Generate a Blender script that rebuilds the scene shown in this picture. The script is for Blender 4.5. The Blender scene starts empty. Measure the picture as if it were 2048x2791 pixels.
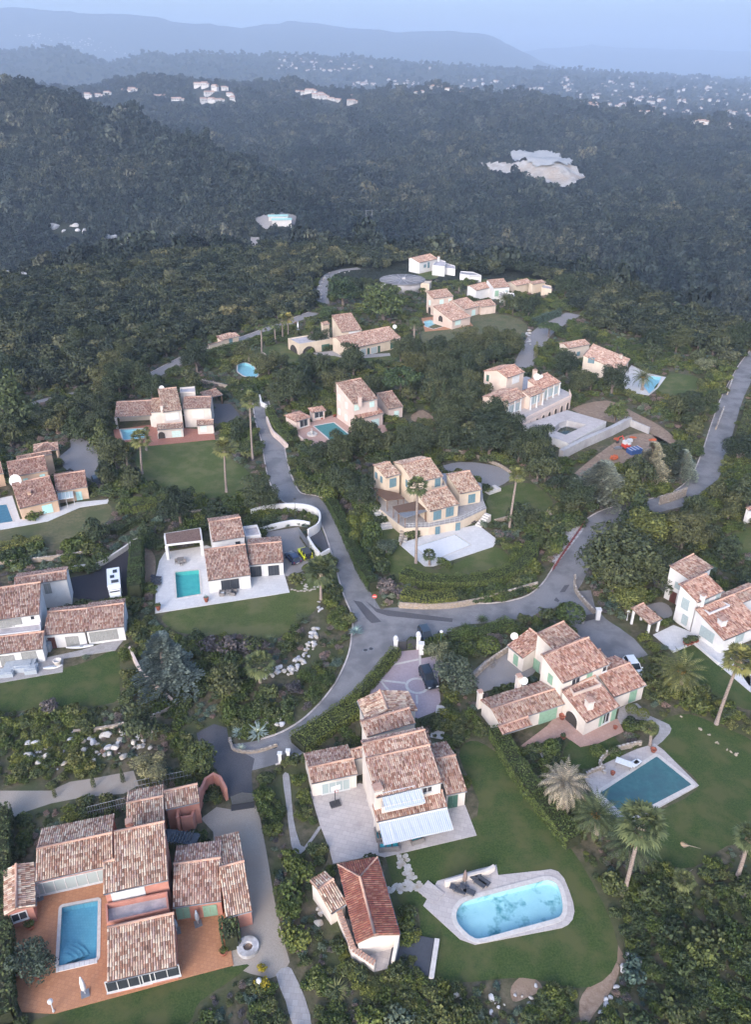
import bpy, bmesh, math, random
import numpy as np
from mathutils import Vector, Matrix
from mathutils.geometry import tessellate_polygon
R = math.radians
random.seed(7)
rng = np.random.default_rng(7)
SC = bpy.context.scene
COL = SC.collection

# ------------------------------------------------------------------ camera
PITCH = R(29.4); CAM_H = 80.0; FPX = 2148.0; CX, CY = 1024.0, 1395.5
cd = bpy.data.cameras.new('camera'); cam = bpy.data.objects.new('camera', cd); COL.objects.link(cam)
cd.sensor_fit = 'VERTICAL'; cd.sensor_height = 24.0; cd.sensor_width = 24.0
cd.lens = 24.0 * FPX / 2791.0
cd.clip_start = 0.5; cd.clip_end = 60000
cam.location = (0, 0, CAM_H); cam.rotation_euler = (R(90) - PITCH, 0, 0)
SC.camera = cam
# ------------------------------------------------------------------ sky, sun, exposure
w = bpy.data.worlds.new('World'); SC.world = w; w.use_nodes = True
nt = w.node_tree; bg = nt.nodes['Background']
sky = nt.nodes.new('ShaderNodeTexSky'); sky.sky_type = 'NISHITA'; sky.sun_disc = False
SUN_EL, SUN_AZ = 26.0, 200.0
sky.sun_elevation = R(SUN_EL); sky.sun_rotation = R(SUN_AZ)
sky.altitude = 300; sky.air_density = 1.0; sky.dust_density = 5.5; sky.ozone_density = 4.5
nt.links.new(sky.outputs[0], bg.inputs[0]); bg.inputs[1].default_value = 0.15
sl = bpy.data.lights.new('sun', 'SUN'); sun = bpy.data.objects.new('sun', sl); COL.objects.link(sun)
sl.energy = 0.5; sl.angle = R(35); sl.color = (1.0, 0.93, 0.95)
az = R(SUN_AZ); el = R(SUN_EL)
sdir = Vector((math.sin(az) * math.cos(el), math.cos(az) * math.cos(el), math.sin(el)))
sun.rotation_euler = sdir.to_track_quat('Z', 'Y').to_euler()
SC.view_settings.view_transform = 'Standard'; SC.view_settings.look = 'None'
SC.view_settings.gamma = 1.0; SC.view_settings.use_curve_mapping = False
SC.view_settings.exposure = 1.47
SC.render.engine = 'CYCLES'
cy = SC.cycles
cy.use_denoising = True; cy.use_adaptive_sampling = True; cy.adaptive_threshold = 0.035
cy.max_bounces = 5; cy.diffuse_bounces = 2; cy.glossy_bounces = 2; cy.transmission_bounces = 3
cy.transparent_max_bounces = 6; cy.volume_bounces = 2; cy.caustics_reflective = False; cy.caustics_refractive = False

# ------------------------------------------------------------------ survey helpers
def ray(u, v):
    x = (u - CX) / FPX; y = (v - CY) / FPX
    return Vector((x, math.cos(PITCH) - y * math.sin(PITCH), -math.sin(PITCH) - y * math.cos(PITCH)))
def G(p, z=0.0):
    d = ray(*p); t = (z - CAM_H) / d.z
    return Vector((d.x * t, d.y * t, z))
def project(P):
    q = P - Vector((0, 0, CAM_H))
    f = q.y * math.cos(PITCH) - q.z * math.sin(PITCH)
    dn = -q.y * math.sin(PITCH) - q.z * math.cos(PITCH)
    return (CX + FPX * q.x / f, CY + FPX * dn / f)
def frame(x0, y0, s): return lambda x, y: (x0 + x / s, y0 + y / s)
ZA = frame(0, 2050, 2.2027); ZB = frame(650, 2050, 2.2027); ZC = frame(1300, 2050, 2.2086)
ZD = frame(0, 1550, 2.2027); ZE = frame(650, 1550, 2.2027); ZF = frame(1250, 1550, 2.0702)
ZG = frame(0, 1000, 2.2027); ZH = frame(650, 1000, 2.2027); ZI = frame(1250, 1000, 2.0702)
ZJ = frame(400, 650, 2.2027); ZK = frame(1000, 650, 2.2027); ZN = frame(1700, 1300, 4.503)
ZO = frame(0, 1150, 5.507); ZP = frame(1650, 950, 4.151); DS = frame(0, 0, 1 / 1.2397)
def pts(fr, *xy): return [fr(*p) for p in xy]

def tag(o, label=None, cat=None, group=None, kind=None):
    if label: o['label'] = label
    if cat: o['category'] = cat
    if group: o['group'] = group
    if kind: o['kind'] = kind
    return o
def link(name, me, mat=None, parent=None, loc=None):
    o = bpy.data.objects.new(name, me); COL.objects.link(o)
    if mat is not None and me is not None and not me.materials: me.materials.append(mat)
    if parent is not None: o.parent = parent
    if loc is not None: o.location = loc
    return o
def empty(name, loc=(0, 0, 0), rz=0.0):
    o = bpy.data.objects.new(name, None); COL.objects.link(o)
    o.location = loc; o.rotation_euler = (0, 0, rz); o.empty_display_size = 0.2
    return o
def mesh(name, V, Fc, smooth=False):
    me = bpy.data.meshes.new(name); me.from_pydata([tuple(v) for v in V], [], Fc); me.update()
    if smooth: me.polygons.foreach_set('use_smooth', [True] * len(me.polygons))
    return me
def np_mesh(name, V, Q, smooth=False):
    """V (n,3), Q (m,k) faces of equal size"""
    V = np.asarray(V, np.float32); Q = np.asarray(Q, np.int32); k = Q.shape[1]
    me = bpy.data.meshes.new(name)
    me.vertices.add(len(V)); me.vertices.foreach_set('co', V.ravel())
    me.loops.add(Q.size); me.loops.foreach_set('vertex_index', Q.ravel())
    me.polygons.add(len(Q)); me.polygons.foreach_set('loop_start', np.arange(0, Q.size, k, dtype=np.int32))
    if smooth: me.polygons.foreach_set('use_smooth', np.ones(len(Q), bool))
    me.update(calc_edges=True)
    return me
class MB:
    """collects boxes, prisms and tubes into one mesh"""
    def __init__(s): s.V = []; s.F = []
    def add(s, V, F):
        b = len(s.V); s.V += [tuple(v) for v in V]; s.F += [tuple(i + b for i in f) for f in F]; return s
    def box(s, c, d, rz=0.0, M=None):
        x, y, z = d[0] / 2, d[1] / 2, d[2] / 2
        P = [Vector((i * x, j * y, k * z)) for k in (-1, 1) for i, j in ((-1, -1), (1, -1), (1, 1), (-1, 1))]
        Rm = Matrix.Rotation(rz, 3, 'Z') if M is None else M
        return s.add([Rm @ p + Vector(c) for p in P], [(3, 2, 1, 0), (4, 5, 6, 7), (0, 1, 5, 4), (1, 2, 6, 5), (2, 3, 7, 6), (3, 0, 4, 7)])
    def prism(s, poly, z0, z1):
        """upright prism over an (x,y) or (x,y,z) polygon; z0/z1 numbers or lists"""
        n = len(poly); A = [z0] * n if not hasattr(z0, '__len__') else z0; B = [z1] * n if not hasattr(z1, '__len__') else z1
        ar = sum(poly[i][0] * poly[(i + 1) % n][1] - poly[(i + 1) % n][0] * poly[i][1] for i in range(n))
        ix = range(n) if ar > 0 else range(n - 1, -1, -1)
        V = [(poly[i][0], poly[i][1], A[i]) for i in ix] + [(poly[i][0], poly[i][1], B[i]) for i in ix]
        tri = tessellate_polygon([[Vector((poly[i][0], poly[i][1], 0)) for i in ix]])
        F = []
        for t in tri:
            a, b, c = t
            P = [Vector(V[k]).xy for k in t]
            if (P[1] - P[0]).cross(P[2] - P[0]) < 0: a, c = c, a
            F += [(a + n, b + n, c + n), (c, b, a)]
        F += [(i, (i + 1) % n, (i + 1) % n + n, i + n) for i in range(n)]
        return s.add(V, F)
    def tube(s, P, r, n=6, cap=True):
        P = [Vector(p) for p in P]; rr = r if hasattr(r, '__len__') else [r] * len(P)
        V = []; F = []
        for i, p in enumerate(P):
            t = (P[min(i + 1, len(P) - 1)] - P[max(i - 1, 0)]).normalized()
            a = Vector((0, 0, 1)) if abs(t.z) < 0.9 else Vector((1, 0, 0))
            x = t.cross(a).normalized(); y = x.cross(t)
            V += [p + rr[i] * (math.cos(2 * math.pi * k / n) * x + math.sin(2 * math.pi * k / n) * y) for k in range(n)]
        for i in range(len(P) - 1):
            F += [(i * n + k, i * n + (k + 1) % n, (i + 1) * n + (k + 1) % n, (i + 1) * n + k) for k in range(n)]
        if cap: F += [tuple(range(n)), tuple(reversed(range((len(P) - 1) * n, len(P) * n)))]
        return s.add(V, F)
    def lathe(s, c, prof, n=12):
        """prof: (r, z) list"""
        V = []; F = []
        for r, z in prof: V += [(c[0] + r * math.cos(2 * math.pi * k / n), c[1] + r * math.sin(2 * math.pi * k / n), c[2] + z) for k in range(n)]
        for i in range(len(prof) - 1): F += [(i * n + k, i * n + (k + 1) % n, (i + 1) * n + (k + 1) % n, (i + 1) * n + k) for k in range(n)]
        F += [tuple(reversed(range(n))), tuple(range((len(prof) - 1) * n, len(prof) * n))]
        return s.add(V, F)
    def build(s, name, mat, parent=None, smooth=False):
        return link(name, mesh(name, s.V, s.F, smooth), mat, parent)

# ------------------------------------------------------------------ materials
def nmat(name, rough=0.8, spec=0.3):
    m = bpy.data.materials.new(name); m.use_nodes = True
    b = m.node_tree.nodes['Principled BSDF']; b.inputs['Roughness'].default_value = rough
    b.inputs['Specular IOR Level'].default_value = spec
    return m, m.node_tree, b
def N(nt, t, **kw):
    n = nt.nodes.new(t)
    for k, v in kw.items():
        if isinstance(k, str) and hasattr(n, k): setattr(n, k, v)
    return n
def noise(nt, scale, detail=3.0, coord='Object', rough=0.6, vec=None):
    tc = N(nt, 'ShaderNodeTexCoord'); n = N(nt, 'ShaderNodeTexNoise')
    n.inputs['Scale'].default_value = scale; n.inputs['Detail'].default_value = detail; n.inputs['Roughness'].default_value = rough
    nt.links.new(tc.outputs[coord], n.inputs['Vector'])
    return n.outputs['Fac']
def ramp(nt, fac, stops, interp='LINEAR'):
    r = N(nt, 'ShaderNodeValToRGB'); r.color_ramp.interpolation = interp
    e = r.color_ramp.elements
    while len(e) < len(stops): e.new(0.5)
    for i, (p, c) in enumerate(stops): e[i].position = p; e[i].color = (*c, 1)
    nt.links.new(fac, r.inputs[0]); return r.outputs[0]
def mixc(nt, fac, a, b, mode='MIX'):
    m = N(nt, 'ShaderNodeMix'); m.data_type = 'RGBA'; m.blend_type = mode
    for s, v in ((0, fac), (6, a), (7, b)):
        if hasattr(v, 'is_output'): nt.links.new(v, m.inputs[s])
        else: m.inputs[s].default_value = v if s == 0 else (*v, 1)
    return m.outputs[2]
def bump(nt, b, h, strength=0.4, dist=0.05):
    n = N(nt, 'ShaderNodeBump'); n.inputs['Strength'].default_value = strength; n.inputs['Distance'].default_value = dist
    nt.links.new(h, n.inputs['Height']); nt.links.new(n.outputs[0], b.inputs['Normal'])
def surf(name, c1, c2, scale=1.0, c3=None, s3=0.12, rough=0.85, spec=0.25, bs=None, bstr=0.4, bd=0.03, lo=0.35, hi=0.65):
    """two-tone fine noise, optional third tone in large blotches, bump"""
    m, nt, b = nmat(name, rough, spec)
    f = noise(nt, scale, 4)
    col = ramp(nt, f, [(lo, c1), (hi, c2)])
    if c3:
        g = noise(nt, s3, 3); k = ramp(nt, g, [(0.45, (0, 0, 0)), (0.62, (1, 1, 1))])
        col = mixc(nt, k, col, c3)
    nt.links.new(col, b.inputs['Base Color'])
    if bs: bump(nt, b, noise(nt, bs, 4), bstr, bd)
    return m
def plain(name, c, rough=0.6, spec=0.4, metal=0.0):
    m, nt, b = nmat(name, rough, spec); b.inputs['Metallic'].default_value = metal
    f = noise(nt, 3.0, 4)
    col = ramp(nt, f, [(0.3, tuple(x * 0.86 for x in c)), (0.7, tuple(min(1, x * 1.06) for x in c))])
    nt.links.new(col, b.inputs['Base Color']); return m
MAT = {}
def leafmat(name, c, var=0.35, warm=0.0, trans=0.0, brown=0.0, ps=0.035, pk=1.0, mixed=False):
    m, nt, b = nmat(name, 0.7, 0.2)
    oi = N(nt, 'ShaderNodeObjectInfo'); ge = N(nt, 'ShaderNodeNewGeometry')
    lo = tuple(x * (1 - var * 1.2) for x in c); hi = (c[0] * (1 + var * 1.5), c[1] * (1 + var * 1.15), c[2] * (1 + var * 0.7))
    isl = ramp(nt, ge.outputs['Random Per Island'], [(0.0, lo), (0.6, c), (1.0, hi)])
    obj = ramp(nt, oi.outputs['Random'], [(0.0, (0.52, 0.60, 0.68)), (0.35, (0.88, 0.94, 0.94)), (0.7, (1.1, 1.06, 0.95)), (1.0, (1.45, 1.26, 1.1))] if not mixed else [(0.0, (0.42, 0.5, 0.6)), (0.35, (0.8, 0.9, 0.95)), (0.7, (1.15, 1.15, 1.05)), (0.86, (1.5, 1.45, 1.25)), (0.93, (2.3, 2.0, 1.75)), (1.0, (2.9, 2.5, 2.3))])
    col = mixc(nt, 1.0, isl, obj, 'MULTIPLY')
    pn = N(nt, 'ShaderNodeTexNoise'); pn.inputs['Scale'].default_value = ps; pn.inputs['Detail'].default_value = 4
    nt.links.new(oi.outputs['Location'], pn.inputs['Vector'])
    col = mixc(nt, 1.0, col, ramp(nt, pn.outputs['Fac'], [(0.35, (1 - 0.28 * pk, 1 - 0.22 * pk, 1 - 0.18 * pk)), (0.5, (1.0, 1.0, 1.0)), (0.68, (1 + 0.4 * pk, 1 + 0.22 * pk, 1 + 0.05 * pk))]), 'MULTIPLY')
    if brown:
        k = ramp(nt, noise(nt, 0.55, 3), [(0.52, (0, 0, 0)), (0.7, (brown, brown, brown))])
        col = mixc(nt, k, col, (0.10, 0.065, 0.045))
    nt.links.new(col, b.inputs['Base Color'])
    return m
MAT['oak'] = leafmat('oak_leaves', (0.059, 0.074, 0.041), 0.4)
MAT['forest'] = leafmat('forest_leaves', (0.043, 0.053, 0.035), 0.45, mixed=True)
MAT['farforest'] = leafmat('haze_tinted_leaves', (0.030, 0.041, 0.038), 0.5, ps=0.008, pk=1.8, mixed=True)  # bluish cast of the haze is mixed into this leaf colour
MAT['pine'] = leafmat('pine_needles', (0.068, 0.097, 0.041), 0.4)
MAT['cedar'] = leafmat('cedar_needles', (0.175, 0.205, 0.175), 0.45)
MAT['olive'] = leafmat('olive_leaves', (0.135, 0.155, 0.101), 0.45)
MAT['cypress'] = leafmat('cypress_leaves', (0.068, 0.088, 0.041), 0.4)
MAT['hedge'] = leafmat('hedge_leaves', (0.089, 0.116, 0.035), 0.4)
MAT['shrub'] = leafmat('shrub_leaves', (0.074, 0.095, 0.043), 0.5, brown=0.6)
MAT['bluegreen'] = leafmat('blue_green_leaves', (0.101, 0.142, 0.115), 0.45)
MAT['mauve'] = leafmat('mauve_twigs', (0.162, 0.132, 0.132), 0.4)
MAT['yellow'] = leafmat('yellow_blossom', (0.360, 0.290, 0.030), 0.4)
MAT['lime'] = leafmat('light_green_leaves', (0.125, 0.145, 0.050), 0.45)
MAT['palm'] = leafmat('palm_fronds', (0.135, 0.155, 0.070), 0.4)
MAT['palmdark'] = leafmat('date_palm_fronds', (0.095, 0.115, 0.054), 0.4)
MAT['dead'] = leafmat('dead_fronds', (0.360, 0.290, 0.215), 0.35)
MAT['agave'] = leafmat('agave_leaves', (0.200, 0.270, 0.270), 0.3)
MAT['bark'] = surf('bark', (0.10, 0.075, 0.06), (0.2, 0.16, 0.14), 4, bs=8)
MAT['palmbark'] = surf('palm_bark', (0.17, 0.13, 0.11), (0.32, 0.26, 0.23), 5, bs=6)
# ------------------------------------------------------------------ far terrain
def bt(ud, vd):
    d = ray(*DS(ud, vd)); return d.x / d.y, -d.z / d.y
def line(L, zmode=False):
    out = []
    for ud, vd, y in L:
        if zmode: b, _ = bt(ud, 300); z = vd
        else:
            b, t = bt(ud, vd); z = CAM_H - y * t
        out.append((b, y, z))
    out.sort(); a = np.array(out); return a
crest = []
for ud, vd in ((-400, 640), (0, 612), (150, 590), (350, 560), (560, 548), (700, 545), (850, 555), (1000, 575), (1250, 605), (1450, 655), (1652, 730), (1850, 790), (2200, 850)):
    b, t = bt(ud, vd); crest.append((b, CAM_H / t, 0.0))
crest = np.array(crest)
valley = crest.copy(); valley[:, 1] += 140; valley[:, 2] = -78
LA = line([(-900, 175, 1300), (-200, 185, 1250), (0, 192, 1200), (100, 204, 1150), (160, 224, 1100), (210, 246, 1060), (260, 266, 1020), (330, 292, 960), (420, 328, 880), (520, 375, 800), (620, 435, 740), (700, 478, 720), (800, 490, 760), (1000, 480, 800), (1300, 490, 760), (1652, 520, 700), (1850, 540, 660), (2400, 560, 640)])
LA2 = line([(-900, -40, 1750), (-200, -40, 1700), (250, -40, 1500), (520, -50, 1200), (700, -52, 1050), (1000, -48, 1000), (1652, -60, 980), (2400, -60, 950)], True)
LB = line([(-900, 195, 2600), (0, 200, 2600), (170, 205, 2500), (320, 184, 2500), (500, 190, 2500), (650, 204, 2400), (780, 221, 2300), (840, 210, 2300), (1050, 217, 2200), (1200, 229, 2100), (1290, 248, 2000), (1400, 269, 1900), (1652, 304, 1700), (1850, 330, 1600), (2400, 350, 1550)])
LB2 = line([(-900, -90, 3500), (600, -90, 3400), (900, -75, 3100), (1300, -62, 2750), (1652, -68, 2400), (2400, -70, 2300)], True)
LC = line([(-900, 118, 5200), (0, 112, 5200), (150, 112, 5000), (240, 140, 4800), (300, 133, 5000), (350, 122, 5200), (430, 118, 5300), (560, 128, 5300), (700, 125, 5400), (850, 138, 5500), (1000, 150, 5600), (1250, 160, 6000), (1400, 166, 6500), (1652, 181, 7000), (2400, 190, 7000)])
LC2 = line([(-900, -30, 7600), (2400, -30, 8600)], True)
LD = line([(-900, 0, 10000), (0, 15, 10000), (150, 22, 10000), (280, 30, 10000), (420, 50, 10000), (540, 62, 10500), (640, 45, 11000), (700, 52, 11000), (860, 72, 11000), (1010, 68, 11000), (1080, 78, 11000), (1150, 112, 11000), (1200, 140, 11000), (1260, 160, 11000), (1400, 172, 11000), (1652, 180, 11000), (2400, 180, 11000)])
LD2 = line([(-900, 0, 14000), (2400, 0, 14000)], True)
LE = line([(-900, 60, 17000), (900, 85, 17000), (1150, 112, 17000), (1300, 96, 17000), (1420, 106, 17000), (1652, 112, 17000), (2400, 100, 17000)])
LINES = [crest, valley, LA, LA2, LB, LB2, LC, LC2, LD, LD2, LE]
_ph = rng.uniform(0, 6.28, (14, 2)); _an = rng.uniform(0, 6.28, 14)
def relief(x, y):
    """rolling unevenness, growing with distance"""
    s = np.zeros_like(x)
    for i in range(14):
        wl = 45 * 1.5 ** i
        a = (0.052 if 140 < wl < 900 else 0.028) * wl
        a = np.where(y < wl * 3.0, 0, a * np.clip((y - wl * 3.0) / (wl * 5), 0, 1))
        a = np.minimum(a, 30) * np.clip(1.6 - y / 4500, .3, 1)
        s = s + a * np.sin((x * math.cos(_an[i]) + y * math.sin(_an[i])) * 6.283 / wl + _ph[i, 0]) * np.sin((-x * math.sin(_an[i]) + y * math.cos(_an[i])) * 6.283 / wl / 1.3 + _ph[i, 1])
    return s
def terrain_z(x, y):
    x = np.asarray(x, float); y = np.asarray(y, float)
    b = x / np.maximum(y, 1)
    ys = [np.interp(b, L[:, 0], L[:, 1]) for L in LINES]; zs = [np.interp(b, L[:, 0], L[:, 2]) for L in LINES]
    ys = [ys[0] * 0 + 100] + ys + [ys[0] * 0 + 22000]; zs = [zs[0] * 0] + zs + [zs[0] * 0]
    z = np.zeros_like(y)
    for i in range(len(ys) - 1):
        t = np.clip((y - ys[i]) / (ys[i + 1] - ys[i]), 0, 1)
        s = t * t * (3 - 2 * t); s = 0.55 * s + 0.45 * t
        m = (y >= ys[i]) & (y < ys[i + 1])
        z = np.where(m, zs[i] * (1 - s) + zs[i + 1] * s, z)
    k = np.clip((y - ys[1]) / 120, 0, 1)
    return z + relief(x, y) * k
yy = np.concatenate([np.linspace(140, 1300, 140), 1300 * (21000 / 1300) ** (np.linspace(0, 1, 150)[1:])])
bb = np.linspace(-0.95, 0.95, 230)
Bm, Ym = np.meshgrid(bb, yy); Xm = Bm * Ym
Zm = terrain_z(Xm, Ym) - 0.06 - 2.5 * np.clip((np.minimum(np.interp(Bm, crest[:, 0], crest[:, 1]) * .97, 330) - 6 - Ym) / 8, 0, 1)
nr, nc = Ym.shape
ix = np.arange(nr * nc).reshape(nr, nc)
Q = np.stack([ix[:-1, :-1], ix[:-1, 1:], ix[1:, 1:], ix[1:, :-1]], -1).reshape(-1, 4)
m, nt, b = nmat('hillside', 0.95, 0.1)
f1 = noise(nt, 0.02, 8, rough=0.7); f2 = noise(nt, 0.0016, 6); f3 = noise(nt, 0.09, 5, rough=0.8)
c = ramp(nt, f1, [(0.35, (0.020, 0.026, 0.020)), (0.55, (0.040, 0.046, 0.034)), (0.72, (0.065, 0.062, 0.048))])
c = mixc(nt, ramp(nt, f2, [(0.5, (0, 0, 0)), (0.7, (0.6, 0.6, 0.6))]), c, (0.075, 0.07, 0.055))
nt.links.new(c, b.inputs['Base Color']); bump(nt, b, f3, 0.9, 6.0)
MAT['hill'] = m
tag(link('hillside_terrain', np_mesh('hillside_terrain', np.stack([Xm, Ym, Zm], -1).reshape(-1, 3), Q, True), MAT['hill']), 'forested hills and far mountains beyond the housing estate', None, None, 'structure')

# ------------------------------------------------------------------ haze
hz = MB().box((0, 10400, 285), (44000, 21600, 990))
m = bpy.data.materials.new('haze'); m.use_nodes = True; nt = m.node_tree
for n in list(nt.nodes):
    if n.type != 'OUTPUT_MATERIAL': nt.nodes.remove(n)
pv = nt.nodes.new('ShaderNodeVolumePrincipled'); pv.inputs['Color'].default_value = (0.68, 0.81, 1.0, 1)
pv.inputs['Density'].default_value = 0.00015; pv.inputs['Anisotropy'].default_value = 0.1
nt.links.new(pv.outputs[0], nt.nodes['Material Output'].inputs['Volume'])
tag(hz.build('haze', m), 'thin blue evening haze over the valley', 'haze', None, 'stuff')

# ------------------------------------------------------------------ foliage prototypes
def clump_crown(name, n, leaf, lobes, seed, flat=1.0, shell=0.35, drop=0.0, elong=1.0):
    """n leaf-cluster faces (bent quads) spread through lobes (centre, radii); outward-facing, uneven"""
    r = np.random.default_rng(seed)
    vol = np.array([l[1][0] * l[1][1] * l[1][2] for l in lobes]) ** 0.66; pick = r.choice(len(lobes), n, p=vol / vol.sum())
    d = r.normal(size=(n, 3)); d /= np.linalg.norm(d, axis=1)[:, None]
    d[:, 2] = np.where(d[:, 2] < -0.35, -d[:, 2] * 0.6, d[:, 2])
    rad = 1 - shell * r.random(n) ** 1.6
    C = np.array([l[0] for l in lobes])[pick]; S = np.array([l[1] for l in lobes])[pick]
    P = C + d * S * rad[:, None]
    nrm = d / S; nrm /= np.linalg.norm(nrm, axis=1)[:, None]
    nrm = nrm + r.normal(size=(n, 3)) * 0.55; nrm /= np.linalg.norm(nrm, axis=1)[:, None]
    a = r.normal(size=(n, 3)); t1 = np.cross(nrm, a); t1 /= np.linalg.norm(t1, axis=1)[:, None]; t2 = np.cross(nrm, t1)
    s = leaf * (0.55 + 0.9 * r.random(n))[:, None]
    k = 0.35 * s
    V = np.stack([P - t1 * s * elong, P + t2 * s * 0.75 + nrm * k * 0.4, P + t1 * s * elong - nrm * k * 0.3, P - t2 * s * 0.75 + nrm * k], 1).reshape(-1, 3)
    Q = np.arange(4 * n).reshape(-1, 4)
    return np_mesh(name, V, Q)
def lobes_round(seed, R0=3.0, H=3.0, n=9, base=1.6, spread=0.55):
    r = random.Random(seed); L = [((0, 0, base + H * 0.45), (R0 * 0.72, R0 * 0.72, H * 0.5))]
    for i in range(n):
        a = r.uniform(0, 6.28); q = R0 * spread * (0.5 + 0.7 * r.random()); z = base + H * (0.2 + 0.75 * r.random())
        k = r.uniform(0.32, 0.52) * R0 * (1.15 - 0.35 * (z - base) / H)
        L.append(((q * math.cos(a), q * math.sin(a), z), (k, k, k * r.uniform(0.65, 0.9))))
    return L
def trunk_mesh(name, h, r0, seed, limbs=4, spread=1.2, top=None):
    r = random.Random(seed); mb = MB()
    mb.tube([(0, 0, -0.3), (r.uniform(-.1, .1), r.uniform(-.1, .1), h * 0.5), (r.uniform(-.2, .2), r.uniform(-.2, .2), h)], [r0, r0 * 0.75, r0 * 0.5], 7)
    for i in range(limbs):
        a = 6.28 * i / max(limbs, 1) + r.uniform(-.4, .4); z0 = h * r.uniform(0.45, 0.8)
        mb.tube([(0, 0, z0), (spread * 0.5 * math.cos(a), spread * 0.5 * math.sin(a), z0 + spread * 0.5), (spread * math.cos(a), spread * math.sin(a), z0 + spread * 1.1)], [r0 * 0.45, r0 * 0.3, r0 * 0.15], 5)
    return mesh(name, mb.V, mb.F, True)
# far forest: one mass, instanced on points
def scatter(name, P, S, protos, label, mat, cat='trees'):
    """one 'stuff' object whose points carry instances of the prototype crowns"""
    pc = bpy.data.collections.new(name + '_kinds')
    for i, me in enumerate(protos):
        if not me.materials: me.materials.append(mat)
        pc.objects.link(bpy.data.objects.new('%s_kind_%d' % (name, i), me))
    n = len(P); me = bpy.data.meshes.new(name); me.vertices.add(n); me.vertices.foreach_set('co', np.asarray(P, np.float32).ravel())
    def at(nm, ty, v, key):
        a = me.attributes.new(nm, ty, 'POINT'); a.data.foreach_set(key, v)
    at('scl', 'FLOAT_VECTOR', np.asarray(S, np.float32).ravel(), 'vector')
    at('rot', 'FLOAT', rng.uniform(0, 6.28, n).astype(np.float32), 'value')
    at('pick', 'INT', rng.integers(0, len(protos), n).astype(np.int32), 'value')
    me.update()
    o = link(name, me); ng = bpy.data.node_groups.new(name, 'GeometryNodeTree')
    ng.interface.new_socket('Geometry', in_out='INPUT', socket_type='NodeSocketGeometry'); ng.interface.new_socket('Geometry', in_out='OUTPUT', socket_type='NodeSocketGeometry')
    nd = ng.nodes; gi = nd.new('NodeGroupInput'); go = nd.new('NodeGroupOutput'); ip = nd.new('GeometryNodeInstanceOnPoints')
    ci = nd.new('GeometryNodeCollectionInfo'); ci.inputs['Collection'].default_value = pc; ci.inputs['Separate Children'].default_value = True; ci.inputs['Reset Children'].default_value = True
    def na(nm, ty):
        a = nd.new('GeometryNodeInputNamedAttribute'); a.data_type = ty; a.inputs['Name'].default_value = nm
        return [s for s in a.outputs if s.enabled and s.name == 'Attribute'][0]
    cx = nd.new('ShaderNodeCombineXYZ'); L = ng.links
    L.new(gi.outputs[0], ip.inputs['Points']); L.new(ci.outputs[0], ip.inputs['Instance']); ip.inputs['Pick Instance'].default_value = True
    L.new(na('pick', 'INT'), ip.inputs['Instance Index']); L.new(na('rot', 'FLOAT'), cx.inputs['Z'])
    L.new(cx.outputs[0], ip.inputs['Rotation']); L.new(na('scl', 'FLOAT_VECTOR'), ip.inputs['Scale']); L.new(ip.outputs[0], go.inputs[0])
    md = o.modifiers.new('scatter', 'NODES'); md.node_group = ng
    tag(o, label, cat, None, 'stuff')
    return o
def inpoly(x, y, poly):
    c = np.zeros(len(x), bool); n = len(poly); j = n - 1
    for i in range(n):
        xi, yi = poly[i][0], poly[i][1]; xj, yj = poly[j][0], poly[j][1]
        k = ((yi > y) != (yj > y)) & (x < (xj - xi) * (y - yi) / (yj - yi + 1e-12) + xi); c ^= k; j = i
    return c
def to_px(P):
    q = P - np.array([0, 0, CAM_H]); c, s = math.cos(PITCH), math.sin(PITCH)
    f = q[:, 1] * c - q[:, 2] * s; dn = -q[:, 1] * s - q[:, 2] * c
    return CX + FPX * q[:, 0] / f, CY + FPX * dn / f
def hit(px, lift=0.0):
    d = ray(*px); t = np.concatenate([np.linspace(330, 3000, 2200), np.linspace(3003, 15000, 3000)]) / d.y
    z = CAM_H + d.z * t; k = np.argmax(z < terrain_z(d.x * t, d.y * t)); return Vector((d.x * t[k], d.y * t[k], z[k] + lift))
ZL = frame(0, 0, 1.6133); ZR = frame(1024, 0, 1.6133)
RIDGE_HOUSES = [hit(ZL(*p)) for p in ((430, 425), (450, 440), (385, 428), (342, 435), (415, 467), (515, 390), (575, 364), (525, 497), (560, 502), (580, 402), (700, 432), (735, 430), (730, 492), (775, 443), (845, 388), (870, 380), (920, 415), (945, 392), (930, 446), (960, 444), (895, 450), (1010, 420), (1040, 436), (1020, 440), (1170, 418), (1220, 414), (1310, 412), (1335, 414), (1365, 406), (1385, 430), (1420, 434), (1455, 440), (1490, 452), (1545, 456), (1550, 427), (1410, 425), (470, 415), (555, 405), (900, 382), (985, 392))]
farkinds = []
for i in range(6):
    L = lobes_round(100 + i, 1.0, 1.35 if i % 2 else 0.95, 7, 0.15 if i % 2 else 0.0)
    farkinds.append(clump_crown('far_crown', 190, 0.17, L, 200 + i, shell=0.25))
def wedge(y0, y1, n, bmin=-0.62, bmax=0.62):
    y = np.sqrt(rng.uniform(y0 * y0, y1 * y1, n)); b_ = rng.uniform(bmin, bmax, n); return b_ * y, y
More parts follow.
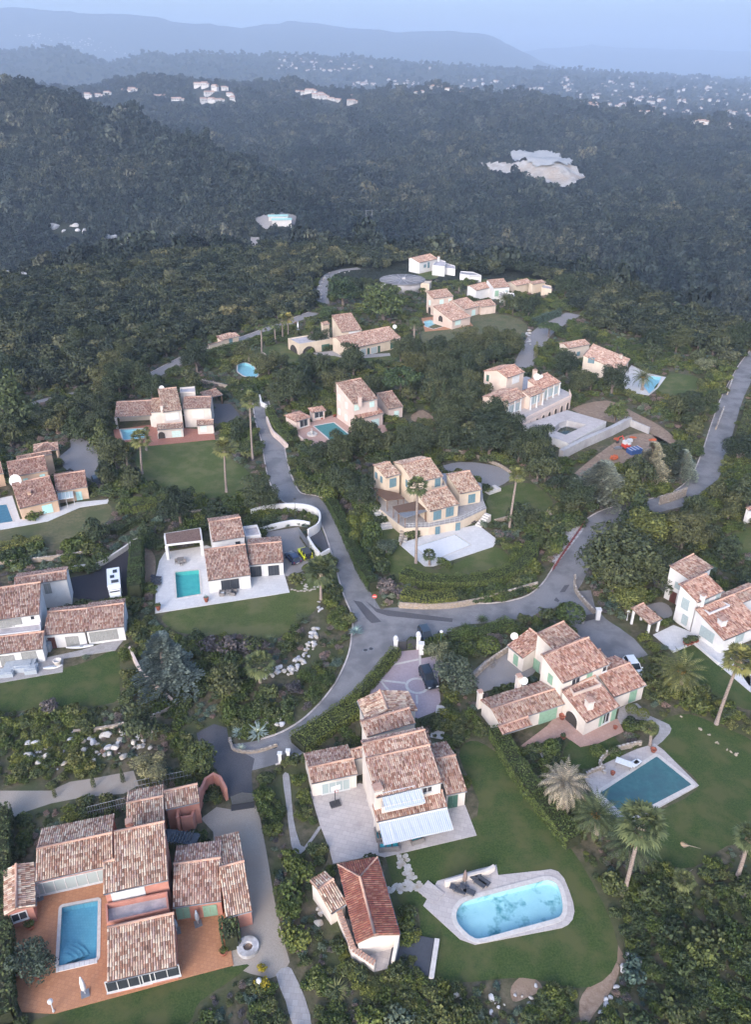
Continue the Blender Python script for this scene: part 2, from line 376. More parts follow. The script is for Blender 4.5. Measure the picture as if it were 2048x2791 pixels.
# clearings given in photo pixels: quarry, stream-side yard, white rock outcrops, a bend of the valley road
CLEAR = [pts(DS, (1045, 372), (1120, 348), (1205, 345), (1250, 365), (1296, 400), (1275, 426), (1215, 428), (1150, 404), (1080, 394)),
         pts(DS, (110, 498), (195, 488), (190, 535), (120, 530)), pts(DS, (225, 512), (320, 535), (316, 562), (232, 545)), pts(DS, (-40, 590), (62, 600), (62, 635), (-40, 630)),
         pts(DS, (560, 480), (660, 475), (655, 515), (575, 520)), pts(DS, (536, 520), (572, 522), (574, 566), (544, 566))]
def forest(name, y0, y1, n, s0, s1, label, thin=None):
    x, y = wedge(y0, y1, n); z = terrain_z(x, y)
    cr = np.interp(x / y, crest[:, 0], crest[:, 1]); k = y > cr - 6
    u, v = to_px(np.stack([x, y, z], -1))
    for c in CLEAR: k &= ~inpoly(u, v, c)
    for h in RIDGE_HOUSES: k &= ~((abs(x - h.x) < 20) & (y < h.y + 14) & (y > h.y - 75))
    if thin is not None:
        g = np.sin(x / 97 + 1.3) * np.sin(y / 131) + 0.6 * np.sin(x / 37 - y / 53); k &= (g < thin)
    x, y, z = x[k], y[k], z[k]; n = len(x)
    s = s0 + (s1 - s0) * rng.random(n) ** 1.5 * 1.5
    s = s * np.where(rng.random(n) < .1, 1.5, 1)
    S = np.stack([s, s, s * rng.uniform(0.85, 1.35, n)], -1)
    return scatter(name, np.stack([x, y, z - 0.3], -1), S, farkinds, label, MAT['farforest'])
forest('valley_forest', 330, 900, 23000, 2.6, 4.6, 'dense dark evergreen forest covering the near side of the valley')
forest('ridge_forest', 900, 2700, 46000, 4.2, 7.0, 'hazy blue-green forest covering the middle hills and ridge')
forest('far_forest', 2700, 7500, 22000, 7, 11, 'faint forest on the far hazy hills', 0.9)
# ------------------------------------------------------------------ surface materials
MAT['ground'] = surf('garden_earth', (0.055, 0.056, 0.030), (0.15, 0.12, 0.080), 0.9, (0.070, 0.078, 0.034), 0.14, bs=3, bstr=0.6, bd=0.1)
MAT['asphalt'] = surf('asphalt', (0.185, 0.177, 0.181), (0.252, 0.241, 0.244), 7, (0.151, 0.146, 0.152), 0.22, bs=30, bstr=0.3, bd=0.01)
MAT['asphalt_dark'] = surf('fresh_asphalt', (0.075, 0.072, 0.08), (0.11, 0.105, 0.112), 8, bs=30, bstr=0.3, bd=0.01)
MAT['blacktop'] = surf('blacktop', (0.028, 0.026, 0.034), (0.045, 0.04, 0.048), 6, bs=20)
MAT['gravel'] = surf('gravel', (0.273, 0.235, 0.199), (0.390, 0.336, 0.285), 14, (0.322, 0.267, 0.220), 0.25, bs=25, bstr=0.5, bd=0.02)
MAT['greygravel'] = surf('grey_gravel', (0.20, 0.185, 0.185), (0.30, 0.28, 0.275), 10, (0.24, 0.22, 0.215), 0.3, bs=25, bstr=0.5, bd=0.02)
MAT['lawn'] = surf('mown_grass', (0.048, 0.072, 0.017), (0.096, 0.114, 0.034), 5.0, (0.120, 0.119, 0.047), 0.22, bs=20, bstr=0.7, bd=0.05)
MAT['lawn_dark'] = surf('lush_grass', (0.029, 0.055, 0.013), (0.066, 0.091, 0.024), 5.0, (0.084, 0.091, 0.032), 0.25, bs=20, bstr=0.7, bd=0.05)
MAT['lawn_dry'] = surf('dry_grass', (0.10, 0.098, 0.045), (0.16, 0.14, 0.075), 1.5, (0.085, 0.095, 0.04), 0.15, bs=20, bstr=0.7, bd=0.05)
MAT['dirt'] = surf('bare_earth', (0.22, 0.145, 0.10), (0.34, 0.25, 0.185), 1.3, (0.25, 0.175, 0.12), 0.2, bs=5, bstr=0.7, bd=0.1)
def paved(name, c1, c2, sx, sy, mortar, stain=None, rot=0.0, jit=0.5):
    m, nt, b = nmat(name, 0.75, 0.3)
    tc = N(nt, 'ShaderNodeTexCoord'); mp = N(nt, 'ShaderNodeMapping'); mp.inputs['Rotation'].default_value = (0, 0, rot)
    br = N(nt, 'ShaderNodeTexBrick'); br.inputs['Scale'].default_value = 1.0
    br.inputs['Brick Width'].default_value = sx; br.inputs['Row Height'].default_value = sy; br.inputs['Mortar Size'].default_value = 0.018
    br.inputs['Color1'].default_value = (*c1, 1); br.inputs['Color2'].default_value = (*c2, 1); br.inputs['Mortar'].default_value = (*mortar, 1)
    nt.links.new(tc.outputs['Object'], mp.inputs[0]); nt.links.new(mp.outputs[0], br.inputs[0])
    col = mixc(nt, 0.35, br.outputs['Color'], ramp(nt, noise(nt, 2.0, 4), [(0.3, c1), (0.7, c2)]))
    if stain: col = mixc(nt, ramp(nt, noise(nt, 0.35, 5, rough=0.7), [(0.55, (0, 0, 0)), (0.75, (0.7, 0.7, 0.7))]), col, stain)
    nt.links.new(col, b.inputs['Base Color'])
    bump(nt, b, br.outputs['Fac'], -0.4, 0.01)
    return m
MAT['terracotta'] = paved('terracotta_paving', (0.395, 0.180, 0.094), (0.484, 0.236, 0.126), 0.4, 0.4, (0.285, 0.143, 0.088), (0.329, 0.165, 0.099), R(12))
MAT['pinkpave'] = paved('pink_paving', (0.410, 0.246, 0.197), (0.476, 0.312, 0.254), 0.5, 0.5, (0.295, 0.197, 0.164), (0.377, 0.271, 0.230), R(30))
MAT['redtile'] = paved('red_tile_paving', (0.328, 0.131, 0.090), (0.394, 0.180, 0.131), 0.4, 0.4, (0.246, 0.123, 0.090), None)
MAT['stonepave'] = paved('pale_stone_paving', (0.410, 0.361, 0.344), (0.508, 0.459, 0.435), 0.9, 0.6, (0.279, 0.246, 0.238), (0.295, 0.254, 0.246), R(15))
MAT['whitepave'] = paved('white_paving', (0.541, 0.517, 0.508), (0.623, 0.599, 0.582), 0.8, 0.8, (0.410, 0.394, 0.385), (0.492, 0.467, 0.459), R(8))
MAT['greypave'] = paved('grey_paving', (0.295, 0.271, 0.262), (0.385, 0.361, 0.353), 0.6, 0.6, (0.221, 0.205, 0.205), (0.246, 0.221, 0.213), R(5))
MAT['courtpave'] = paved('mauve_court_paving', (0.36, 0.28, 0.30), (0.43, 0.345, 0.36), 0.25, 0.25, (0.3, 0.24, 0.26), (0.33, 0.265, 0.285), R(-20))
MAT['coping'] = surf('pale_coping', (0.492, 0.451, 0.418), (0.590, 0.549, 0.517), 3, bs=8, bstr=0.2)
MAT['whitestone'] = surf('white_stone', (0.432, 0.390, 0.348), (0.544, 0.509, 0.474), 1.8, (0.362, 0.300, 0.237), 0.7, bs=5, bstr=0.6, bd=0.06)
MAT['warmstone'] = surf('warm_stone', (0.357, 0.281, 0.204), (0.527, 0.451, 0.365), 1.8, (0.289, 0.212, 0.145), 0.8, bs=5, bstr=0.6, bd=0.06)
MAT['greystone'] = surf('grey_stone', (0.357, 0.348, 0.365), (0.561, 0.544, 0.544), 1.6, (0.289, 0.272, 0.264), 0.6, bs=5, bstr=0.6, bd=0.06)
MAT['mortar'] = surf('wall_core', (0.24, 0.19, 0.15), (0.36, 0.30, 0.25), 3)
MAT['concrete'] = surf('concrete', (0.361, 0.344, 0.344), (0.459, 0.435, 0.435), 1.2, (0.328, 0.303, 0.303), 0.3, bs=4, bstr=0.2)
MAT['white'] = surf('white_render', (0.607, 0.590, 0.582), (0.664, 0.648, 0.640), 0.8, (0.574, 0.549, 0.541), 0.35, bs=14, bstr=0.15, bd=0.01)
MAT['kerb'] = surf('kerb_stone', (0.46, 0.40, 0.37), (0.60, 0.53, 0.50), 2, (0.36, 0.32, 0.3), 0.4)

def cr_closed(P, k=4):
    n = len(P); out = []
    for i in range(n):
        a, b_, c_, d = (Vector(P[(i + j) % n]).xy for j in (-1, 0, 1, 2))
        for q in range(k):
            t = q / k; out.append(0.5 * ((2 * b_) + (c_ - a) * t + (2 * a - 5 * b_ + 4 * c_ - d) * t * t + (3 * b_ - a - 3 * c_ + d) * t ** 3))
    return out
def cr_open(P, k=6):
    P = [Vector(p) for p in P]; Q = [2 * P[0] - P[1]] + P + [2 * P[-1] - P[-2]]; out = []
    for i in range(1, len(Q) - 2):
        a, b_, c_, d = Q[i - 1:i + 3]
        for q in range(k):
            t = q / k; out.append(0.5 * ((2 * b_) + (c_ - a) * t + (2 * a - 5 * b_ + 4 * c_ - d) * t * t + (3 * b_ - a - 3 * c_ + d) * t ** 3))
    return out + [P[-1]]
BLOCK = []      # outlines of everything paved, mown or built, where no shrub may root
HOLES = []      # pool outlines cut out of the ground and of every sheet they fall in
def sheet_mesh(name, poly, z, holes=(), thick=0.0):
    loops = [[Vector((p[0], p[1], 0)) for p in poly]] + [[Vector((p[0], p[1], 0)) for p in h] for h in holes]
    flat = [p for l in loops for p in l]; tri = tessellate_polygon(loops); F = []
    for t in tri:
        a, b_, c_ = (flat[k].xy for k in t)
        F.append(tuple(t) if (b_ - a).cross(c_ - a) > 0 else tuple(reversed(t)))
    V = [(p.x, p.y, z) for p in flat]
    if thick:
        n = len(V); V += [(p.x, p.y, z - thick) for p in flat]; o = 0
        for l in loops:
            k = len(l)
            for i in range(k): F.append((o + i, o + (i + 1) % k, n + o + (i + 1) % k, n + o + i))
            o += k
    return mesh(name, V, F)
def sheet(name, px, z, mat, smooth=0, label=None, thick=0.0, parent=None, z_at=0.0, cut=True):
    P = [G(p, z_at).xy for p in px]
    if smooth: P = cr_closed(P, smooth)
    hs = []
    if cut:
        for h in HOLES:
            c = sum(h, Vector((0, 0))) / len(h)
            if inpoly(np.array([c.x]), np.array([c.y]), P)[0]: hs.append(h)
    BLOCK.append(P)
    o = link(name, sheet_mesh(name, P, z, hs, thick), mat, parent)
    return tag(o, label, None, None, 'structure')
def offset_line(P, d):
    out = []
    for i, p in enumerate(P):
        t = (P[min(i + 1, len(P) - 1)] - P[max(i - 1, 0)]); t = Vector((t.x, t.y)).normalized(); out.append(Vector((p.x - t.y * d, p.y + t.x * d)))
    return out
def strip(name, px, wd, z, mat, label, k=6, kerbs=(), kind='structure'):
    C = cr_open([G(p).xy for p in px], k)
    W_ = wd if hasattr(wd, '__len__') else None
    if W_: W_ = np.interp(np.linspace(0, 1, len(C)), np.linspace(0, 1, len(W_)), W_)
    L_ = []; R_ = []
    for i, p in enumerate(C):
        ww = (W_[i] if W_ is not None else wd) / 2
        L_.append(offset_line(C, ww)[i] if len(C) < 4 else None); R_.append(None)
        t = (C[min(i + 1, len(C) - 1)] - C[max(i - 1, 0)]).normalized()
        L_[i] = Vector((p.x - t.y * ww, p.y + t.x * ww)); R_[i] = Vector((p.x + t.y * ww, p.y - t.x * ww))
    BLOCK.append(L_ + R_[::-1])
    V = [(q.x, q.y, z) for q in L_] + [(q.x, q.y, z) for q in R_]; n = len(C)
    F = [(i + n, i + 1 + n, i + 1, i) for i in range(n - 1)]
    o = tag(link(name, mesh(name, V, F), mat), label, None, None, kind)
    for side, f0, f1 in kerbs:
        kl = (L_ if side == 'L' else R_)[int(f0 * n):int(math.ceil(f1 * n))]; s = 1 if side == 'L' else -1
        wall_line('kerb', kl, 0.22, 0.13, MAT['kerb'], 'pale stone kerb along the lane', kind='structure', off=s * 0.11)
    return L_, R_
def wall_line(name, P, th, h, mat, label=None, cat=None, kind=None, off=0.0, z0=-0.1, parent=None, group=None):
    """a solid wall along a polyline of ground points; h number or per-point list"""
    P = [Vector((p[0], p[1])) for p in P]; hh = list(h) if hasattr(h, '__len__') else [h] * len(P)
    A = offset_line(P, off + th / 2); B = offset_line(P, off - th / 2); n = len(P); V = []; F = []
    for i in range(n): V += [(A[i].x, A[i].y, z0), (A[i].x, A[i].y, hh[i]), (B[i].x, B[i].y, hh[i]), (B[i].x, B[i].y, z0)]
    for i in range(n - 1):
        a = 4 * i; F += [(a, a + 1, a + 5, a + 4), (a + 1, a + 2, a + 6, a + 5), (a + 2, a + 3, a + 7, a + 6)]
    F += [(3, 2, 1, 0), (4 * n - 4, 4 * n - 3, 4 * n - 2, 4 * n - 1)]
    return tag(link(name, mesh(name, V, F), mat, parent), label, cat, group, kind)

# ------------------------------------------------------------------ pools (outlines cut first)
def rounded(P, r):
    out = []; n = len(P)
    for i in range(n):
        a, b_, c_ = P[i - 1], P[i], P[(i + 1) % n]; d1 = (a - b_).normalized(); d2 = (c_ - b_).normalized()
        for q in range(5):
            t = q / 4; p0 = b_ + d1 * r; p1 = b_ + d2 * r; out.append((1 - t) ** 2 * p0 + 2 * t * (1 - t) * b_ + t * t * p1)
    return out
def water_mat(name, tint, rough=0.06):
    m = bpy.data.materials.new(name); m.use_nodes = True; nt = m.node_tree
    for n_ in list(nt.nodes):
        if n_.type != 'OUTPUT_MATERIAL': nt.nodes.remove(n_)
    tr = N(nt, 'ShaderNodeBsdfTransparent'); tr.inputs[0].default_value = (*tint, 1)
    gl = N(nt, 'ShaderNodeBsdfGlossy'); gl.inputs['Roughness'].default_value = rough
    fr = N(nt, 'ShaderNodeFresnel'); fr.inputs[0].default_value = 1.33; mx = N(nt, 'ShaderNodeMixShader')
    bp = N(nt, 'ShaderNodeBump'); bp.inputs['Strength'].default_value = 0.25; bp.inputs['Distance'].default_value = 0.05
    nt.links.new(noise(nt, 2.2, 3), bp.inputs['Height']); nt.links.new(bp.outputs[0], gl.inputs['Normal']); nt.links.new(bp.outputs[0], fr.inputs['Normal'])
    ge = N(nt, 'ShaderNodeNewGeometry'); iv = N(nt, 'ShaderNodeMath'); iv.operation = 'SUBTRACT'; iv.inputs[0].default_value = 1.0; mu = N(nt, 'ShaderNodeMath'); mu.operation = 'MULTIPLY'
    nt.links.new(ge.outputs['Backfacing'], iv.inputs[1]); nt.links.new(fr.outputs[0], mu.inputs[0]); nt.links.new(iv.outputs[0], mu.inputs[1])
    nt.links.new(mu.outputs[0], mx.inputs[0]); nt.links.new(tr.outputs[0], mx.inputs[1]); nt.links.new(gl.outputs[0], mx.inputs[2])
    nt.links.new(mx.outputs[0], nt.nodes['Material Output'].inputs['Surface']); return m
MAT['water'] = water_mat('pool_water', (0.86, 0.97, 0.98))
MAT['water_teal'] = water_mat('pool_water_teal', (0.72, 0.95, 0.92))
MAT['blue_basin'] = paved('blue_mosaic', (0.14, 0.35, 0.46), (0.18, 0.41, 0.52), 0.3, 0.3, (0.13, 0.32, 0.42), None)
MAT['teal_basin'] = surf('teal_liner', (0.08, 0.36, 0.37), (0.11, 0.41, 0.41), 1)
MAT['sky_basin'] = surf('pale_blue_liner', (0.30, 0.52, 0.60), (0.36, 0.58, 0.65), 1)
MAT['algae_basin'] = surf('pale_blue_liner_with_leaf_litter', (0.38, 0.56, 0.60), (0.44, 0.62, 0.65), 0.6, (0.05, 0.22, 0.24), 0.5)
e_ = [n_ for n_ in MAT['algae_basin'].node_tree.nodes if n_.type == 'VALTORGB']
e_[-1].color_ramp.elements[0].position = 0.56; e_[-1].color_ramp.elements[1].position = 0.70
MAT['cover_teal'] = surf('teal_pool_cover', (0.045, 0.125, 0.14), (0.062, 0.155, 0.17), 1.5, (0.052, 0.12, 0.14), 0.4, bs=3, bstr=0.2)
MAT['cover_teal2'] = surf('green_teal_pool_cover', (0.06, 0.19, 0.19), (0.08, 0.225, 0.22), 1.5)
MAT['cover_navy'] = surf('blue_pool_cover', (0.05, 0.15, 0.22), (0.07, 0.19, 0.27), 1.5, bs=3, bstr=0.2)
MAT['cover_white'] = surf('white_pool_cover', (0.623, 0.615, 0.623), (0.656, 0.648, 0.656), 1.5)
POOLS = []
def pool(fr, px, basin, water, label, r=0.15, deck=0.12, depth=0.75, rim=0.35, steps=None, cover=None, ell=None):
    P = [G(fr(*p)).xy for p in px]
    ar = sum(P[i - 1].cross(P[i]) for i in range(len(P)))
    if ar < 0: P.reverse()
    P = rounded(P, r) if r != .35 else cr_closed(P, 4); HOLES.append(P); BLOCK.append(P); POOLS.append((P, basin, water, label, deck, depth, rim, steps, cover))
pool(ZA, [(372, 935), (588, 893), (580, 1240), (352, 1288)], 'blue_basin', 'water', 'blue mosaic pool with corner steps on the terracotta terrace', steps=(0, 1))
pool(frame(0, 0, 1 / 1.2397), [(1030, 1981), (1100, 1962), (1170, 1944), (1204, 1936), (1224, 1944), (1234, 1968), (1238, 1995), (1234, 2012), (1218, 2022), (1140, 2043), (1062, 2064), (1040, 2062), (1022, 2048), (1007, 2030), (1004, 2010), (1012, 1993)], 'algae_basin', 'water', 'pale blue rounded pool with dark debris in the lower garden', r=0.35, rim=0.5)
pool(DS, [(1445, 1664), (1522, 1726), (1380, 1800), (1320, 1745)], 'teal_basin', 'water_teal', 'rectangular pool under a dark teal cover beside the palm trees', rim=0.5, cover='cover_teal')
pool(DS, [(385, 1259), (437, 1254), (441, 1307), (389, 1316)], 'teal_basin', 'water_teal', 'small turquoise pool on the white modern terrace', steps=(1, 2))
pool(ZO, [(-90, 1265), (95, 1245), (192, 1500), (60, 1520), (-90, 1545)], 'blue_basin', 'water', 'blue covered pool cut by the left picture edge', cover='cover_navy')
pool(ZG, [(722, 378), (868, 372), (884, 428), (742, 440)], 'sky_basin', 'water', 'light blue pool under the tiled loggia roof')
pool(ZH, [(455, 358), (572, 337), (690, 430), (568, 453)], 'teal_basin', 'water_teal', 'teal covered pool on the pink terrace', cover='cover_teal2')
pool(ZH, [(1062, 1085), (1300, 1010), (1394, 1072), (1165, 1165)], 'teal_basin', 'water_teal', 'pool closed by a white cover below the yellow villa', cover='cover_white', rim=0.3)
pool(ZJ, [(548, 758), (590, 745), (640, 768), (672, 820), (650, 838), (585, 828), (545, 800)], 'sky_basin', 'water', 'pale blue kidney shaped pool beside the two palms', r=1.2)
pool(ZK, [(345, 500), (385, 492), (458, 530), (400, 545), (352, 530)], 'sky_basin', 'water', 'small light blue pool beside the peach hilltop villa')
pool(ZP, [(500, 312), (640, 325), (590, 440), (500, 515), (440, 430)], 'sky_basin', 'water', 'turquoise pool behind the big date palm')
pool(ZK, [(1105, 1155), (1180, 1085), (1340, 1115), (1195, 1190)], 'concrete', 'water_teal', 'drained concrete pool with green water on the building site', depth=1.6)

# ------------------------------------------------------------------ ground
gb = np.linspace(-0.95, 0.95, 60)
far = [Vector((b_ * yq, yq)) for b_, yq in ((b_, min(np.interp(b_, crest[:, 0], crest[:, 1]) * 0.97, 330)) for b_ in gb)]
gp = [Vector((-270, -60)), Vector((270, -60))] + list(reversed(far))
tag(link('ground', sheet_mesh('ground', gp, 0.0, HOLES), MAT['ground']), 'earth and rough grass of the hilltop gardens', None, None, 'structure')
for P, basin, water, label, deck, depth, rim, steps, cover in POOLS:
    c = sum(P, Vector((0, 0))) / len(P); root = empty('swimming_pool', (c.x, c.y, 0)); tag(root, label, 'pool', 'garden swimming pools')
    off = Vector((-c.x, -c.y, 0)); n = len(P)
    V = [(p.x, p.y, deck) for p in P] + [(p.x, p.y, -depth) for p in P]
    F = [((i + 1) % n, i, i + n, (i + 1) % n + n) for i in range(n)]
    link('basin_wall', mesh('basin_wall', V, F), MAT[basin], root, off)
    link('basin_floor', sheet_mesh('basin_floor', P, -depth), MAT[basin], root, off)
    O = [];
    for i in range(n):
        t1 = (P[i] - P[i - 1]).normalized() if (P[i] - P[i - 1]).length > 1e-4 else (P[i] - P[i - 2]).normalized(); t2 = (P[(i + 1) % n] - P[i]).normalized(); t = (t1 + t2).normalized()
        O.append(P[i] + Vector((t.y, -t.x)) * rim)
    V = [(p.x, p.y, deck + 0.03) for p in P] + [(p.x, p.y, deck + 0.03) for p in O] + [(p.x, p.y, deck - 0.09) for p in P] + [(p.x, p.y, 0.0) for p in O]
    F = []
    for i in range(n):
        j = (i + 1) % n; F += [(i, j, j + n, i + n)[::-1], (i + n, j + n, j + 3 * n, i + 3 * n)[::-1], (j, i, i + 2 * n, j + 2 * n)[::-1]]
    link('coping', mesh('coping', V, F), MAT['coping'], root, off)
    wz = deck - 0.10 if basin != 'concrete' else -0.9
    if cover:
        cv = link('cover', sheet_mesh('cover', [c + (p - c) * 0.992 for p in P], deck - 0.03), MAT[cover], root, off)
        d0 = (P[5] - P[4]); L0 = max(2, int(n / 5))
    else:
        link('water', sheet_mesh('water', P, wz), MAT[water], root, off)
    if steps:
        i0, i1 = steps; q = P[5 * i0 + 2]; mb = MB()
        for k in range(4):
            mb.lathe((q.x, q.y, -depth + 0.02), [(2.6 - 0.5 * k, 0), (2.6 - 0.5 * k, depth * 0.2 * (k + 1))], 24)
        if steps:
            mb2 = MB()
            for k in range(4):
                Vv = []; mid = (c - q).normalized(); a0 = math.atan2(mid.y, mid.x)
                poly = [q] + [q + Vector((math.cos(a0 + a), math.sin(a0 + a))) * (2.9 - 0.5 * k) for a in np.linspace(-0.74, 0.74, 12)]
                mb2.prism(poly, -depth + 0.01, -depth + depth * 0.2 * (k + 1))
            o = mb2.build('steps', MAT[basin], root); o.location = off
# ------------------------------------------------------------------ lanes
BLOCK.append([G(DS(*p)).xy for p in ((700, 1320), (716, 1322), (704, 1395), (694, 1448), (652, 1492), (600, 1505), (560, 1500), (565, 1478), (640, 1460), (678, 1420), (688, 1370))])
BLOCK.append([G(ZK(*p)).xy for p in ((900, 1120), (1205, 1005), (1450, 1075), (1600, 1110), (1660, 1160), (1500, 1230), (1150, 1345))])
main_px = pts(DS, (573, 884), (583, 925), (598, 968), (606, 1010), (618, 1055), (640, 1092), (690, 1106), (722, 1130), (742, 1172), (762, 1230), (784, 1300), (808, 1350), (815, 1400), (800, 1455), (765, 1522), (706, 1590), (640, 1634), (570, 1658), (490, 1672))
strip('lane', main_px, [4.2, 4.8, 5, 5, 5, 5, 5.6, 4.8, 4.6, 4.6, 4.6, 5.0, 6.0, 5.2, 4.8, 4.8, 4.8, 5.0, 5.4], 0.02, MAT['asphalt'], 'grey asphalt lane winding between the villas', kerbs=(('R', 0, .93), ('L', 0, .555), ('L', .82, .92)))
strip('lane', pts(DS, (800, 1368), (850, 1372), (920, 1366), (1000, 1352), (1100, 1346), (1180, 1328), (1232, 1290), (1262, 1240), (1288, 1190), (1318, 1152), (1365, 1128), (1440, 1112), (1505, 1092), (1548, 1055), (1572, 1000), (1590, 940), (1610, 880), (1630, 838), (1648, 805), (1670, 775)), [5, 9, 8.5, 5.6, 5.0, 5.2, 6.0, 5.6, 5.4, 5.4, 5.2, 5.2, 5.4, 5.4, 5.4, 5.4, 5.4, 5.4, 5.4], 0.016, MAT['asphalt'], 'grey asphalt lane running east past the hedges', kerbs=(('L', .13, 1),))
sheet('junction', pts(DS, (786, 1300), (812, 1335), (880, 1346), (1000, 1340), (1000, 1362), (992, 1395), (940, 1412), (905, 1405), (860, 1432), (800, 1470), (775, 1440)), 0.024, MAT['asphalt'], 0, 'open asphalt junction in front of the courtyard gate')
sheet('asphalt_patch', pts(ZE, (690, 190), (740, 200), (860, 320), (800, 328), (770, 300)), 0.029, MAT['asphalt_dark'], 0, 'dark repair patch on the junction')
sheet('asphalt_patch', pts(ZE, (760, 190), (830, 240), (1290, 300), (1285, 322), (900, 285), (830, 262)), 0.029, MAT['asphalt_dark'], 0, 'dark repair strip along the lane kerb')
sheet('asphalt_patch', pts(ZF, (540, 180), (600, 95), (630, 90), (565, 190)), 0.026, MAT['asphalt_dark'], 0, 'dark repair strip on the lane bend')
strip('driveway', pts(ZF, (640, 130), (690, 215), (735, 300), (800, 370), (890, 440), (990, 520)), [7, 5, 6.5, 8, 8, 6], 0.03, MAT['asphalt'], 'asphalt driveway down to the white car')
sheet('turning_bay', pts(DS, (432, 1612), (470, 1592), (498, 1600), (506, 1640), (560, 1668), (553, 1700), (556, 1748), (492, 1756), (480, 1700), (440, 1650)), 0.026, MAT['asphalt_dark'], 0, 'dark asphalt turning bay before the sliding gate')
strip('lane', pts(DS, (325, 832), (370, 808), (420, 783), (480, 765), (545, 742), (610, 718), (690, 688)), 4.4, 0.02, MAT['greygravel'], 'pale lane along the forest edge', kerbs=(('L', 0, 1),))
strip('path', pts(DS, (40, 900), (90, 882), (160, 866), (225, 850)), 2.6, 0.02, MAT['greygravel'], 'gravel path below the forest edge')
strip('lane', pts(DS, (790, 590), (745, 596), (718, 610), (708, 640), (712, 668)), [4, 4, 4.5, 4.5, 4.5], 0.02, MAT['greygravel'], 'short lane climbing to the water tank')
strip('driveway', pts(DS, (1145, 815), (1165, 775), (1182, 745), (1205, 722), (1240, 702), (1262, 690)), [6, 6, 7, 7, 6, 6], 0.02, MAT['greygravel'], 'gravel driveway behind the mansion')
sheet('gravel_road', pts(ZA, (-60, 232), (300, 232), (420, 178), (560, 158), (800, 112), (830, 200), (740, 250), (500, 270), (300, 310), (150, 360), (60, 400), (-60, 420)), 0.02, MAT['gravel'], 0, 'pale gravel track above the pink villa')
sheet('gravel_drive', pts(ZA, (1205, 400), (1300, 330), (1385, 345), (1535, 320), (1562, 400), (1600, 600), (1650, 900), (1700, 1120), (1740, 1260), (1700, 1330), (1620, 1360), (1500, 1330), (1400, 1290), (1300, 1000), (1280, 480)), 0.03, MAT['gravel'], 0, 'gravel drive beside the pink villa')
sheet('round_driveway', pts(ZO, (1045, 270), (1150, 230), (1300, 280), (1430, 380), (1480, 480), (1520, 570), (1440, 700), (1430, 900), (1300, 830), (1000, 720), (950, 680), (880, 530), (1060, 380)), 0.03, MAT['greygravel'], 0, 'grey gravel turning circle beside the orange villa')
sheet('driveway', pts(ZG, (1272, 220), (1385, 222), (1440, 290), (1445, 332), (1330, 348), (1282, 335)), 0.03, MAT['asphalt_dark'], 0, 'paved parking court with white joints')
sheet('driveway', pts(ZD, (410, 58), (560, 28), (680, -60), (800, -155), (838, -150), (792, -100), (768, -10), (762, 195), (500, 190), (430, 170)), 0.03, MAT['blacktop'], 0, 'black asphalt court behind the motorhome')
sheet('parking_court', pts(ZH, (120, 1000), (365, 962), (368, 1030), (425, 1112), (485, 1170), (420, 1215), (300, 1258), (235, 1250), (230, 1040)), 0.03, MAT['greygravel'], 0, 'mauve grey parking court of the white modern villa')
sheet('driveway', pts(ZH, (398, 1030), (492, 962), (552, 1090), (542, 1118), (492, 1122), (425, 1055)), 0.034, MAT['asphalt_dark'], 0, 'dark asphalt entrance ramp by the curved white wall')
sheet('courtyard', pts(ZE, (945, 500), (1085, 485), (1100, 540), (1200, 520), (1230, 560), (1200, 640), (1215, 800), (1180, 860), (1080, 900), (740, 790), (850, 670)), 0.03, MAT['courtpave'], 0, 'mauve paved courtyard with white bands')
for q in (pts(ZE, (925, 572), (1085, 540), (1088, 550), (928, 583)), pts(ZE, (1084, 485), (1096, 485), (1098, 590), (1086, 590)), pts(ZE, (850, 664), (1003, 682), (1002, 693), (850, 676)), pts(ZE, (850, 676), (862, 676), (908, 728), (890, 728)), pts(ZE, (1066, 760), (1078, 760), (1080, 812), (1068, 812))):
    sheet('paving_band', q, 0.036, MAT['coping'], 0, 'white stone band set in the courtyard paving')
cc = G(ZE(1074, 703)); ro = (G(ZE(1146, 703)) - cc).length
mb = MB(); n = 40
V = [(cc.x + r_ * math.cos(6.2832 * k / n), cc.y + r_ * math.sin(6.2832 * k / n), 0.036) for r_ in (ro, ro - 0.42) for k in range(n)]
mb.add(V, [(k, (k + 1) % n, (k + 1) % n + n, k + n) for k in range(n)])
tag(mb.build('paving_ring', MAT['coping']), 'white stone ring set in the courtyard paving', None, None, 'structure')
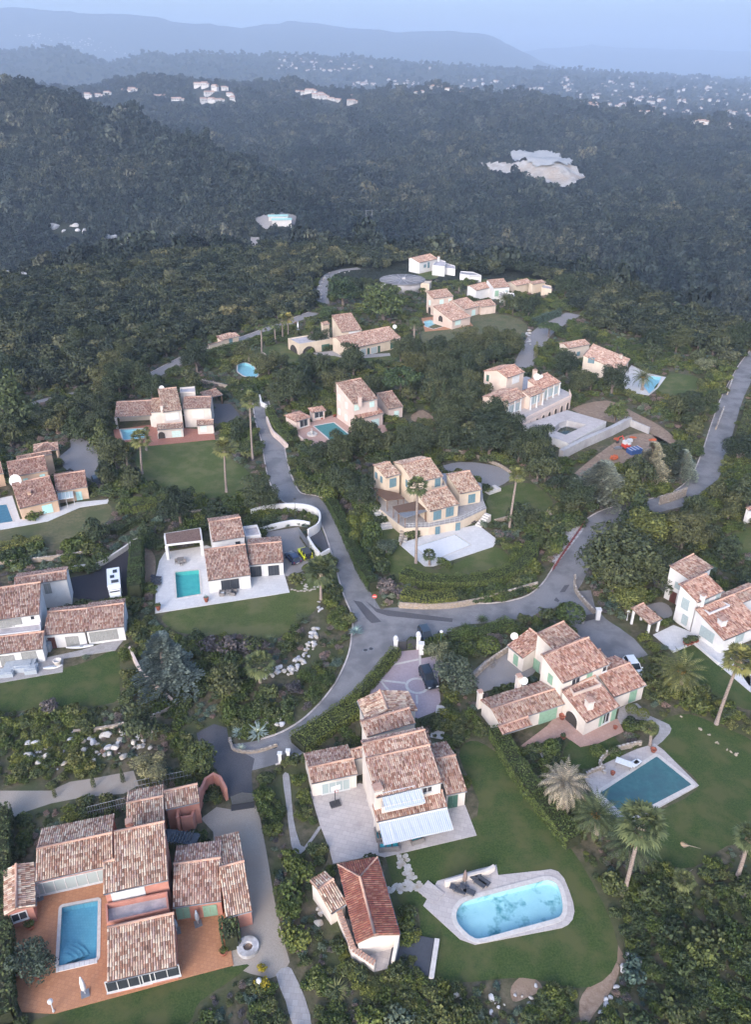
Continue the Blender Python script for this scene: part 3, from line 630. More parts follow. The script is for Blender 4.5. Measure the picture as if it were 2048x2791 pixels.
# ------------------------------------------------------------------ lawns and bare ground
for fr, P, mt, lb in (
    (DS, [(362, 1350), (500, 1325), (638, 1300), (665, 1262), (700, 1275), (700, 1330), (660, 1370), (600, 1405), (540, 1395), (470, 1400), (420, 1395), (380, 1385)], 'lawn', 'lawn below the white modern terrace'),
    (DS, [(-20, 1508), (170, 1462), (245, 1432), (262, 1450), (262, 1500), (250, 1545), (110, 1555), (-20, 1565)], 'lawn_dark', 'dark green lawn below the white villa with grey shutters'),
    (ZG, [(860, 475), (1270, 435), (1320, 500), (1500, 640), (1520, 730), (1300, 790), (1130, 760), (850, 670)], 'lawn', 'large lawn ringed by palms'),
    (ZG, [(-20, 980), (230, 930), (480, 855), (650, 825), (660, 900), (560, 1000), (400, 1060), (60, 1060), (-20, 1050)], 'lawn_dry', 'patchy lawn below the orange villa'),
    (DS, [(850, 1852), (1050, 1795), (1010, 1660), (1050, 1630), (1130, 1690), (1190, 1790), (1280, 1900), (1360, 2080), (1300, 2170), (1150, 2150), (950, 2150), (920, 2000), (880, 1985), (850, 1890)], 'lawn_dark', 'big lawn around the rounded pool'),
    (DS, [(1440, 1600), (1500, 1570), (1570, 1590), (1690, 1660), (1690, 1830), (1600, 1860), (1500, 1910), (1370, 1830), (1535, 1735), (1470, 1660)], 'lawn_dark', 'lawn beside the dark covered pool'),
    (DS, [(1310, 1590), (1380, 1660), (1330, 1680), (1270, 1690), (1240, 1650)], 'lawn_dark', 'small round lawn below the pink terrace'),
    (ZI, [(190, 710), (390, 655), (530, 750), (490, 830), (350, 860), (150, 870)], 'lawn', 'lawn beside the tall palm'),
    (ZH, [(900, 1200), (970, 1070), (1180, 1220), (1500, 1085), (1620, 1130), (1640, 1220), (1400, 1260), (1000, 1290)], 'lawn', 'lawn strip below the white pool cover'),
    (ZH, [(850, 970), (960, 940), (1010, 1000), (960, 1080), (900, 1150), (850, 1090)], 'lawn', 'small lawn beside the stone steps'),
    (DS, [(940, 720), (1040, 693), (1120, 693), (1160, 718), (1120, 748), (1020, 760), (960, 785), (930, 760)], 'lawn_dry', 'dry lawn below the peach hilltop villa'),
    (ZP, [(560, 440), (690, 330), (780, 285), (1050, 330), (1050, 430), (1000, 540), (800, 590), (640, 520)], 'lawn', 'lawn beside the turquoise pool'),
    (ZA, [(320, 1572), (1398, 1288), (1440, 1330), (1200, 1500), (1050, 1660), (250, 1660)], 'lawn_dark', 'grass strip below the terracotta terrace'),
    (ZF, [(1300, 430), (1440, 500), (1500, 560), (1652, 700), (1652, 800), (1420, 700), (1260, 600), (1230, 500)], 'lawn_dark', 'grass below the far right villa'),
    (DS, [(1600, 1180), (1660, 1160), (1660, 1220), (1610, 1210)], 'lawn', 'grass at the right picture edge'),
    (ZJ, [(650, 690), (800, 630), (860, 660), (960, 700), (1150, 690), (1160, 740), (900, 760), (760, 720), (690, 740)], 'lawn', 'small lawn below the arched terrace'),
    (ZJ, [(1250, 715), (1540, 680), (1560, 720), (1300, 760)], 'lawn', 'lawn strip below the long glazed villa'),
    (ZK, [(300, 175), (420, 200), (420, 240), (330, 240)], 'lawn', 'grass beside the round water tank')):
    sheet('lawn', pts(fr, *P), 0.036, MAT[mt], 4, lb)
for fr, P, mt, lb in (
    (ZI, [(640, 620), (780, 500), (950, 390), (1080, 380), (1200, 440), (1180, 500), (1050, 480), (900, 560), (720, 620)], 'dirt', 'bare earth of the building site'),
    (ZI, [(640, 240), (840, 190), (1000, 260), (1150, 340), (1230, 420), (1180, 480), (1080, 370), (960, 330), (850, 310)], 'dirt', 'worn earth slope above the building site'),
    (ZK, [(520, 620), (430, 640), (450, 680), (540, 650), (560, 600)], 'dirt', 'bare earth patch below the dry lawn'),
    (ZH, [(1190, 610), (1350, 570), (1560, 600), (1640, 660), (1560, 720), (1460, 730), (1380, 640), (1240, 650)], 'greygravel', 'gravel yard behind the yellow villa'),
    (ZH, [(1040, 290), (1110, 260), (1190, 330), (1060, 330)], 'dirt', 'earth bed in the pink villa garden'),
    (ZC, [(60, 120), (130, 100), (420, 480), (560, 640), (480, 620), (390, 540)], 'dirt', 'bare earth strip along the garden hedge'),
    (ZC, [(650, 900), (720, 960), (900, 1250), (840, 1260), (760, 1080)], 'dirt', 'worn path along the garden edge'),
    (ZC, [(810, 1260), (860, 1300), (820, 1420), (720, 1560), (640, 1660), (620, 1500), (700, 1380)], 'dirt', 'bare earth bank at the bottom of the garden'),
    (ZC, [(210, 1410), (300, 1340), (400, 1420), (300, 1480), (220, 1500)], 'dirt', 'bare earth bed at the bottom of the garden'),
    (ZD, [(870, -130), (930, -70), (925, 60), (880, 90), (850, 30)], 'dirt', 'mulched bed beside the white modern terrace'),
    (ZN, [(230, 1620), (430, 1540), (560, 1580), (600, 1700), (420, 1740)], 'greygravel', 'paved yard before the far right villa'),
    (ZN, [(370, 1200), (560, 1150), (560, 1380), (420, 1400)], 'greygravel', 'grey yard left of the far right villa')):
    sheet('bare_ground', pts(fr, *P), 0.03, MAT[mt], 3, lb)
# ------------------------------------------------------------------ terraces
for nm, fr, P, mt, lb in (
    ('terrace', ZA, [(60, 860), (600, 700), (1340, 930), (1372, 1080), (1390, 1210), (1402, 1280), (330, 1572), (130, 1562), (60, 1400)], 'terracotta', 'terracotta paved terrace around the blue pool'),
    ('patio', ZB, [(430, 240), (730, 190), (1362, 320), (1432, 502), (880, 632), (830, 620), (570, 672), (545, 580), (490, 440)], 'stonepave', 'pale stone patio in front of the striped awnings'),
    ('pool_deck', DS, [(931, 1992), (962, 1938), (1050, 1912), (1092, 1902), (1096, 1925), (1190, 1915), (1212, 1912), (1228, 1917), (1241, 1932), (1252, 1958), (1261, 1985), (1264, 2005), (1260, 2022), (1250, 2034), (1236, 2041), (1045, 2078), (1012, 2066)], 'stonepave', 'pale stone deck around the rounded pool'),
    ('terrace', ZF, [(345, 1008), (500, 890), (600, 780), (720, 860), (900, 850), (935, 920), (790, 988), (690, 1008), (600, 945), (460, 988)], 'pinkpave', 'pink paved terrace of the cream villa'),
    ('pool_deck', DS, [(1285, 1712), (1330, 1680), (1400, 1648), (1440, 1636), (1460, 1650), (1538, 1728), (1386, 1812), (1335, 1788)], 'stonepave', 'stone deck around the dark covered pool'),
    ('terrace', DS, [(343, 1266), (350, 1235), (362, 1215), (455, 1200), (625, 1262), (637, 1303), (341, 1349)], 'whitepave', 'white paved terrace around the turquoise pool'),
    ('patio', ZD, [(-60, 610), (260, 540), (490, 490), (742, 410), (770, 395), (692, 492), (380, 542), (376, 622), (-60, 698)], 'greypave', 'grey paved patio of the white villa with grey shutters'),
    ('terrace', ZO, [(-100, 1170), (180, 1110), (300, 1470), (860, 1300), (1150, 1210), (1600, 1170), (1645, 1140), (1610, 1225), (1200, 1285), (720, 1495), (60, 1615), (-100, 1640)], 'whitepave', 'pale paved terrace of the orange villa'),
    ('terrace', ZG, [(678, 380), (900, 350), (1282, 385), (1292, 437), (905, 475), (700, 452)], 'redtile', 'red tiled terrace above the palm lawn'),
    ('terrace', ZH, [(345, 362), (580, 288), (892, 355), (895, 395), (700, 432), (490, 528), (365, 432)], 'pinkpave', 'pink terrace around the teal covered pool'),
    ('pool_deck', ZH, [(965, 1065), (1145, 1005), (1440, 950), (1558, 1040), (1530, 1082), (1172, 1198), (1118, 1198)], 'whitepave', 'white deck around the covered pool of the yellow villa'),
    ('terrace', ZF, [(1100, 375), (1215, 320), (1390, 390), (1480, 455), (1652, 610), (1652, 700), (1470, 545), (1330, 425), (1212, 472)], 'whitepave', 'white terrace of the far right villa'),
    ('pool_deck', ZF, [(1600, 600), (1700, 560), (1700, 700), (1640, 660)], 'whitepave', 'white paving at the right picture edge'),
    ('pool_deck', ZP, [(200, 330), (300, 190), (480, 280), (690, 328), (600, 450), (500, 530), (240, 500)], 'whitepave', 'white paving around the turquoise pool'),
    ('terrace', ZK, [(330, 480), (400, 470), (620, 500), (640, 525), (480, 548), (350, 560)], 'terracotta', 'terracotta paving of the peach hilltop villa'),
    ('terrace', ZJ, [(1000, 690), (1150, 670), (1200, 700), (1460, 690), (1465, 705), (1210, 728), (1130, 705), (1040, 705)], 'greypave', 'grey paving along the long glazed villa'),
    ('yard', ZF, [(65, 600), (150, 520), (290, 455), (450, 560), (420, 600), (330, 640), (130, 700)], 'greygravel', 'grey gravel yard with garden furniture'),
    ('terrace', ZB, [(600, 980), (640, 1000), (965, 1100), (930, 1292), (820, 1320), (690, 1225)], 'stonepave', 'stone terrace of the red roofed pool house'),
    ('path', ZB, [(265, 140), (300, 130), (312, 200), (330, 400), (360, 520), (395, 570), (480, 450), (495, 460), (400, 590), (355, 610), (318, 560), (285, 300)], 'greypave', 'grey stone garden path by the hedge'),
    ('path', ZF, [(910, 790), (1010, 760), (1080, 830), (1190, 880), (1195, 930), (1110, 1010), (1070, 1000), (1130, 930), (1120, 880), (1000, 850), (910, 880)], 'greypave', 'winding grey stone path by the topiary'),
    ('path', ZB, [(225, 1335), (300, 1290), (335, 1335), (400, 1480), (440, 1660), (335, 1660), (285, 1500)], 'greypave', 'rough stone path running down from the gravel drive')):
    sheet(nm, pts(fr, *P), 0.10 if nm != 'path' else 0.045, MAT[mt], 0 if nm != 'path' else 2, lb, thick=0.12 if nm != 'path' else 0)
# stepping stones, laid one by one
def stone_patch(name, fr, quads, n, size, label, mat, seed, group):
    r = random.Random(seed); C = [G(fr(*p)).xy for p in quads]; line_ = cr_open(C, 8); out = []
    for i in range(n):
        t = (i + 0.5) / n * (len(line_) - 1); k = min(int(t), len(line_) - 2); p = line_[k].lerp(line_[k + 1], t - k)
        d = (line_[k + 1] - line_[k]).normalized(); s = r.uniform(-0.55, 0.55) * size[2]
        q = p + Vector((-d.y, d.x)) * s; m_ = r.randint(5, 7); a0 = r.random() * 6
        poly = [(q.x + math.cos(a0 + 6.283 * j / m_) * size[0] * r.uniform(.7, 1.1), q.y + math.sin(a0 + 6.283 * j / m_) * size[1] * r.uniform(.7, 1.1)) for j in range(m_)]
        o = MB().prism(poly, 0.0, 0.085 + 0.01 * r.random()).build('stepping_stone', mat); tag(o, label, 'stepping stone', group)
stone_patch('stepping_stone', ZB, [(980, 620), (1010, 720), (1060, 790), (1140, 860)], 60, (0.34, 0.3, 1.1), 'flat white stone in the curved lawn path to the pool', MAT['whitestone'], 3, 'stones of the lawn path')
stone_patch('stepping_stone', ZB, [(890, 822), (960, 822), (1050, 812)], 26, (0.34, 0.3, 0.9), 'flat white stone in the path branch to the pool house', MAT['whitestone'], 4, 'stones of the pool house path')
stone_patch('stepping_stone', ZE, [(380, 25), (385, 85), (400, 125)], 10, (0.32, 0.22, 0.9), 'flat white stepping stone on the grass beside the parked yellow car', MAT['whitestone'], 5, 'stepping stones by the parking court')
stone_patch('stepping_stone', ZE, [(310, 130), (420, 130), (490, 100)], 12, (0.32, 0.22, 0.6), 'flat white stepping stone at the lawn edge by the white terrace', MAT['whitestone'], 6, 'stepping stones by the white terrace')
# ------------------------------------------------------------------ house materials
def tile_mat(name, cols, lichen=0.25):
    m, nt, b = nmat(name, 0.85, 0.15)
    ge = N(nt, 'ShaderNodeNewGeometry'); n = len(cols)
    col = ramp(nt, ge.outputs['Random Per Island'], [((i + 0.0) / n, c) for i, c in enumerate(cols)], 'CONSTANT')
    k = ramp(nt, noise(nt, 0.8, 4, rough=0.7), [(0.35, (0.74, 0.70, 0.70)), (0.65, (1.1, 1.06, 1.04))])
    col = mixc(nt, 1.0, col, k, 'MULTIPLY')
    lk = ramp(nt, noise(nt, 0.45, 6, rough=0.75), [(0.5, (0, 0, 0)), (0.66, (lichen, lichen, lichen))]); col = mixc(nt, lk, col, (0.17, 0.145, 0.125))
    nt.links.new(col, b.inputs['Base Color']); return m
TC = [(0.57, 0.43, 0.345), (0.43, 0.255, 0.19), (0.64, 0.53, 0.43), (0.50, 0.345, 0.285), (0.36, 0.20, 0.15), (0.68, 0.58, 0.49), (0.46, 0.33, 0.30), (0.55, 0.385, 0.31), (0.27, 0.165, 0.13), (0.61, 0.48, 0.385)]
#(0.62, 0.44, 0.35), (0.47, 0.22, 0.155), (0.68, 0.55, 0.43), (0.54, 0.33, 0.27), (0.36, 0.165, 0.12), (0.74, 0.62, 0.52), (0.50, 0.31, 0.29), (0.60, 0.38, 0.30), (0.24, 0.135, 0.10), (0.66, 0.50, 0.39)]
def shift(k, r=1.0, g=1.0, b=1.0): return [(c[0] * k * r, c[1] * k * g, c[2] * k * b) for c in TC]
MAT['t_pale'] = tile_mat('straw_and_terracotta_tiles', shift(1.04, 1.0, 1.0, 0.93))
MAT['t_mix'] = tile_mat('mixed_canal_tiles', shift(0.92, 1.0, 0.95, 0.93), 0.45)
MAT['t_red'] = tile_mat('red_canal_tiles', shift(0.88, 1.02, 0.88, 0.84))
MAT['t_brown'] = tile_mat('weathered_canal_tiles', shift(0.80, 1.0, 0.95, 0.92), 0.6)
MAT['t_pink'] = tile_mat('pink_canal_tiles', shift(0.97, 1.0, 0.95, 0.92))
MAT['t_deep'] = tile_mat('deep_red_tiles', [(0.30, 0.115, 0.08), (0.26, 0.09, 0.065), (0.34, 0.15, 0.10), (0.24, 0.085, 0.07), (0.37, 0.18, 0.13), (0.29, 0.11, 0.085)])
MAT['board'] = surf('roof_bed', (0.20, 0.115, 0.08), (0.28, 0.165, 0.12), 2)
MAT['cap'] = surf('ridge_tiles', (0.398, 0.232, 0.174), (0.498, 0.324, 0.249), 2.5)
MAT['cream'] = surf('cream_render', (0.581, 0.490, 0.407), (0.639, 0.556, 0.473), 0.7, (0.531, 0.448, 0.382), 0.3, bs=14, bstr=0.15, bd=0.01)
MAT['ivory'] = surf('ivory_render', (0.598, 0.531, 0.473), (0.656, 0.589, 0.531), 0.7, (0.556, 0.490, 0.440), 0.3, bs=14, bstr=0.15, bd=0.01)
MAT['pinkwall'] = surf('salmon_render', (0.419, 0.185, 0.139), (0.498, 0.234, 0.179), 0.8, (0.378, 0.174, 0.134), 0.3, bs=14, bstr=0.15, bd=0.01)
MAT['ochre'] = surf('ochre_render', (0.498, 0.349, 0.249), (0.548, 0.398, 0.295), 0.7, (0.457, 0.320, 0.232), 0.3, bs=14, bstr=0.15, bd=0.01)
MAT['straw'] = surf('straw_render', (0.556, 0.452, 0.349), (0.598, 0.498, 0.394), 0.7, (0.515, 0.415, 0.324), 0.3, bs=14, bstr=0.15, bd=0.01)
MAT['rose'] = surf('rose_render', (0.598, 0.465, 0.407), (0.656, 0.531, 0.465), 0.7, (0.556, 0.432, 0.382), 0.3, bs=14, bstr=0.15, bd=0.01)
MAT['peach'] = surf('peach_render', (0.581, 0.457, 0.382), (0.622, 0.506, 0.432), 0.7, (0.539, 0.423, 0.357), 0.3, bs=14, bstr=0.15, bd=0.01)
def glassmat(name, c, rough=0.08):
    m, nt, b = nmat(name, rough, 0.6); b.inputs['Base Color'].default_value = (*c, 1); return m
MAT['glass'] = glassmat('dark_window_glass', (0.035, 0.04, 0.05))
MAT['glass_pale'] = glassmat('curtained_glass', (0.34, 0.40, 0.40), 0.15)
MAT['frame'] = plain('white_frame', (0.598, 0.589, 0.581), 0.5)
MAT['dframe'] = plain('dark_frame', (0.05, 0.05, 0.055), 0.5)
MAT['s_green'] = plain('sage_green_shutter', (0.235, 0.37, 0.27), 0.6)
MAT['s_dgreen'] = plain('dark_green_shutter', (0.05, 0.12, 0.09), 0.6)
MAT['s_grey'] = plain('grey_shutter', (0.26, 0.26, 0.255), 0.6)
MAT['s_turq'] = plain('turquoise_shutter', (0.42, 0.68, 0.66), 0.6)
MAT['s_mint'] = plain('pale_mint_shutter', (0.58, 0.72, 0.67), 0.6)
MAT['s_blue'] = plain('slate_blue_shutter', (0.13, 0.22, 0.26), 0.6)
MAT['s_steel'] = plain('steel_blue_shutter', (0.36, 0.42, 0.43), 0.6)
MAT['s_white'] = plain('white_roller_shutter', (0.647, 0.639, 0.631), 0.6)
MAT['s_maroon'] = plain('maroon_door', (0.10, 0.035, 0.03), 0.6)
MAT['dark'] = plain('shaded_interior', (0.05, 0.042, 0.038), 0.9)  # near-black colour painted in place of shade inside arches and the pavilion
MAT['wood'] = plain('dark_wood', (0.13, 0.075, 0.05), 0.8)
MAT['metal'] = plain('grey_metal', (0.22, 0.23, 0.25), 0.45, 0.5, 0.3)
MAT['floor'] = surf('balcony_floor', (0.42, 0.38, 0.39), (0.52, 0.47, 0.47), 3, (0.36, 0.33, 0.34), 0.6)

def tile_field(P0, U, S, w_, l_, keep=None):
    """canal tiles on a slope: P0 lower corner, U along the eave, S up the slope"""
    Nn = U.cross(S).normalized()
    if Nn.z < 0: Nn = -Nn
    nc = max(1, int(round(w_ / 0.25))); nr = max(1, int(round(l_ / 0.42))); cw = w_ / nc; rl = l_ / nr
    I, J = np.meshgrid(np.arange(nc), np.arange(nr)); I = I.ravel(); J = J.ravel()
    cu = (I + 0.5) * cw; cs = J * rl
    if keep is not None:
        k = keep(cu, cs + rl / 2); I, J, cu, cs = I[k], J[k], cu[k], cs[k]
    n = len(I)
    if n == 0: return None
    ju = rng.uniform(-0.012, 0.012, n); jz = rng.uniform(0, 0.02, n); jl = rng.uniform(-0.05, 0.05, n)
    ang = np.array([0.0, 0.9, 1.57, 2.24, 3.1416]); rl0 = cw * 0.45; rl1 = cw * 0.34
    out = np.zeros((n, 10, 3)); u = np.array(U); s = np.array(S); nn = np.array(Nn); p0 = np.array(P0)
    for e, (rr, ds, hz) in enumerate(((rl0, 0.0, 0.055), (rl1, rl * 1.12, 0.02))):
        for q, a in enumerate(ang):
            out[:, e * 5 + q] = p0 + (cu + ju - math.cos(a) * rr)[:, None] * u + (cs + ds + jl)[:, None] * s + (math.sin(a) * rr * 0.95 + hz - 0.02 + jz)[:, None] * nn
    V = out.reshape(-1, 3); b0 = (np.arange(n) * 10)[:, None]
    Q = np.concatenate([b0 + np.array([q, q + 1, q + 6, q + 5]) for q in range(4)])
    return V, Q
class House:
    def __init__(s, name, label, at, wall, tile, cat='house', z0=0.0, group='villas of the estate'):
        g = G(at); s.o = Vector((g.x, g.y, 0)); s.root = empty(name, s.o); tag(s.root, label, cat, group)
        s.wall = MAT[wall]; s.tile = MAT[tile]; s.z0 = z0; s.bl = []
    def put(s, name, me, mat, parent=None):
        o = link(name, me, mat, parent or s.root)
        if parent is None: o.location = -s.o
        return o
    def mb(s, name, mb, mat, parent=None, smooth=False): return s.put(name, mesh(name, mb.V, mb.F, smooth), mat, parent)
    def solve(s, f, target):
        """smallest-error parameter for a point moving along a line, by its image position"""
        best = None
        for k in range(1, 400):
            t = k * 0.08; q = project(f(t)); e = (q[0] - target[0]) ** 2 + (q[1] - target[1]) ** 2
            if best is None or e < best[0]: best = (e, t)
        return best[1]
    def block(s, fr, A, B, D, he, E=None, back=0.0, bh=None, slope=17, over=0.3, wall=None, tile=None, hip=(0, 0), name='roof', walls=True, z0=None, maxd=None):
        he += s.z0; z0 = s.z0 - 0.05 if z0 is None else z0
        a = G(fr(*A), he); b_ = G(fr(*B), he); U = (b_ - a); wd = U.length; U.normalize(); Vv = Vector((-U.y, U.x, 0)); tn = math.tan(R(slope))
        d = G(fr(*D), he)
        if (d - a).dot(Vv) < 0: Vv = -Vv
        t = s.solve(lambda t: a + Vv * t + Vector((0, 0, t * tn)) + U * max(0, min(wd, (d - a).dot(U))) * 0, fr(*D)) if maxd is None else maxd
        hr = he + t * tn
        if E is not None: back = s.solve(lambda q: a + Vv * (t + q) + Vector((0, 0, hr - he - q * tn)), fr(*E))
        if bh is None: bh = hr - back * tn
        else: bh += s.z0
        P = lambda u, v, z: a + U * u + Vv * v + Vector((0, 0, z - he))
        bl = dict(a=a, U=U, V=Vv, w=wd, t=t, back=back, he=he, hr=hr, bh=bh, over=over, z0=z0)
        s.bl.append(bl); BLOCK.append([q.xy for q in (P(-.3, -.3, 0), P(wd + .3, -.3, 0), P(wd + .3, t + back + .3, 0), P(-.3, t + back + .3, 0))]); h0, h1 = hip; T = t + back; o = over; g_ = 0.12 if not (h0 or h1) else over
        if walls:
            zz = lambda v: (he + v * tn if v <= t else hr - (v - t) * (hr - bh) / max(back, 1e-6)) - 0.10
            pr = [(o, z0), (o, zz(o)), (t, zz(t))] + ([(T - o, zz(T - o)), (T - o, z0)] if back > 0.6 else [(t, z0)])
            mb = MB(); n = len(pr); g0 = g_ if not h0 else o; g1 = g_ if not h1 else o
            if h0 or h1: pr = [(o, z0), (o, he - 0.02), (T - o, bh - 0.02), (T - o, z0)] if back > 0.6 else [(o, z0), (o, he - 0.02), (t, he - 0.02), (t, z0)]; n = len(pr)
            Vt = [P(g0, v, z) for v, z in pr] + [P(wd - g1, v, z) for v, z in pr]
            fl = U.cross(Vv).z < 0
            F = [tuple(range(n)), tuple(range(2 * n - 1, n - 1, -1))] + [(i, i + n, (i + 1) % n + n, (i + 1) % n) for i in range(n)]
            if not fl: F = [tuple(reversed(f)) for f in F]
            mb.add(Vt, F); bl['wall'] = s.mb('wall', mb, MAT[wall] if wall else s.wall)
        # roof bed and tiles
        slopes = [([P(0, 0, he), P(wd, 0, he), P(wd - h1, t, hr), P(h0, t, hr)], lambda u, q, l: (u > h0 * q / l) & (u < wd - h1 * q / l))]
        if back > 0.3: slopes.append(([P(wd, T, bh), P(0, T, bh), P(h0, t, hr), P(wd - h1, t, hr)], lambda u, q, l: (u > h1 * q / l) & (u < wd - h0 * q / l)))
        if h0: slopes.append(([P(0, T, bh), P(0, 0, he), P(h0, t, hr)], lambda u, q, l: (u > back / T * T * q / l) & (u < T - t * q / l)))
        if h1: slopes.append(([P(wd, 0, he), P(wd, T, bh), P(wd - h1, t, hr)], lambda u, q, l: (u > t * q / l) & (u < T - back * q / l)))
        mb = MB()
        for q, _ in slopes:
            n = len(q); lo = [p - Vector((0, 0, 0.13)) for p in q]; b0 = q + lo
            nz = (q[1] - q[0]).cross(q[2] - q[0]).z
            F = [tuple(range(n)), tuple(range(2 * n - 1, n - 1, -1))] + [((i + 1) % n, i, i + n, (i + 1) % n + n) for i in range(n)]
            if nz < 0: F = [tuple(reversed(f)) for f in F]
            mb.add(b0, F)
        rf = s.mb(name, mb, MAT['board']); VV = []; QQ = []; off = 0
        for q, kp in slopes:
            Ud = (q[1] - q[0]); wl = Ud.length; Ud.normalize()
            apex = q[2] if len(q) == 3 else q[3]
            Sv = (apex - q[0]); Sv = Sv - Ud * Sv.dot(Ud); l_ = Sv.length; Sv.normalize()
            keep = (lambda kp, l_: (lambda u, v: kp(u, v, l_)))(kp, l_)
            r_ = tile_field(q[0], Ud, Sv, wl, l_, keep)
            if r_: VV.append(r_[0]); QQ.append(r_[1] + off); off += len(r_[0])
        to = link('roof_tiles', np_mesh('roof_tiles', np.concatenate(VV), np.concatenate(QQ)), MAT[tile] if tile else s.tile, rf); to['kind'] = 'stuff'
        mb = MB(); up = Vector((0, 0, 0.07))
        mb.tube([P(h0, t, hr) + up, P(wd - h1, t, hr) + up], 0.15, 8)
        for hh, c0, c1, ap in ((h0, P(0, 0, he), P(0, T, bh), P(h0, t, hr)), (h1, P(wd, 0, he), P(wd, T, bh), P(wd - h1, t, hr))):
            if hh:
                mb.tube([c0 + up * 0.6, ap + up], 0.11, 6)
                if back > 0.3: mb.tube([c1 + up * 0.6, ap + up], 0.11, 6)
        link('ridge_cap', mesh('ridge_cap', mb.V, mb.F, True), MAT['cap'], rf)
        mb = MB(); dn = Vector((0, 0, -0.06)); mb.tube([P(0.05, -0.07, he) + dn, P(wd - 0.05, -0.07, he) + dn], 0.07, 6)
        link('gutter', mesh('gutter', mb.V, mb.F, True), MAT['metal'], rf)
        return bl
    def face(s, bl, f):
        a, U, V = bl['a'], bl['U'], bl['V']; o = bl['over']
        if f == 'f': return a + V * o, U, -V
        if f == 'b': return a + V * (bl['t'] + bl['back'] - o), -U, V
        if f == 'l': return a + U * 0.12, -V, -U
        return a + U * (bl['w'] - 0.12), V, U
    def opening(s, bl, f, fr, px, w_, h_, kind, n=2, label=None, hz=None):
        """a window, door or shuttered opening centred where the line of sight meets the wall"""
        p0, X, Nn = s.face(bl, f); d = ray(*fr(*px)); c0 = Vector((0, 0, CAM_H)); k = (p0 - c0).dot(Nn) / d.dot(Nn); c = c0 + d * k
        if hz is not None: c.z = s.z0 + hz
        zlo = bl['z0'] + 0.1
        if c.z - h_ / 2 < zlo: c.z = zlo + h_ / 2
        return s.window(c, X, Nn, w_, h_, kind, n, label)
    def window(s, c, X, Nn, w_, h_, kind, n=2, label=None):
        Z = Vector((0, 0, 1)); M = Matrix((X, Nn, Z)).transposed()
        def bx(mb, x, z, dx, dz, out, th): return mb.box(c + X * x + Z * z + Nn * out, (dx, th, dz), M=M)
        mb = MB(); fr_ = 0.09
        shut = kind.startswith('s_'); fm = MAT['frame']
        if kind in ('dark_frame', 'dark_glazing'): fm = MAT['dframe']
        if kind == 'arch': return s.arch(c, X, Nn, w_, h_)
        for x, z, dx, dz in ((-w_ / 2, 0, fr_, h_ + fr_), (w_ / 2, 0, fr_, h_ + fr_), (0, h_ / 2, w_ - fr_, fr_), (0, -h_ / 2, w_ - fr_, fr_)): bx(mb, x, z, dx, dz, 0.03, 0.10)
        if not shut:
            for i in range(1, n): bx(mb, -w_ / 2 + w_ * i / n, 0, 0.07, h_ - fr_, 0.03, 0.08)
        nm = 'window' if not kind in ('s_maroon',) else 'door'
        if h_ > 1.9 and shut and w_ < 1.3: nm = 'door'
        if shut: fm = MAT[kind] if kind != 's_white' else MAT['frame']
        o = s.mb(nm, mb, fm)
        if label: o['label'] = label
        if shut:
            k = 1 if kind in ('s_white', 's_maroon') else max(2, int(round(w_ / 0.7)))
            lw = (w_ - fr_) / k
            for i in range(k):
                q = MB(); x = -w_ / 2 + fr_ / 2 + lw * (i + 0.5); bx(q, x, 0, lw - 0.03, h_ - fr_, 0.03, 0.05)
                ns = max(3, int(h_ / 0.22))
                for j in range(ns): bx(q, x, -h_ / 2 + h_ * (j + 0.5) / ns, lw - 0.14, h_ / ns * 0.55, 0.06, 0.035)
                s.mb('shutter' if kind not in ('s_maroon',) else 'door_leaf', q, MAT[kind], o)
        else:
            for i in range(n):
                q = MB(); x = -w_ / 2 + w_ * (i + 0.5) / n; bx(q, x, 0, w_ / n - 0.07, h_ - fr_, 0.012, 0.03)
                s.mb('pane', q, MAT['glass_pale' if kind == 'pale' else 'glass'], o)
            sm = MB(); bx(sm, 0, -h_ / 2 - 0.09, w_ + 0.2, 0.07, 0.07, 0.2); s.mb('sill', sm, MAT['frame'], o)
        return o
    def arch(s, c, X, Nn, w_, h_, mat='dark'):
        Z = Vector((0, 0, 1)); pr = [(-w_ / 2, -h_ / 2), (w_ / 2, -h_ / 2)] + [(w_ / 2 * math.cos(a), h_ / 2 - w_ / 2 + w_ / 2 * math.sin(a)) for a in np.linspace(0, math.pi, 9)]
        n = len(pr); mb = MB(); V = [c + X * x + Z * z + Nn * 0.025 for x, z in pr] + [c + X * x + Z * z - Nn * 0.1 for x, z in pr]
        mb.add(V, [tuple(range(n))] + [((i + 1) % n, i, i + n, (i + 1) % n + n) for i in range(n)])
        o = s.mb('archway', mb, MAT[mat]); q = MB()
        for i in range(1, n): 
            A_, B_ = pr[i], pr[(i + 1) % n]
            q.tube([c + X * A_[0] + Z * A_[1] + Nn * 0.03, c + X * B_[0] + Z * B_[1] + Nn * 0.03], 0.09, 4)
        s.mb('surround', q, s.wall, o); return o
    def chimney(s, fr, px, z, w_=0.7, h_=1.3, mat=None):
        c = G(fr(*px), z + s.z0); mb = MB(); mb.box(c + Vector((0, 0, h_ / 2 - 0.8)), (w_, w_, h_ + 1.6), R(20)).box(c + Vector((0, 0, h_ + 0.03)), (w_ + 0.16, w_ + 0.16, 0.1), R(20))
        o = s.mb('chimney', mb, MAT[mat] if mat else s.wall); q = MB()
        for i in (-1, 1): q.box(c + Vector((0.2 * w_ * i, 0.0, h_ + 0.16)), (0.12, w_ * 0.8, 0.2), R(20))
        q.box(c + Vector((0, 0, h_ + 0.3)), (w_ + 0.1, w_ + 0.1, 0.08), R(20)); s.mb('chimney_cap', q, MAT['cap'], o); return o
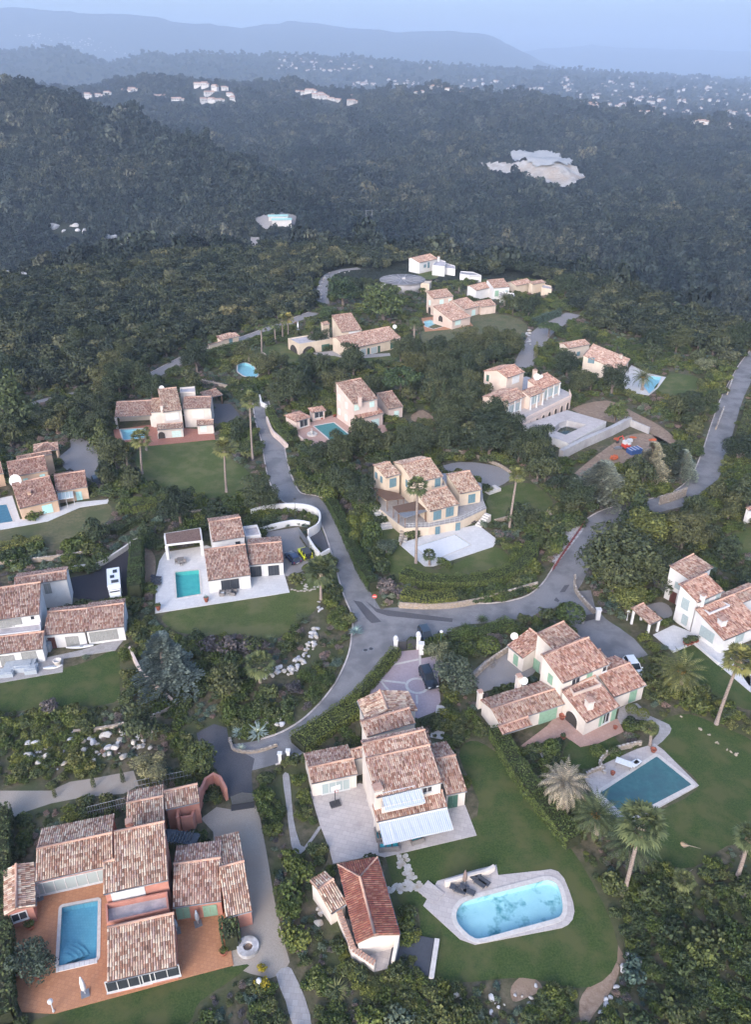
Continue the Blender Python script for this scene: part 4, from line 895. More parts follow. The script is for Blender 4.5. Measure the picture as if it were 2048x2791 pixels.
    def terrace(s, fr, px, z, par=0.9, th=0.18, wall=None, floor='floor', body=True, name='balcony'):
        """a flat roof or balcony with a parapet, standing on a solid base"""
        z += s.z0; P = [G(fr(*p), z).xy for p in px]
        mb = MB(); mb.prism(P, s.z0 - 0.05 if body else z - 0.25, z); o = s.mb(name, mb, MAT[wall] if wall else s.wall)
        C = sum(P, Vector((0, 0))) / len(P)
        fl = MB(); fl.prism([C + (p - C) * 0.985 for p in P], z - 0.05, z + 0.02); s.mb('balcony_floor', fl, MAT[floor], o)
        if par:
            q = MB(); n = len(P)
            for i in range(n):
                a_, b_ = P[i], P[(i + 1) % n]; m_ = (a_ + b_) / 2; d = b_ - a_; nn = Vector((-d.y, d.x)).normalized()
                if nn.dot(C - m_) < 0: nn = -nn
                m_ = m_ + nn * th / 2
                q.box((m_.x, m_.y, z + par / 2 - 0.1), (d.length - 0.01 * (i % 2), th, par + 0.2 - 0.006 * i), math.atan2(d.y, d.x))
            s.mb('parapet', q, MAT[wall] if wall else s.wall, o)
        return o
    def dish(s, fr, px, z, r=0.5):
        c = G(fr(*px), z + s.z0); mb = MB(); mb.lathe((0, 0, 0), [(0.02, 0), (r * 0.6, 0.06), (r, 0.18), (r, 0.2), (r * 0.6, 0.09), (0.02, 0.04)], 14)
        M = Matrix.Rotation(R(65), 3, 'X'); q = MB(); q.add([M @ Vector(v) + c + Vector((0, 0, 0.3)) for v in mb.V], mb.F); q.tube([c - Vector((0, 0, 0.9)), c + Vector((0, 0.08, 0.3))], 0.035, 5)
        return s.mb('satellite_dish', q, MAT['frame'])

# ------------------------------------------------------------------ pink villa, bottom left
H = House('villa', 'salmon pink villa with straw coloured tile roofs around a terracotta pool terrace', ZA(700, 900), 'pinkwall', 't_pale')
b1 = H.block(ZA, (210, 778), (680, 675), (210, 583), 2.9, E=(238, 462))
b2 = H.block(ZA, (760, 470), (990, 425), (760, 308), 3.8, E=(775, 238))
H.block(ZA, (992, 345), (1200, 298), (985, 238), 4.0)
b3 = H.block(ZA, (690, 835), (1010, 765), (690, 478), 5.5)
H.block(ZA, (618, 852), (692, 836), (618, 660), 5.45)
b4 = H.block(ZA, (642, 1380), (1062, 1283), (637, 1056), 2.7)
b5 = H.block(ZA, (1035, 932), (1330, 890), (1015, 672), 2.9, E=(1008, 562), tile='t_pink')
b6 = H.block(ZA, (1355, 992), (1515, 950), (1335, 692), 2.8, E=(1315, 512))
b7 = H.block(ZA, (212, 925), (203, 660), (95, 937), 2.6, back=1.3)
H.terrace(ZA, [(645, 1052), (1018, 965), (1008, 860), (638, 935)], 3.2, 0.7)
H.opening(b1, 'f', ZA, (425, 780), 8.0, 1.9, 'pale', 7)
H.opening(b3, 'f', ZA, (770, 850), 3.3, 1.5, 's_white', hz=4.3)
H.opening(b4, 'f', ZA, (770, 1380), 4.2, 1.7, 'glaze', 4); H.opening(b4, 'f', ZA, (965, 1330), 3.6, 1.7, 'glaze', 3)
H.opening(b5, 'f', ZA, (1100, 965), 1.3, 1.7, 's_green'); H.opening(b5, 'f', ZA, (1262, 950), 1.4, 1.7, 's_green')
H.opening(b7, 'l', ZA, (115, 985), 1.5, 1.2, 'glaze', 2)
H.chimney(ZA, (780, 452), 5.0, 0.7, 0.8, 'pinkwall')
# entrance court: screen walls and the curved wing wall
for P, h_ in ((pts(ZA, (1090, 400), (1085, 500)), 3.2), (pts(ZA, (1100, 480), (1165, 470), (1180, 420), (1215, 300)), 2.6), (pts(ZA, (1215, 300), (1245, 230), (1290, 200), (1330, 220), (1365, 290)), 2.2)):
    w_ = wall_line('screen_wall', [G(p).xy for p in P], 0.35, h_, MAT['pinkwall'], parent=H.root); w_.location = -H.o
    for ob in [w_]: ob.pop('kind', None)
o_ = H.mb('pergola', MB().box(G(ZA(1085, 510), 2.6), (4.2, 1.6, 0.08), R(-10)), MAT['glass'])
mb = MB()
for k in range(7): mb.box(G(ZA(1020 + 22 * k, 522 - 4 * k), 2.68), (0.09, 1.7, 0.12), R(-10))
H.mb('rafter', mb, MAT['dframe'], o_)

# ------------------------------------------------------------------ white villa with awnings
H = House('villa', 'ivory villa with stepped tile roofs and blue striped awnings', ZB(980, 150), 'ivory', 't_pink')
m1 = H.block(ZB, (828, 272), (1228, 180), (745, 48), 5.7)
H.block(ZB, (776, 62), (1160, -25), (785, -61), 7.0, E=(772, -88))
t1 = H.block(ZE, (772, 1010), (1066, 925), (770, 905), 5.2, back=0.4)
H.block(ZE, (1040, 1085), (1165, 1062), (1020, 1000), 5.2)
t2 = H.block(ZE, (765, 912), (715, 790), (905, 850), 4.2, E=(1076, 845), tile='t_pale')
lw = H.block(ZB, (438, 188), (718, 130), (412, 94), 2.8, E=(386, 12))
rw = H.block(ZB, (1250, 258), (1376, 232), (1197, 38), 2.9, E=(1165, -62))
fw = H.block(ZB, (830, 418), (1258, 325), (805, 318), 2.95, over=0.4)
H.block(ZE, (690, 1145), (775, 1125), (685, 1085), 3.4)
H.terrace(ZB, [(862, 360), (1112, 305), (1105, 265), (860, 318)], 4.3, 0.75, body=False)
H.chimney(ZB, (835, 330), 3.2, 1.0, 3.2)
H.opening(lw, 'f', ZB, (585, 205), 3.6, 1.8, 'pale', 4)
H.opening(rw, 'f', ZB, (1287, 297), 1.2, 2.1, 's_dgreen', label='dark green door of the right wing')
H.opening(m1, 'f', ZB, (1135, 222), 1.2, 0.9, 'glaze', 2, hz=4.7)
H.opening(m1, 'f', ZB, (960, 270), 4.0, 1.9, 'pale', 4, hz=4.9)
H.opening(fw, 'f', ZB, (1050, 440), 8.0, 2.2, 'glaze', 5, hz=1.25)
H.opening(t1, 'r', ZE, (1020, 960), 0.8, 0.9, 'glaze', 2)
sm, nt, b = nmat('striped_awning', 0.8, 0.2); tc = N(nt, 'ShaderNodeTexCoord'); wv = N(nt, 'ShaderNodeTexWave'); wv.inputs['Scale'].default_value = 1.3
sep = N(nt, 'ShaderNodeUVMap'); nt.links.new(sep.outputs[0], wv.inputs[0]); nt.links.new(ramp(nt, wv.outputs['Fac'], [(0.4, (0.56, 0.56, 0.57)), (0.6, (0.27, 0.34, 0.44))]), b.inputs['Base Color']); MAT['awning'] = sm
def awning(H, bl, fr, A, B, z0, z1, reach, px_h):
    """sloping striped cloth rolled out from a wall; uv u runs along the cassette in metres"""
    a = G(fr(*A), z0); b_ = G(fr(*B), z0); U = (b_ - a); wd = U.length; U.normalize(); V = -bl['V']; n = 24
    Vt = []; F = []
    for i in range(n + 1):
        x = U * (wd * i / n); wav = 0.03 * math.sin(i * 2.1)
        Vt += [a + x, a + x + V * reach * 0.5 + Vector((0, 0, (z1 - z0) * 0.5 + wav - 0.04)), a + x + V * reach + Vector((0, 0, z1 - z0)), a + x + V * (reach + 0.02) + Vector((0, 0, z1 - z0 - 0.22))]
    for i in range(n): F += [(4 * i + k, 4 * i + 4 + k, 4 * i + 5 + k, 4 * i + 1 + k) for k in range(3)]
    me = mesh('awning', Vt, F); uv = me.uv_layers.new(name='UVMap')
    for l in me.loops: uv.data[l.index].uv = (wd * (l.vertex_index // 4) / n * 1.0, 0)
    o = H.put('awning', me, MAT['awning']); q = MB(); q.tube([a + Vector((0, 0, .08)), b_ + Vector((0, 0, .08))], 0.1, 6)
    for k in (0.15, 0.85): q.tube([a + U * wd * k, a + U * wd * k + V * reach + Vector((0, 0, z1 - z0 - 0.04))], 0.04, 5)
    H.mb('awning_arm', q, MAT['frame'], o); return o
awning(H, fw, ZB, (842, 428), (1255, 338), 2.75, 1.95, 2.3, 0)
awning(H, m1, ZB, (862, 268), (1100, 218), 5.5, 4.9, 1.5, 0)
# ------------------------------------------------------------------ pool house, red roof
H = House('pool_house', 'long pool house with deep red tile roof beside the lawn path', ZB(760, 950), 'ivory', 't_deep')
g1 = H.block(ZB, (970, 1095), (835, 632), (818, 1045), 2.7, E=(640, 1000), hip=(0, 2.6), slope=20)
g2 = H.block(ZB, (556, 968), (655, 905), (515, 800), 2.5, E=(495, 712), tile='t_pale')
w1 = wall_line('terrace_wall', [G(p).xy for p in pts(ZB, (600, 1000), (690, 1235), (820, 1312))], 0.35, [1.9, 1.5, 1.2], MAT['ivory'], parent=H.root); w1.location = -H.o; w1.pop('kind', None)
w2 = wall_line('terrace_wall', [G(p).xy for p in pts(ZB, (958, 1165), (928, 1292))], 0.35, [2.2, 1.2], MAT['ivory'], parent=H.root); w2.location = -H.o
mb = MB()
for seg in ((pts(ZB, (600, 1000), (690, 1235)), 1.9, 1.5, 14), (pts(ZB, (690, 1235), (820, 1312)), 1.5, 1.2, 8)):
    a, b_ = (G(p).xy for p in seg[0])
    for k in range(seg[3]):
        t = (k + .5) / seg[3]; p = a.lerp(b_, t); d = b_ - a; mb.box((p.x, p.y, seg[1] + (seg[2] - seg[1]) * t + 0.06), (d.length / seg[3] * 0.7, 0.6, 0.12), math.atan2(d.y, d.x))
H.mb('coping_tiles', mb, MAT['cap'], w1)

# ------------------------------------------------------------------ cream villa with sage shutters
H = House('villa', 'cream villa with red tile roofs and sage green shutters above the pink terrace', ZF(640, 640), 'ivory', 't_red')
m1 = H.block(ZF, (590, 645), (855, 538), (475, 490), 5.8, back=0.4)
k1 = H.block(ZF, (540, 458), (692, 386), (415, 398), 6.2, slope=9, tile='t_brown')
H.block(ZF, (805, 552), (862, 527), (742, 480), 5.0)
f1 = H.block(ZF, (725, 868), (914, 775), (588, 690), 2.8)
r1 = H.block(ZF, (880, 724), (1064, 655), (768, 612), 2.9, back=3.0)
l1 = H.block(ZF, (236, 880), (602, 762), (180, 796), 2.7, E=(118, 750), tile='t_brown')
tl = H.block(ZF, (275, 432), (365, 505), (405, 342), 3.0)
H.terrace(ZF, [(650, 722), (808, 665), (765, 625), (622, 680)], 4.0, 0.5, wall='peach', body=False)
H.block(ZF, (250, 935), (420, 880), (300, 850), 2.3, walls=False, tile='t_red', name='pergola_roof')
for fc, px, w_, h_ in ((m1, (520, 622), .9, 1.5), (k1, (440, 562), 1.2, 2.0), (tl, (325, 515), .9, 1.8)): H.opening(fc, 'l' if fc is not tl else 'f', ZF, px, w_, h_, 's_green')
H.opening(l1, 'f', ZF, (505, 835), 2.8, 2.1, 's_green'); H.opening(m1, 'f', ZF, (662, 640), 1.5, 1.6, 'glaze', 2, hz=4.6); H.opening(m1, 'f', ZF, (740, 605), 0.9, 1.6, 's_green', hz=4.6)
H.opening(m1, 'f', ZF, (825, 565), 0.8, 0.9, 'glaze', 1, hz=4.9); H.opening(f1, 'f', ZF, (832, 840), 1.3, 1.9, 'glaze', 2); H.opening(f1, 'f', ZF, (876, 825), 0.8, 1.9, 's_green')
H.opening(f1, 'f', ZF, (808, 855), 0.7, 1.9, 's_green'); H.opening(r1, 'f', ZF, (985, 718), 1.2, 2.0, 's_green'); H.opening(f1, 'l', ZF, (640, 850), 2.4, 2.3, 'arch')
H.chimney(ZF, (738, 775), 3.6, 0.9, 0.9); H.chimney(ZF, (340, 640), 3.4, 0.7, 1.0); H.chimney(ZF, (120, 735), 2.4, 0.6, 1.2)
H.dish(ZF, (368, 640), 3.6, 0.6); H.dish(ZF, (314, 388), 3.6, 0.6)
# ------------------------------------------------------------------ far right villa
H = House('villa', 'tall white villa with steel blue shutters at the right picture edge', ZN(1000, 1700), 'white', 't_red')
m1 = H.block(ZN, (918, 1540), (1242, 1398), (700, 1325), 6.0, back=0.4)
k1 = H.block(ZN, (820, 1262), (1108, 1106), (525, 1165), 6.0, slope=8, tile='t_brown')
f1 = H.block(ZN, (1240, 2005), (1720, 1805), (885, 1630), 2.9)
r1 = H.block(ZN, (1330, 1600), (1740, 1430), (1225, 1490), 4.2, E=(1180, 1310), tile='t_brown')
H.terrace(ZN, [(1055, 1705), (1310, 1600), (1190, 1545), (960, 1640)], 4.2, 0.5, body=False, floor='terracotta')
H.opening(m1, 'l', ZN, (765, 1560), 1.3, 1.9, 's_steel'); H.opening(f1, 'l', ZN, (755, 1755), 1.0, 1.7, 's_steel'); H.opening(k1, 'l', ZN, (668, 1335), .9, 1.1, 's_steel')
H.opening(k1, 'l', ZN, (607, 1505), 1.1, 2.1, 's_maroon'); H.opening(f1, 'l', ZN, (1030, 1930), 2.6, 1.8, 's_steel'); H.opening(f1, 'f', ZN, (1430, 1965), 1.8, 1.9, 's_steel')
H.opening(m1, 'f', ZN, (1015, 1560), .9, 1.7, 's_steel', hz=4.8); H.opening(m1, 'f', ZN, (1155, 1495), .9, 1.7, 's_steel', hz=4.8)
H.chimney(ZN, (975, 1490), 6.4, 0.6, 0.5); H.chimney(ZN, (1210, 1800), 3.8, 1.0, 0.7)
H = House('carport', 'tiled carport on white posts behind the hedge of the far right villa', ZN(300, 1800), 'white', 't_brown', 'carport', group=None)
c1 = H.block(ZN, (330, 1810), (480, 1745), (60, 1660), 2.5, slope=8, walls=False)
mb = MB()
for u_ in (0.3, c1['w'] - 0.3):
    for v_ in (0.3, c1['t'] - 0.3):
        p = c1['a'] + c1['U'] * u_ + c1['V'] * v_; mb.box((p.x, p.y, 1.25 + v_ * 0.07), (0.35, 0.35, 2.5 + v_ * 0.14))
H.mb('post', mb, MAT['white'])
H = House('villa', 'corner of a white house cut by the right picture edge', ZN(1600, 550), 'white', 't_red')
H.block(ZN, (1545, 410), (1900, 300), (1560, 330), 3.4)
# ------------------------------------------------------------------ white modern villa
H = House('villa', 'white modern villa with brown tile roofs and flat roofed pavilion', ZG(1400, 1200), 'white', 't_mix')
u1 = H.block(ZG, (1275, 1050), (1472, 1020), (1255, 932), 4.7, E=(1290, 895))
m1 = H.block(ZG, (1248, 1284), (1506, 1248), (1226, 1098), 3.0)
m2 = H.block(ZH, (62, 1190), (272, 1172), (38, 1068), 2.9, E=(50, 1035))
mb = MB(); pz = 3.0; q = [G(ZG(*p), pz + 0.35).xy for p in ((984, 1000), (1204, 965), (1216, 1042), (992, 1068))]
mb.prism(q, pz, pz + 0.35); pv = H.mb('pavilion_roof', mb, MAT['white'])
C_ = sum(q, Vector((0, 0))) / 4; mb = MB(); mb.prism([C_ + (p - C_) * 0.93 for p in q], pz + 0.3, pz + 0.37); H.mb('roof_gravel', mb, surf('brown_pebbles', (0.12, 0.075, 0.06), (0.2, 0.13, 0.11), 4), pv)
mb = MB()
for p in q: p2 = C_ + (p - C_) * 0.94; mb.box((p2.x, p2.y, pz / 2), (0.5, 0.5, pz), R(-8))
H.mb('pillar', mb, MAT['white'], pv)
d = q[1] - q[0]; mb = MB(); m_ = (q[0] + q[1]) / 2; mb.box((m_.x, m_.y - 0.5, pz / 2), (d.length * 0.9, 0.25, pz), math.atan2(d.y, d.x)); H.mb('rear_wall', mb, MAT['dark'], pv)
H.opening(m1, 'f', ZD, (1382, 95), 3.0, 2.0, 'dark_glazing', 2); H.opening(m2, 'f', ZH, (105, 1228), 1.9, 2.1, 'dark_glazing', 2); H.opening(m2, 'f', ZH, (212, 1222), 1.9, 2.1, 'dark_glazing', 2)
H.opening(u1, 'f', ZG, (1428, 1060), .8, .8, 'dark_glazing', 1)
H.terrace(ZG, [(1475, 1030), (1568, 1020), (1545, 960), (1460, 970)], 3.2, 0.5)
H.chimney(ZD, (1340, -10), 3.3, 0.5, 0.5)
# ------------------------------------------------------------------ white villa, grey shutters
H = House('villa', 'white villa with pink tile roofs and grey shutters at the left picture edge', ZD(200, 350), 'white', 't_pink')
m1 = H.block(ZD, (-100, 320), (234, 272), (-92, 125), 5.6, back=0.4)
k1 = H.block(ZD, (82, 108), (400, 62), (98, 58), 5.4, back=2.5)
f1 = H.block(ZD, (-100, 524), (254, 480), (-104, 415), 2.8)
r1 = H.block(ZD, (258, 400), (506, 378), (258, 256), 2.9, E=(268, 212))
r2 = H.block(ZD, (510, 376), (744, 346), (506, 236), 2.95, E=(508, 198))
H.terrace(ZD, [(-100, 420), (246, 378), (242, 330), (-100, 372)], 3.6, 0.35, th=0.15)
H.opening(m1, 'f', ZD, (60, 335), 3.4, 1.7, 's_grey', hz=4.6); H.opening(m1, 'f', ZD, (193, 292), .6, .7, 'glaze', 1, hz=4.9)
for px, w_ in (((45, 552), 2.0), ((175, 530), 2.1)): H.opening(f1, 'f', ZD, px, w_, 1.9, 's_grey')
H.opening(r1, 'f', ZD, (435, 440), 1.9, 1.9, 's_grey'); H.opening(r2, 'f', ZD, (622, 402), 4.2, 1.8, 's_grey'); H.opening(k1, 'f', ZD, (295, 160), 1.0, 1.9, 's_grey', hz=3.9)
H.opening(r1, 'f', ZD, (312, 445), 1.0, 2.0, 's_maroon')
# ------------------------------------------------------------------ orange villa
H = House('villa', 'ochre orange villa with red tile roofs and turquoise shutters', ZO(600, 900), 'ochre', 't_red')
m1 = H.block(ZO, (140, 832), (716, 727), (62, 612), 5.4, back=0.4)
k1 = H.block(ZO, (250, 575), (780, 478), (240, 525), 5.6, back=0.5, tile='t_brown')
f1 = H.block(ZO, (285, 1300), (872, 1167), (165, 937), 2.9)
r1 = H.block(ZO, (832, 1047), (1312, 972), (737, 815), 2.95, E=(735, 768))
H.opening(m1, 'f', ZO, (388, 905), .9, 1.7, 's_turq'); H.opening(m1, 'f', ZO, (640, 840), 1.0, 1.6, 's_turq'); H.opening(f1, 'f', ZO, (710, 1305), 1.9, 1.8, 's_turq'); H.opening(r1, 'f', ZO, (1185, 1112), 1.1, 1.9, 's_turq')
H.opening(k1, 'r', ZO, (712, 660), .9, 1.4, 's_turq')
H.dish(ZO, (235, 900), 5.2, 1.3); H.chimney(ZO, (445, 1105), 3.6, .6, .7)
a = G(ZO(862, 1065), 2.6); b_ = G(ZO(1085, 1035), 2.6); V = r1['V']; q = MB(); U = (b_ - a); wd = U.length; U.normalize(); rc = 2.2
q.add([a, b_, b_ - V * rc - Vector((0, 0, .5)), a - V * rc - Vector((0, 0, .5))], [(0, 3, 2, 1)]); sr = H.mb('sunroom_roof', q, MAT['glass_pale']); q = MB()
for k in range(5):
    p = a + U * wd * k / 4; q.tube([p, p - V * rc - Vector((0, 0, .5))], 0.06, 4)
    if k in (0, 2, 4): q.tube([p - V * rc - Vector((0, 0, .5)), Vector((p.x, p.y, 0)) - V * rc], 0.06, 4)
q.tube([a - V * rc - Vector((0, 0, .5)), b_ - V * rc - Vector((0, 0, .5))], 0.08, 4); H.mb('sunroom_frame', q, MAT['frame'], sr)
H = House('carport', 'brown hip roofed carport above the grey turning circle', ZO(600, 400), 'ochre', 't_brown', 'carport', group=None)
c1 = H.block(ZO, (500, 455), (872, 412), (480, 330), 2.6, E=(440, 318), hip=(2.2, 2.2), walls=False); mb = MB()
for u_ in (0.4, c1['w'] - 0.4):
    for v_ in (0.4, c1['t'] + c1['back'] - .4): p = c1['a'] + c1['U'] * u_ + c1['V'] * v_; mb.box((p.x, p.y, 1.3), (0.4, 0.4, 2.6))
H.mb('post', mb, MAT['ochre'])
H = House('villa', 'sliver of a tiled house at the left picture edge beyond the blue pool', ZO(-60, 900), 'ochre', 't_red')
H.block(ZO, (-260, 830), (52, 768), (-270, 660), 3.2)
# ------------------------------------------------------------------ villa above the palm lawn
H = House('villa', 'ivory villa with long tiled loggia above the palm lawn', ZG(1000, 270), 'ivory', 't_pale')
t1 = H.block(ZG, (975, 272), (1092, 258), (930, 140), 5.6)
t2 = H.block(ZG, (1096, 252), (1266, 245), (1086, 182), 5.2, back=3.0, tile='t_mix')
t3 = H.block(ZG, (903, 272), (976, 268), (892, 190), 4.4)
l1 = H.block(ZG, (686, 302), (908, 290), (681, 210), 3.3, back=3, tile='t_mix', walls=False)
s1 = H.block(ZG, (940, 378), (1098, 366), (935, 346), 2.7, over=.5); s2 = H.block(ZG, (1180, 352), (1282, 346), (1172, 322), 2.7, over=.5)
H.terrace(ZG, [(1082, 160), (1172, 158), (1170, 125), (1080, 132)], 6.2, 0.4)
mb = MB(); A_ = l1['a']; UU = l1['U']; VV_ = l1['V']
p = A_ + UU * l1['w'] / 2 + VV_ * (l1['t'] - 0.5); mb.box((p.x, p.y, 1.8), (l1['w'] - .2, 0.4, 3.6), math.atan2(UU.y, UU.x)); H.mb('wall', mb, MAT['ivory'])
mb = MB()
for k in (0.02, 0.98): p = A_ + UU * l1['w'] * k + VV_ * .4; mb.box((p.x, p.y, 1.6), (0.5, 0.5, 3.2))
H.mb('pillar', mb, MAT['ivory'])
H.opening(t1, 'f', ZG, (1035, 298), 3.2, 1.9, 's_white'); H.opening(t2, 'f', ZG, (1190, 285), 2.8, 1.9, 's_white'); H.opening(s1, 'f', ZG, (1060, 402), 2.2, 1.6, 's_mint'); H.opening(s2, 'f', ZG, (1222, 372), 1.5, 1.4, 's_mint')
H.opening(s1, 'f', ZG, (970, 412), 1.8, 1.9, 'arch'); H.chimney(ZG, (975, 285), 4.6, .6, 2.2); H.dish(ZG, (972, 135), 7.6, .7)
H = House('carport', 'dark tiled carport behind the white joint parking court', ZG(1280, 180), 'ivory', 't_brown', 'carport', group=None)
c1 = H.block(ZG, (1240, 190), (1338, 165), (1205, 150), 2.7, slope=10, walls=False); mb = MB()
for u_ in (0.3, c1['w'] - 0.3):
    for v_ in (0.3, c1['t'] - .3): p = c1['a'] + c1['U'] * u_ + c1['V'] * v_; mb.box((p.x, p.y, 1.4), (0.3, 0.3, 2.8))
H.mb('post', mb, MAT['wood'])
# ------------------------------------------------------------------ rose villa with teal pool
H = House('villa', 'tall rose villa with mint shutters behind the teal covered pool', ZH(760, 230), 'rose', 't_brown')
m1 = H.block(ZH, (690, 222), (840, 190), (586, 100), 7.2, back=0.8)
f1 = H.block(ZH, (720, 316), (874, 276), (684, 268), 3.4, tile='t_red'); r1 = H.block(ZH, (902, 254), (992, 238), (824, 168), 3.0, back=1.0)
for px in ((710, 242), (802, 225)): H.opening(m1, 'f', ZH, px, 1.3, 1.4, 's_mint', hz=5.9)
for px in ((605, 182), (650, 232), (607, 268), (648, 305)): H.opening(m1, 'l', ZH, px, 1.1, 1.6, 's_mint')
H.opening(f1, 'f', ZH, (822, 335), 2.2, 1.8, 's_mint'); H.opening(f1, 'f', ZH, (748, 345), 2.0, 1.9, 'arch'); H.opening(r1, 'f', ZH, (950, 285), 1.3, 1.9, 's_mint'); H.opening(f1, 'l', ZH, (692, 335), 1.4, 2.2, 'arch')
H.chimney(ZH, (730, 200), 8.0, .8, .8)
for lab, A_, B_, D_, E_ in (('small hip roofed poolside shelter at the corner of the pink terrace', (345, 330), (438, 302), (322, 278), (275, 272)), ('small red roofed pool cabin beside the rose villa', (440, 276), (526, 262), (430, 248), (420, 236))):
    H = House('pool_shelter', lab, ZH(*A_), 'rose', 't_red', 'shelter', group=None); c1 = H.block(ZH, A_, B_, D_, 2.5, E=E_, hip=(1.6, 1.6)); H.opening(c1, 'f', ZH, ((A_[0] + B_[0]) / 2, A_[1] + 8), 2.4, 1.8, 'glaze', 2)
# ------------------------------------------------------------------ straw villa over the white pool cover
H = House('villa', 'straw yellow villa with slate blue shutters on a raised terrace', ZH(1150, 780), 'straw', 't_pale', z0=2.0)
b1 = H.block(ZH, (1056, 697), (1233, 657), (963, 597), 5.6, E=(935, 548)); b2 = H.block(ZH, (886, 666), (976, 642), (808, 608), 5.6, slope=12, back=1.0)
b3 = H.block(ZH, (1150, 868), (1329, 823), (1067, 771), 2.9); b4 = H.block(ZH, (1330, 762), (1464, 736), (1236, 662), 3.1, back=1.0)
H.terrace(ZH, [(1165, 745), (1250, 725), (1235, 690), (1150, 712)], 3.2, 0.6, body=False)
P = [G(ZH(*p), 2.0).xy for p in ((790, 800), (960, 940), (1000, 965), (1145, 960), (1330, 925), (1490, 850), (1470, 800), (1460, 700), (1240, 640), (850, 690))]
H.mb('raised_terrace', MB().prism(P, -0.05, 1.99), MAT['straw']); H.mb('terrace_paving', MB().prism([sum(P, Vector((0, 0))) / 10 + (p - sum(P, Vector((0, 0))) / 10) * 1.006 for p in P], 1.94, 2.03), MAT['greypave'])
a = G(ZH(1145, 962), 2.0); b_ = G(ZH(1330, 927), 2.0); X = (b_ - a).normalized(); Nn = Vector((X.y, -X.x, 0))
for px, w_ in (((1195, 985), .9), ((1317, 952), .9)):
    d = ray(*ZH(*px)); k = (a - Vector((0, 0, CAM_H))).dot(Nn) / d.dot(Nn); c = Vector((0, 0, CAM_H)) + d * k; c.z = 0.95; H.window(c + Nn * 0.12, X, Nn, w_, 1.6, 's_blue')
rl = MB(); PP = [G(ZH(*p), 2.0) for p in ((1000, 968), (1145, 962), (1330, 927), (1480, 855))]
for i in range(3):
    for hh in (0.5, 1.0): rl.tube([PP[i] + Vector((0, 0, hh)), PP[i + 1] + Vector((0, 0, hh))], 0.03, 4)
    for k in range(6): p = PP[i].lerp(PP[i + 1], k / 6); rl.tube([p, p + Vector((0, 0, 1.0))], 0.025, 4)
H.mb('railing', rl, MAT['frame'])
for bl, f, px, w_, h_ in ((b2, 'f', (928, 695), 1.5, 1.9), (b2, 'l', (828, 650), .8, 1.3), (b2, 'l', (860, 676), .8, 1.3), (b1, 'l', (1012, 700), .8, 1.5), (b1, 'f', (1197, 695), 1.2, 1.8), (b3, 'f', (1195, 890), 1.7, 1.9), (b3, 'f', (1270, 870), 1.7, 1.9), (b4, 'f', (1402, 790), 1.5, 1.9)): H.opening(bl, f, ZH, px, w_, h_, 's_blue')
for nm, P, z, mt in (('pergola', [(806, 722), (965, 758), (1000, 790), (895, 802), (830, 760)], 4.6, 'wood'), ('pergola', [(925, 838), (1095, 800), (1130, 850), (960, 872)], 4.6, 'wood'), ('canopy', [(955, 875), (1090, 838), (1135, 865), (1000, 905)], 4.4, 'metal')):
    Q_ = [G(ZH(*p), z).xy for p in P]; o = H.mb(nm, MB().prism(Q_, z - 0.12, z), MAT[mt]); q = MB()
    for p in Q_: c = sum(Q_, Vector((0, 0))) / len(Q_); p = c + (p - c) * 0.93; q.box((p.x, p.y, (z - .12 + 2) / 2), (0.18, 0.18, z - 2.12))
    H.mb('post', q, MAT['wood'], o)
# ------------------------------------------------------------------ mansion
H = House('mansion', 'peach mansion with white colonnade and arched basement beside the building site', ZK(950, 950), 'peach', 't_red', z0=3.0, cat='mansion', group=None)
u1 = H.block(ZK, (846, 838), (952, 802), (782, 792), 6.0, E=(700, 770)); r1 = H.block(ZK, (1050, 908), (1167, 862), (972, 846), 3.6, E=(1002, 798)); l1 = H.block(ZK, (850, 992), (968, 942), (788, 946), 3.4, E=(690, 905), tile='t_brown'); md = H.block(ZK, (985, 952), (1068, 920), (940, 908), 3.6, tile='t_brown')
P = [G(ZK(*p), 3.0).xy for p in ((720, 975), (830, 1078), (925, 1110), (1228, 958), (1215, 925), (1120, 880), (960, 830), (850, 850), (690, 900))]
H.mb('podium', MB().prism(P, -0.05, 2.99), MAT['rose']); c_ = sum(P, Vector((0, 0))) / len(P); H.mb('podium_paving', MB().prism([c_ + (p - c_) * 1.008 for p in P], 2.93, 3.03), MAT['stonepave'])
a, b_ = G(ZK(925, 1110), 3.0), G(ZK(1228, 958), 3.0); X = (b_ - a).normalized(); Nn = Vector((X.y, -X.x, 0)); L_ = (b_ - a).length
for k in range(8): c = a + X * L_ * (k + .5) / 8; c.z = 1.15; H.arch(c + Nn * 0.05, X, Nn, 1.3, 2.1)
q = MB(); cp = MB()
for bl, n in ((l1, 4), (md, 3), (r1, 4)):
    for k in range(n):
        p = bl['a'] + bl['U'] * (0.35 + (bl['w'] - .7) * k / (n - 1)) - bl['V'] * 0.05; q.lathe((p.x, p.y, 3.0), [(.3, 0), (.3, .15), (.2, .2), (.18, bl['he'] - 3.4), (.3, bl['he'] - 3.25), (.3, bl['he'] - 3.13)], 10)
H.mb('column', q, MAT['frame'], None, True)
for bl, px, n in ((l1, (880, 1020), 3), (md, (1010, 965), 2), (r1, (1110, 920), 3)): H.opening(bl, 'f', ZK, px, bl['w'] * .7, 2.2, 'pale', n)
H.opening(u1, 'f', ZK, (895, 850), 2.8, 2.0, 's_white', hz=4.6); H.opening(u1, 'l', ZK, (728, 838), .8, 1.7, 's_dgreen'); H.opening(u1, 'l', ZK, (722, 882), 1.0, 1.0, 'glaze', 2)
rl = MB()
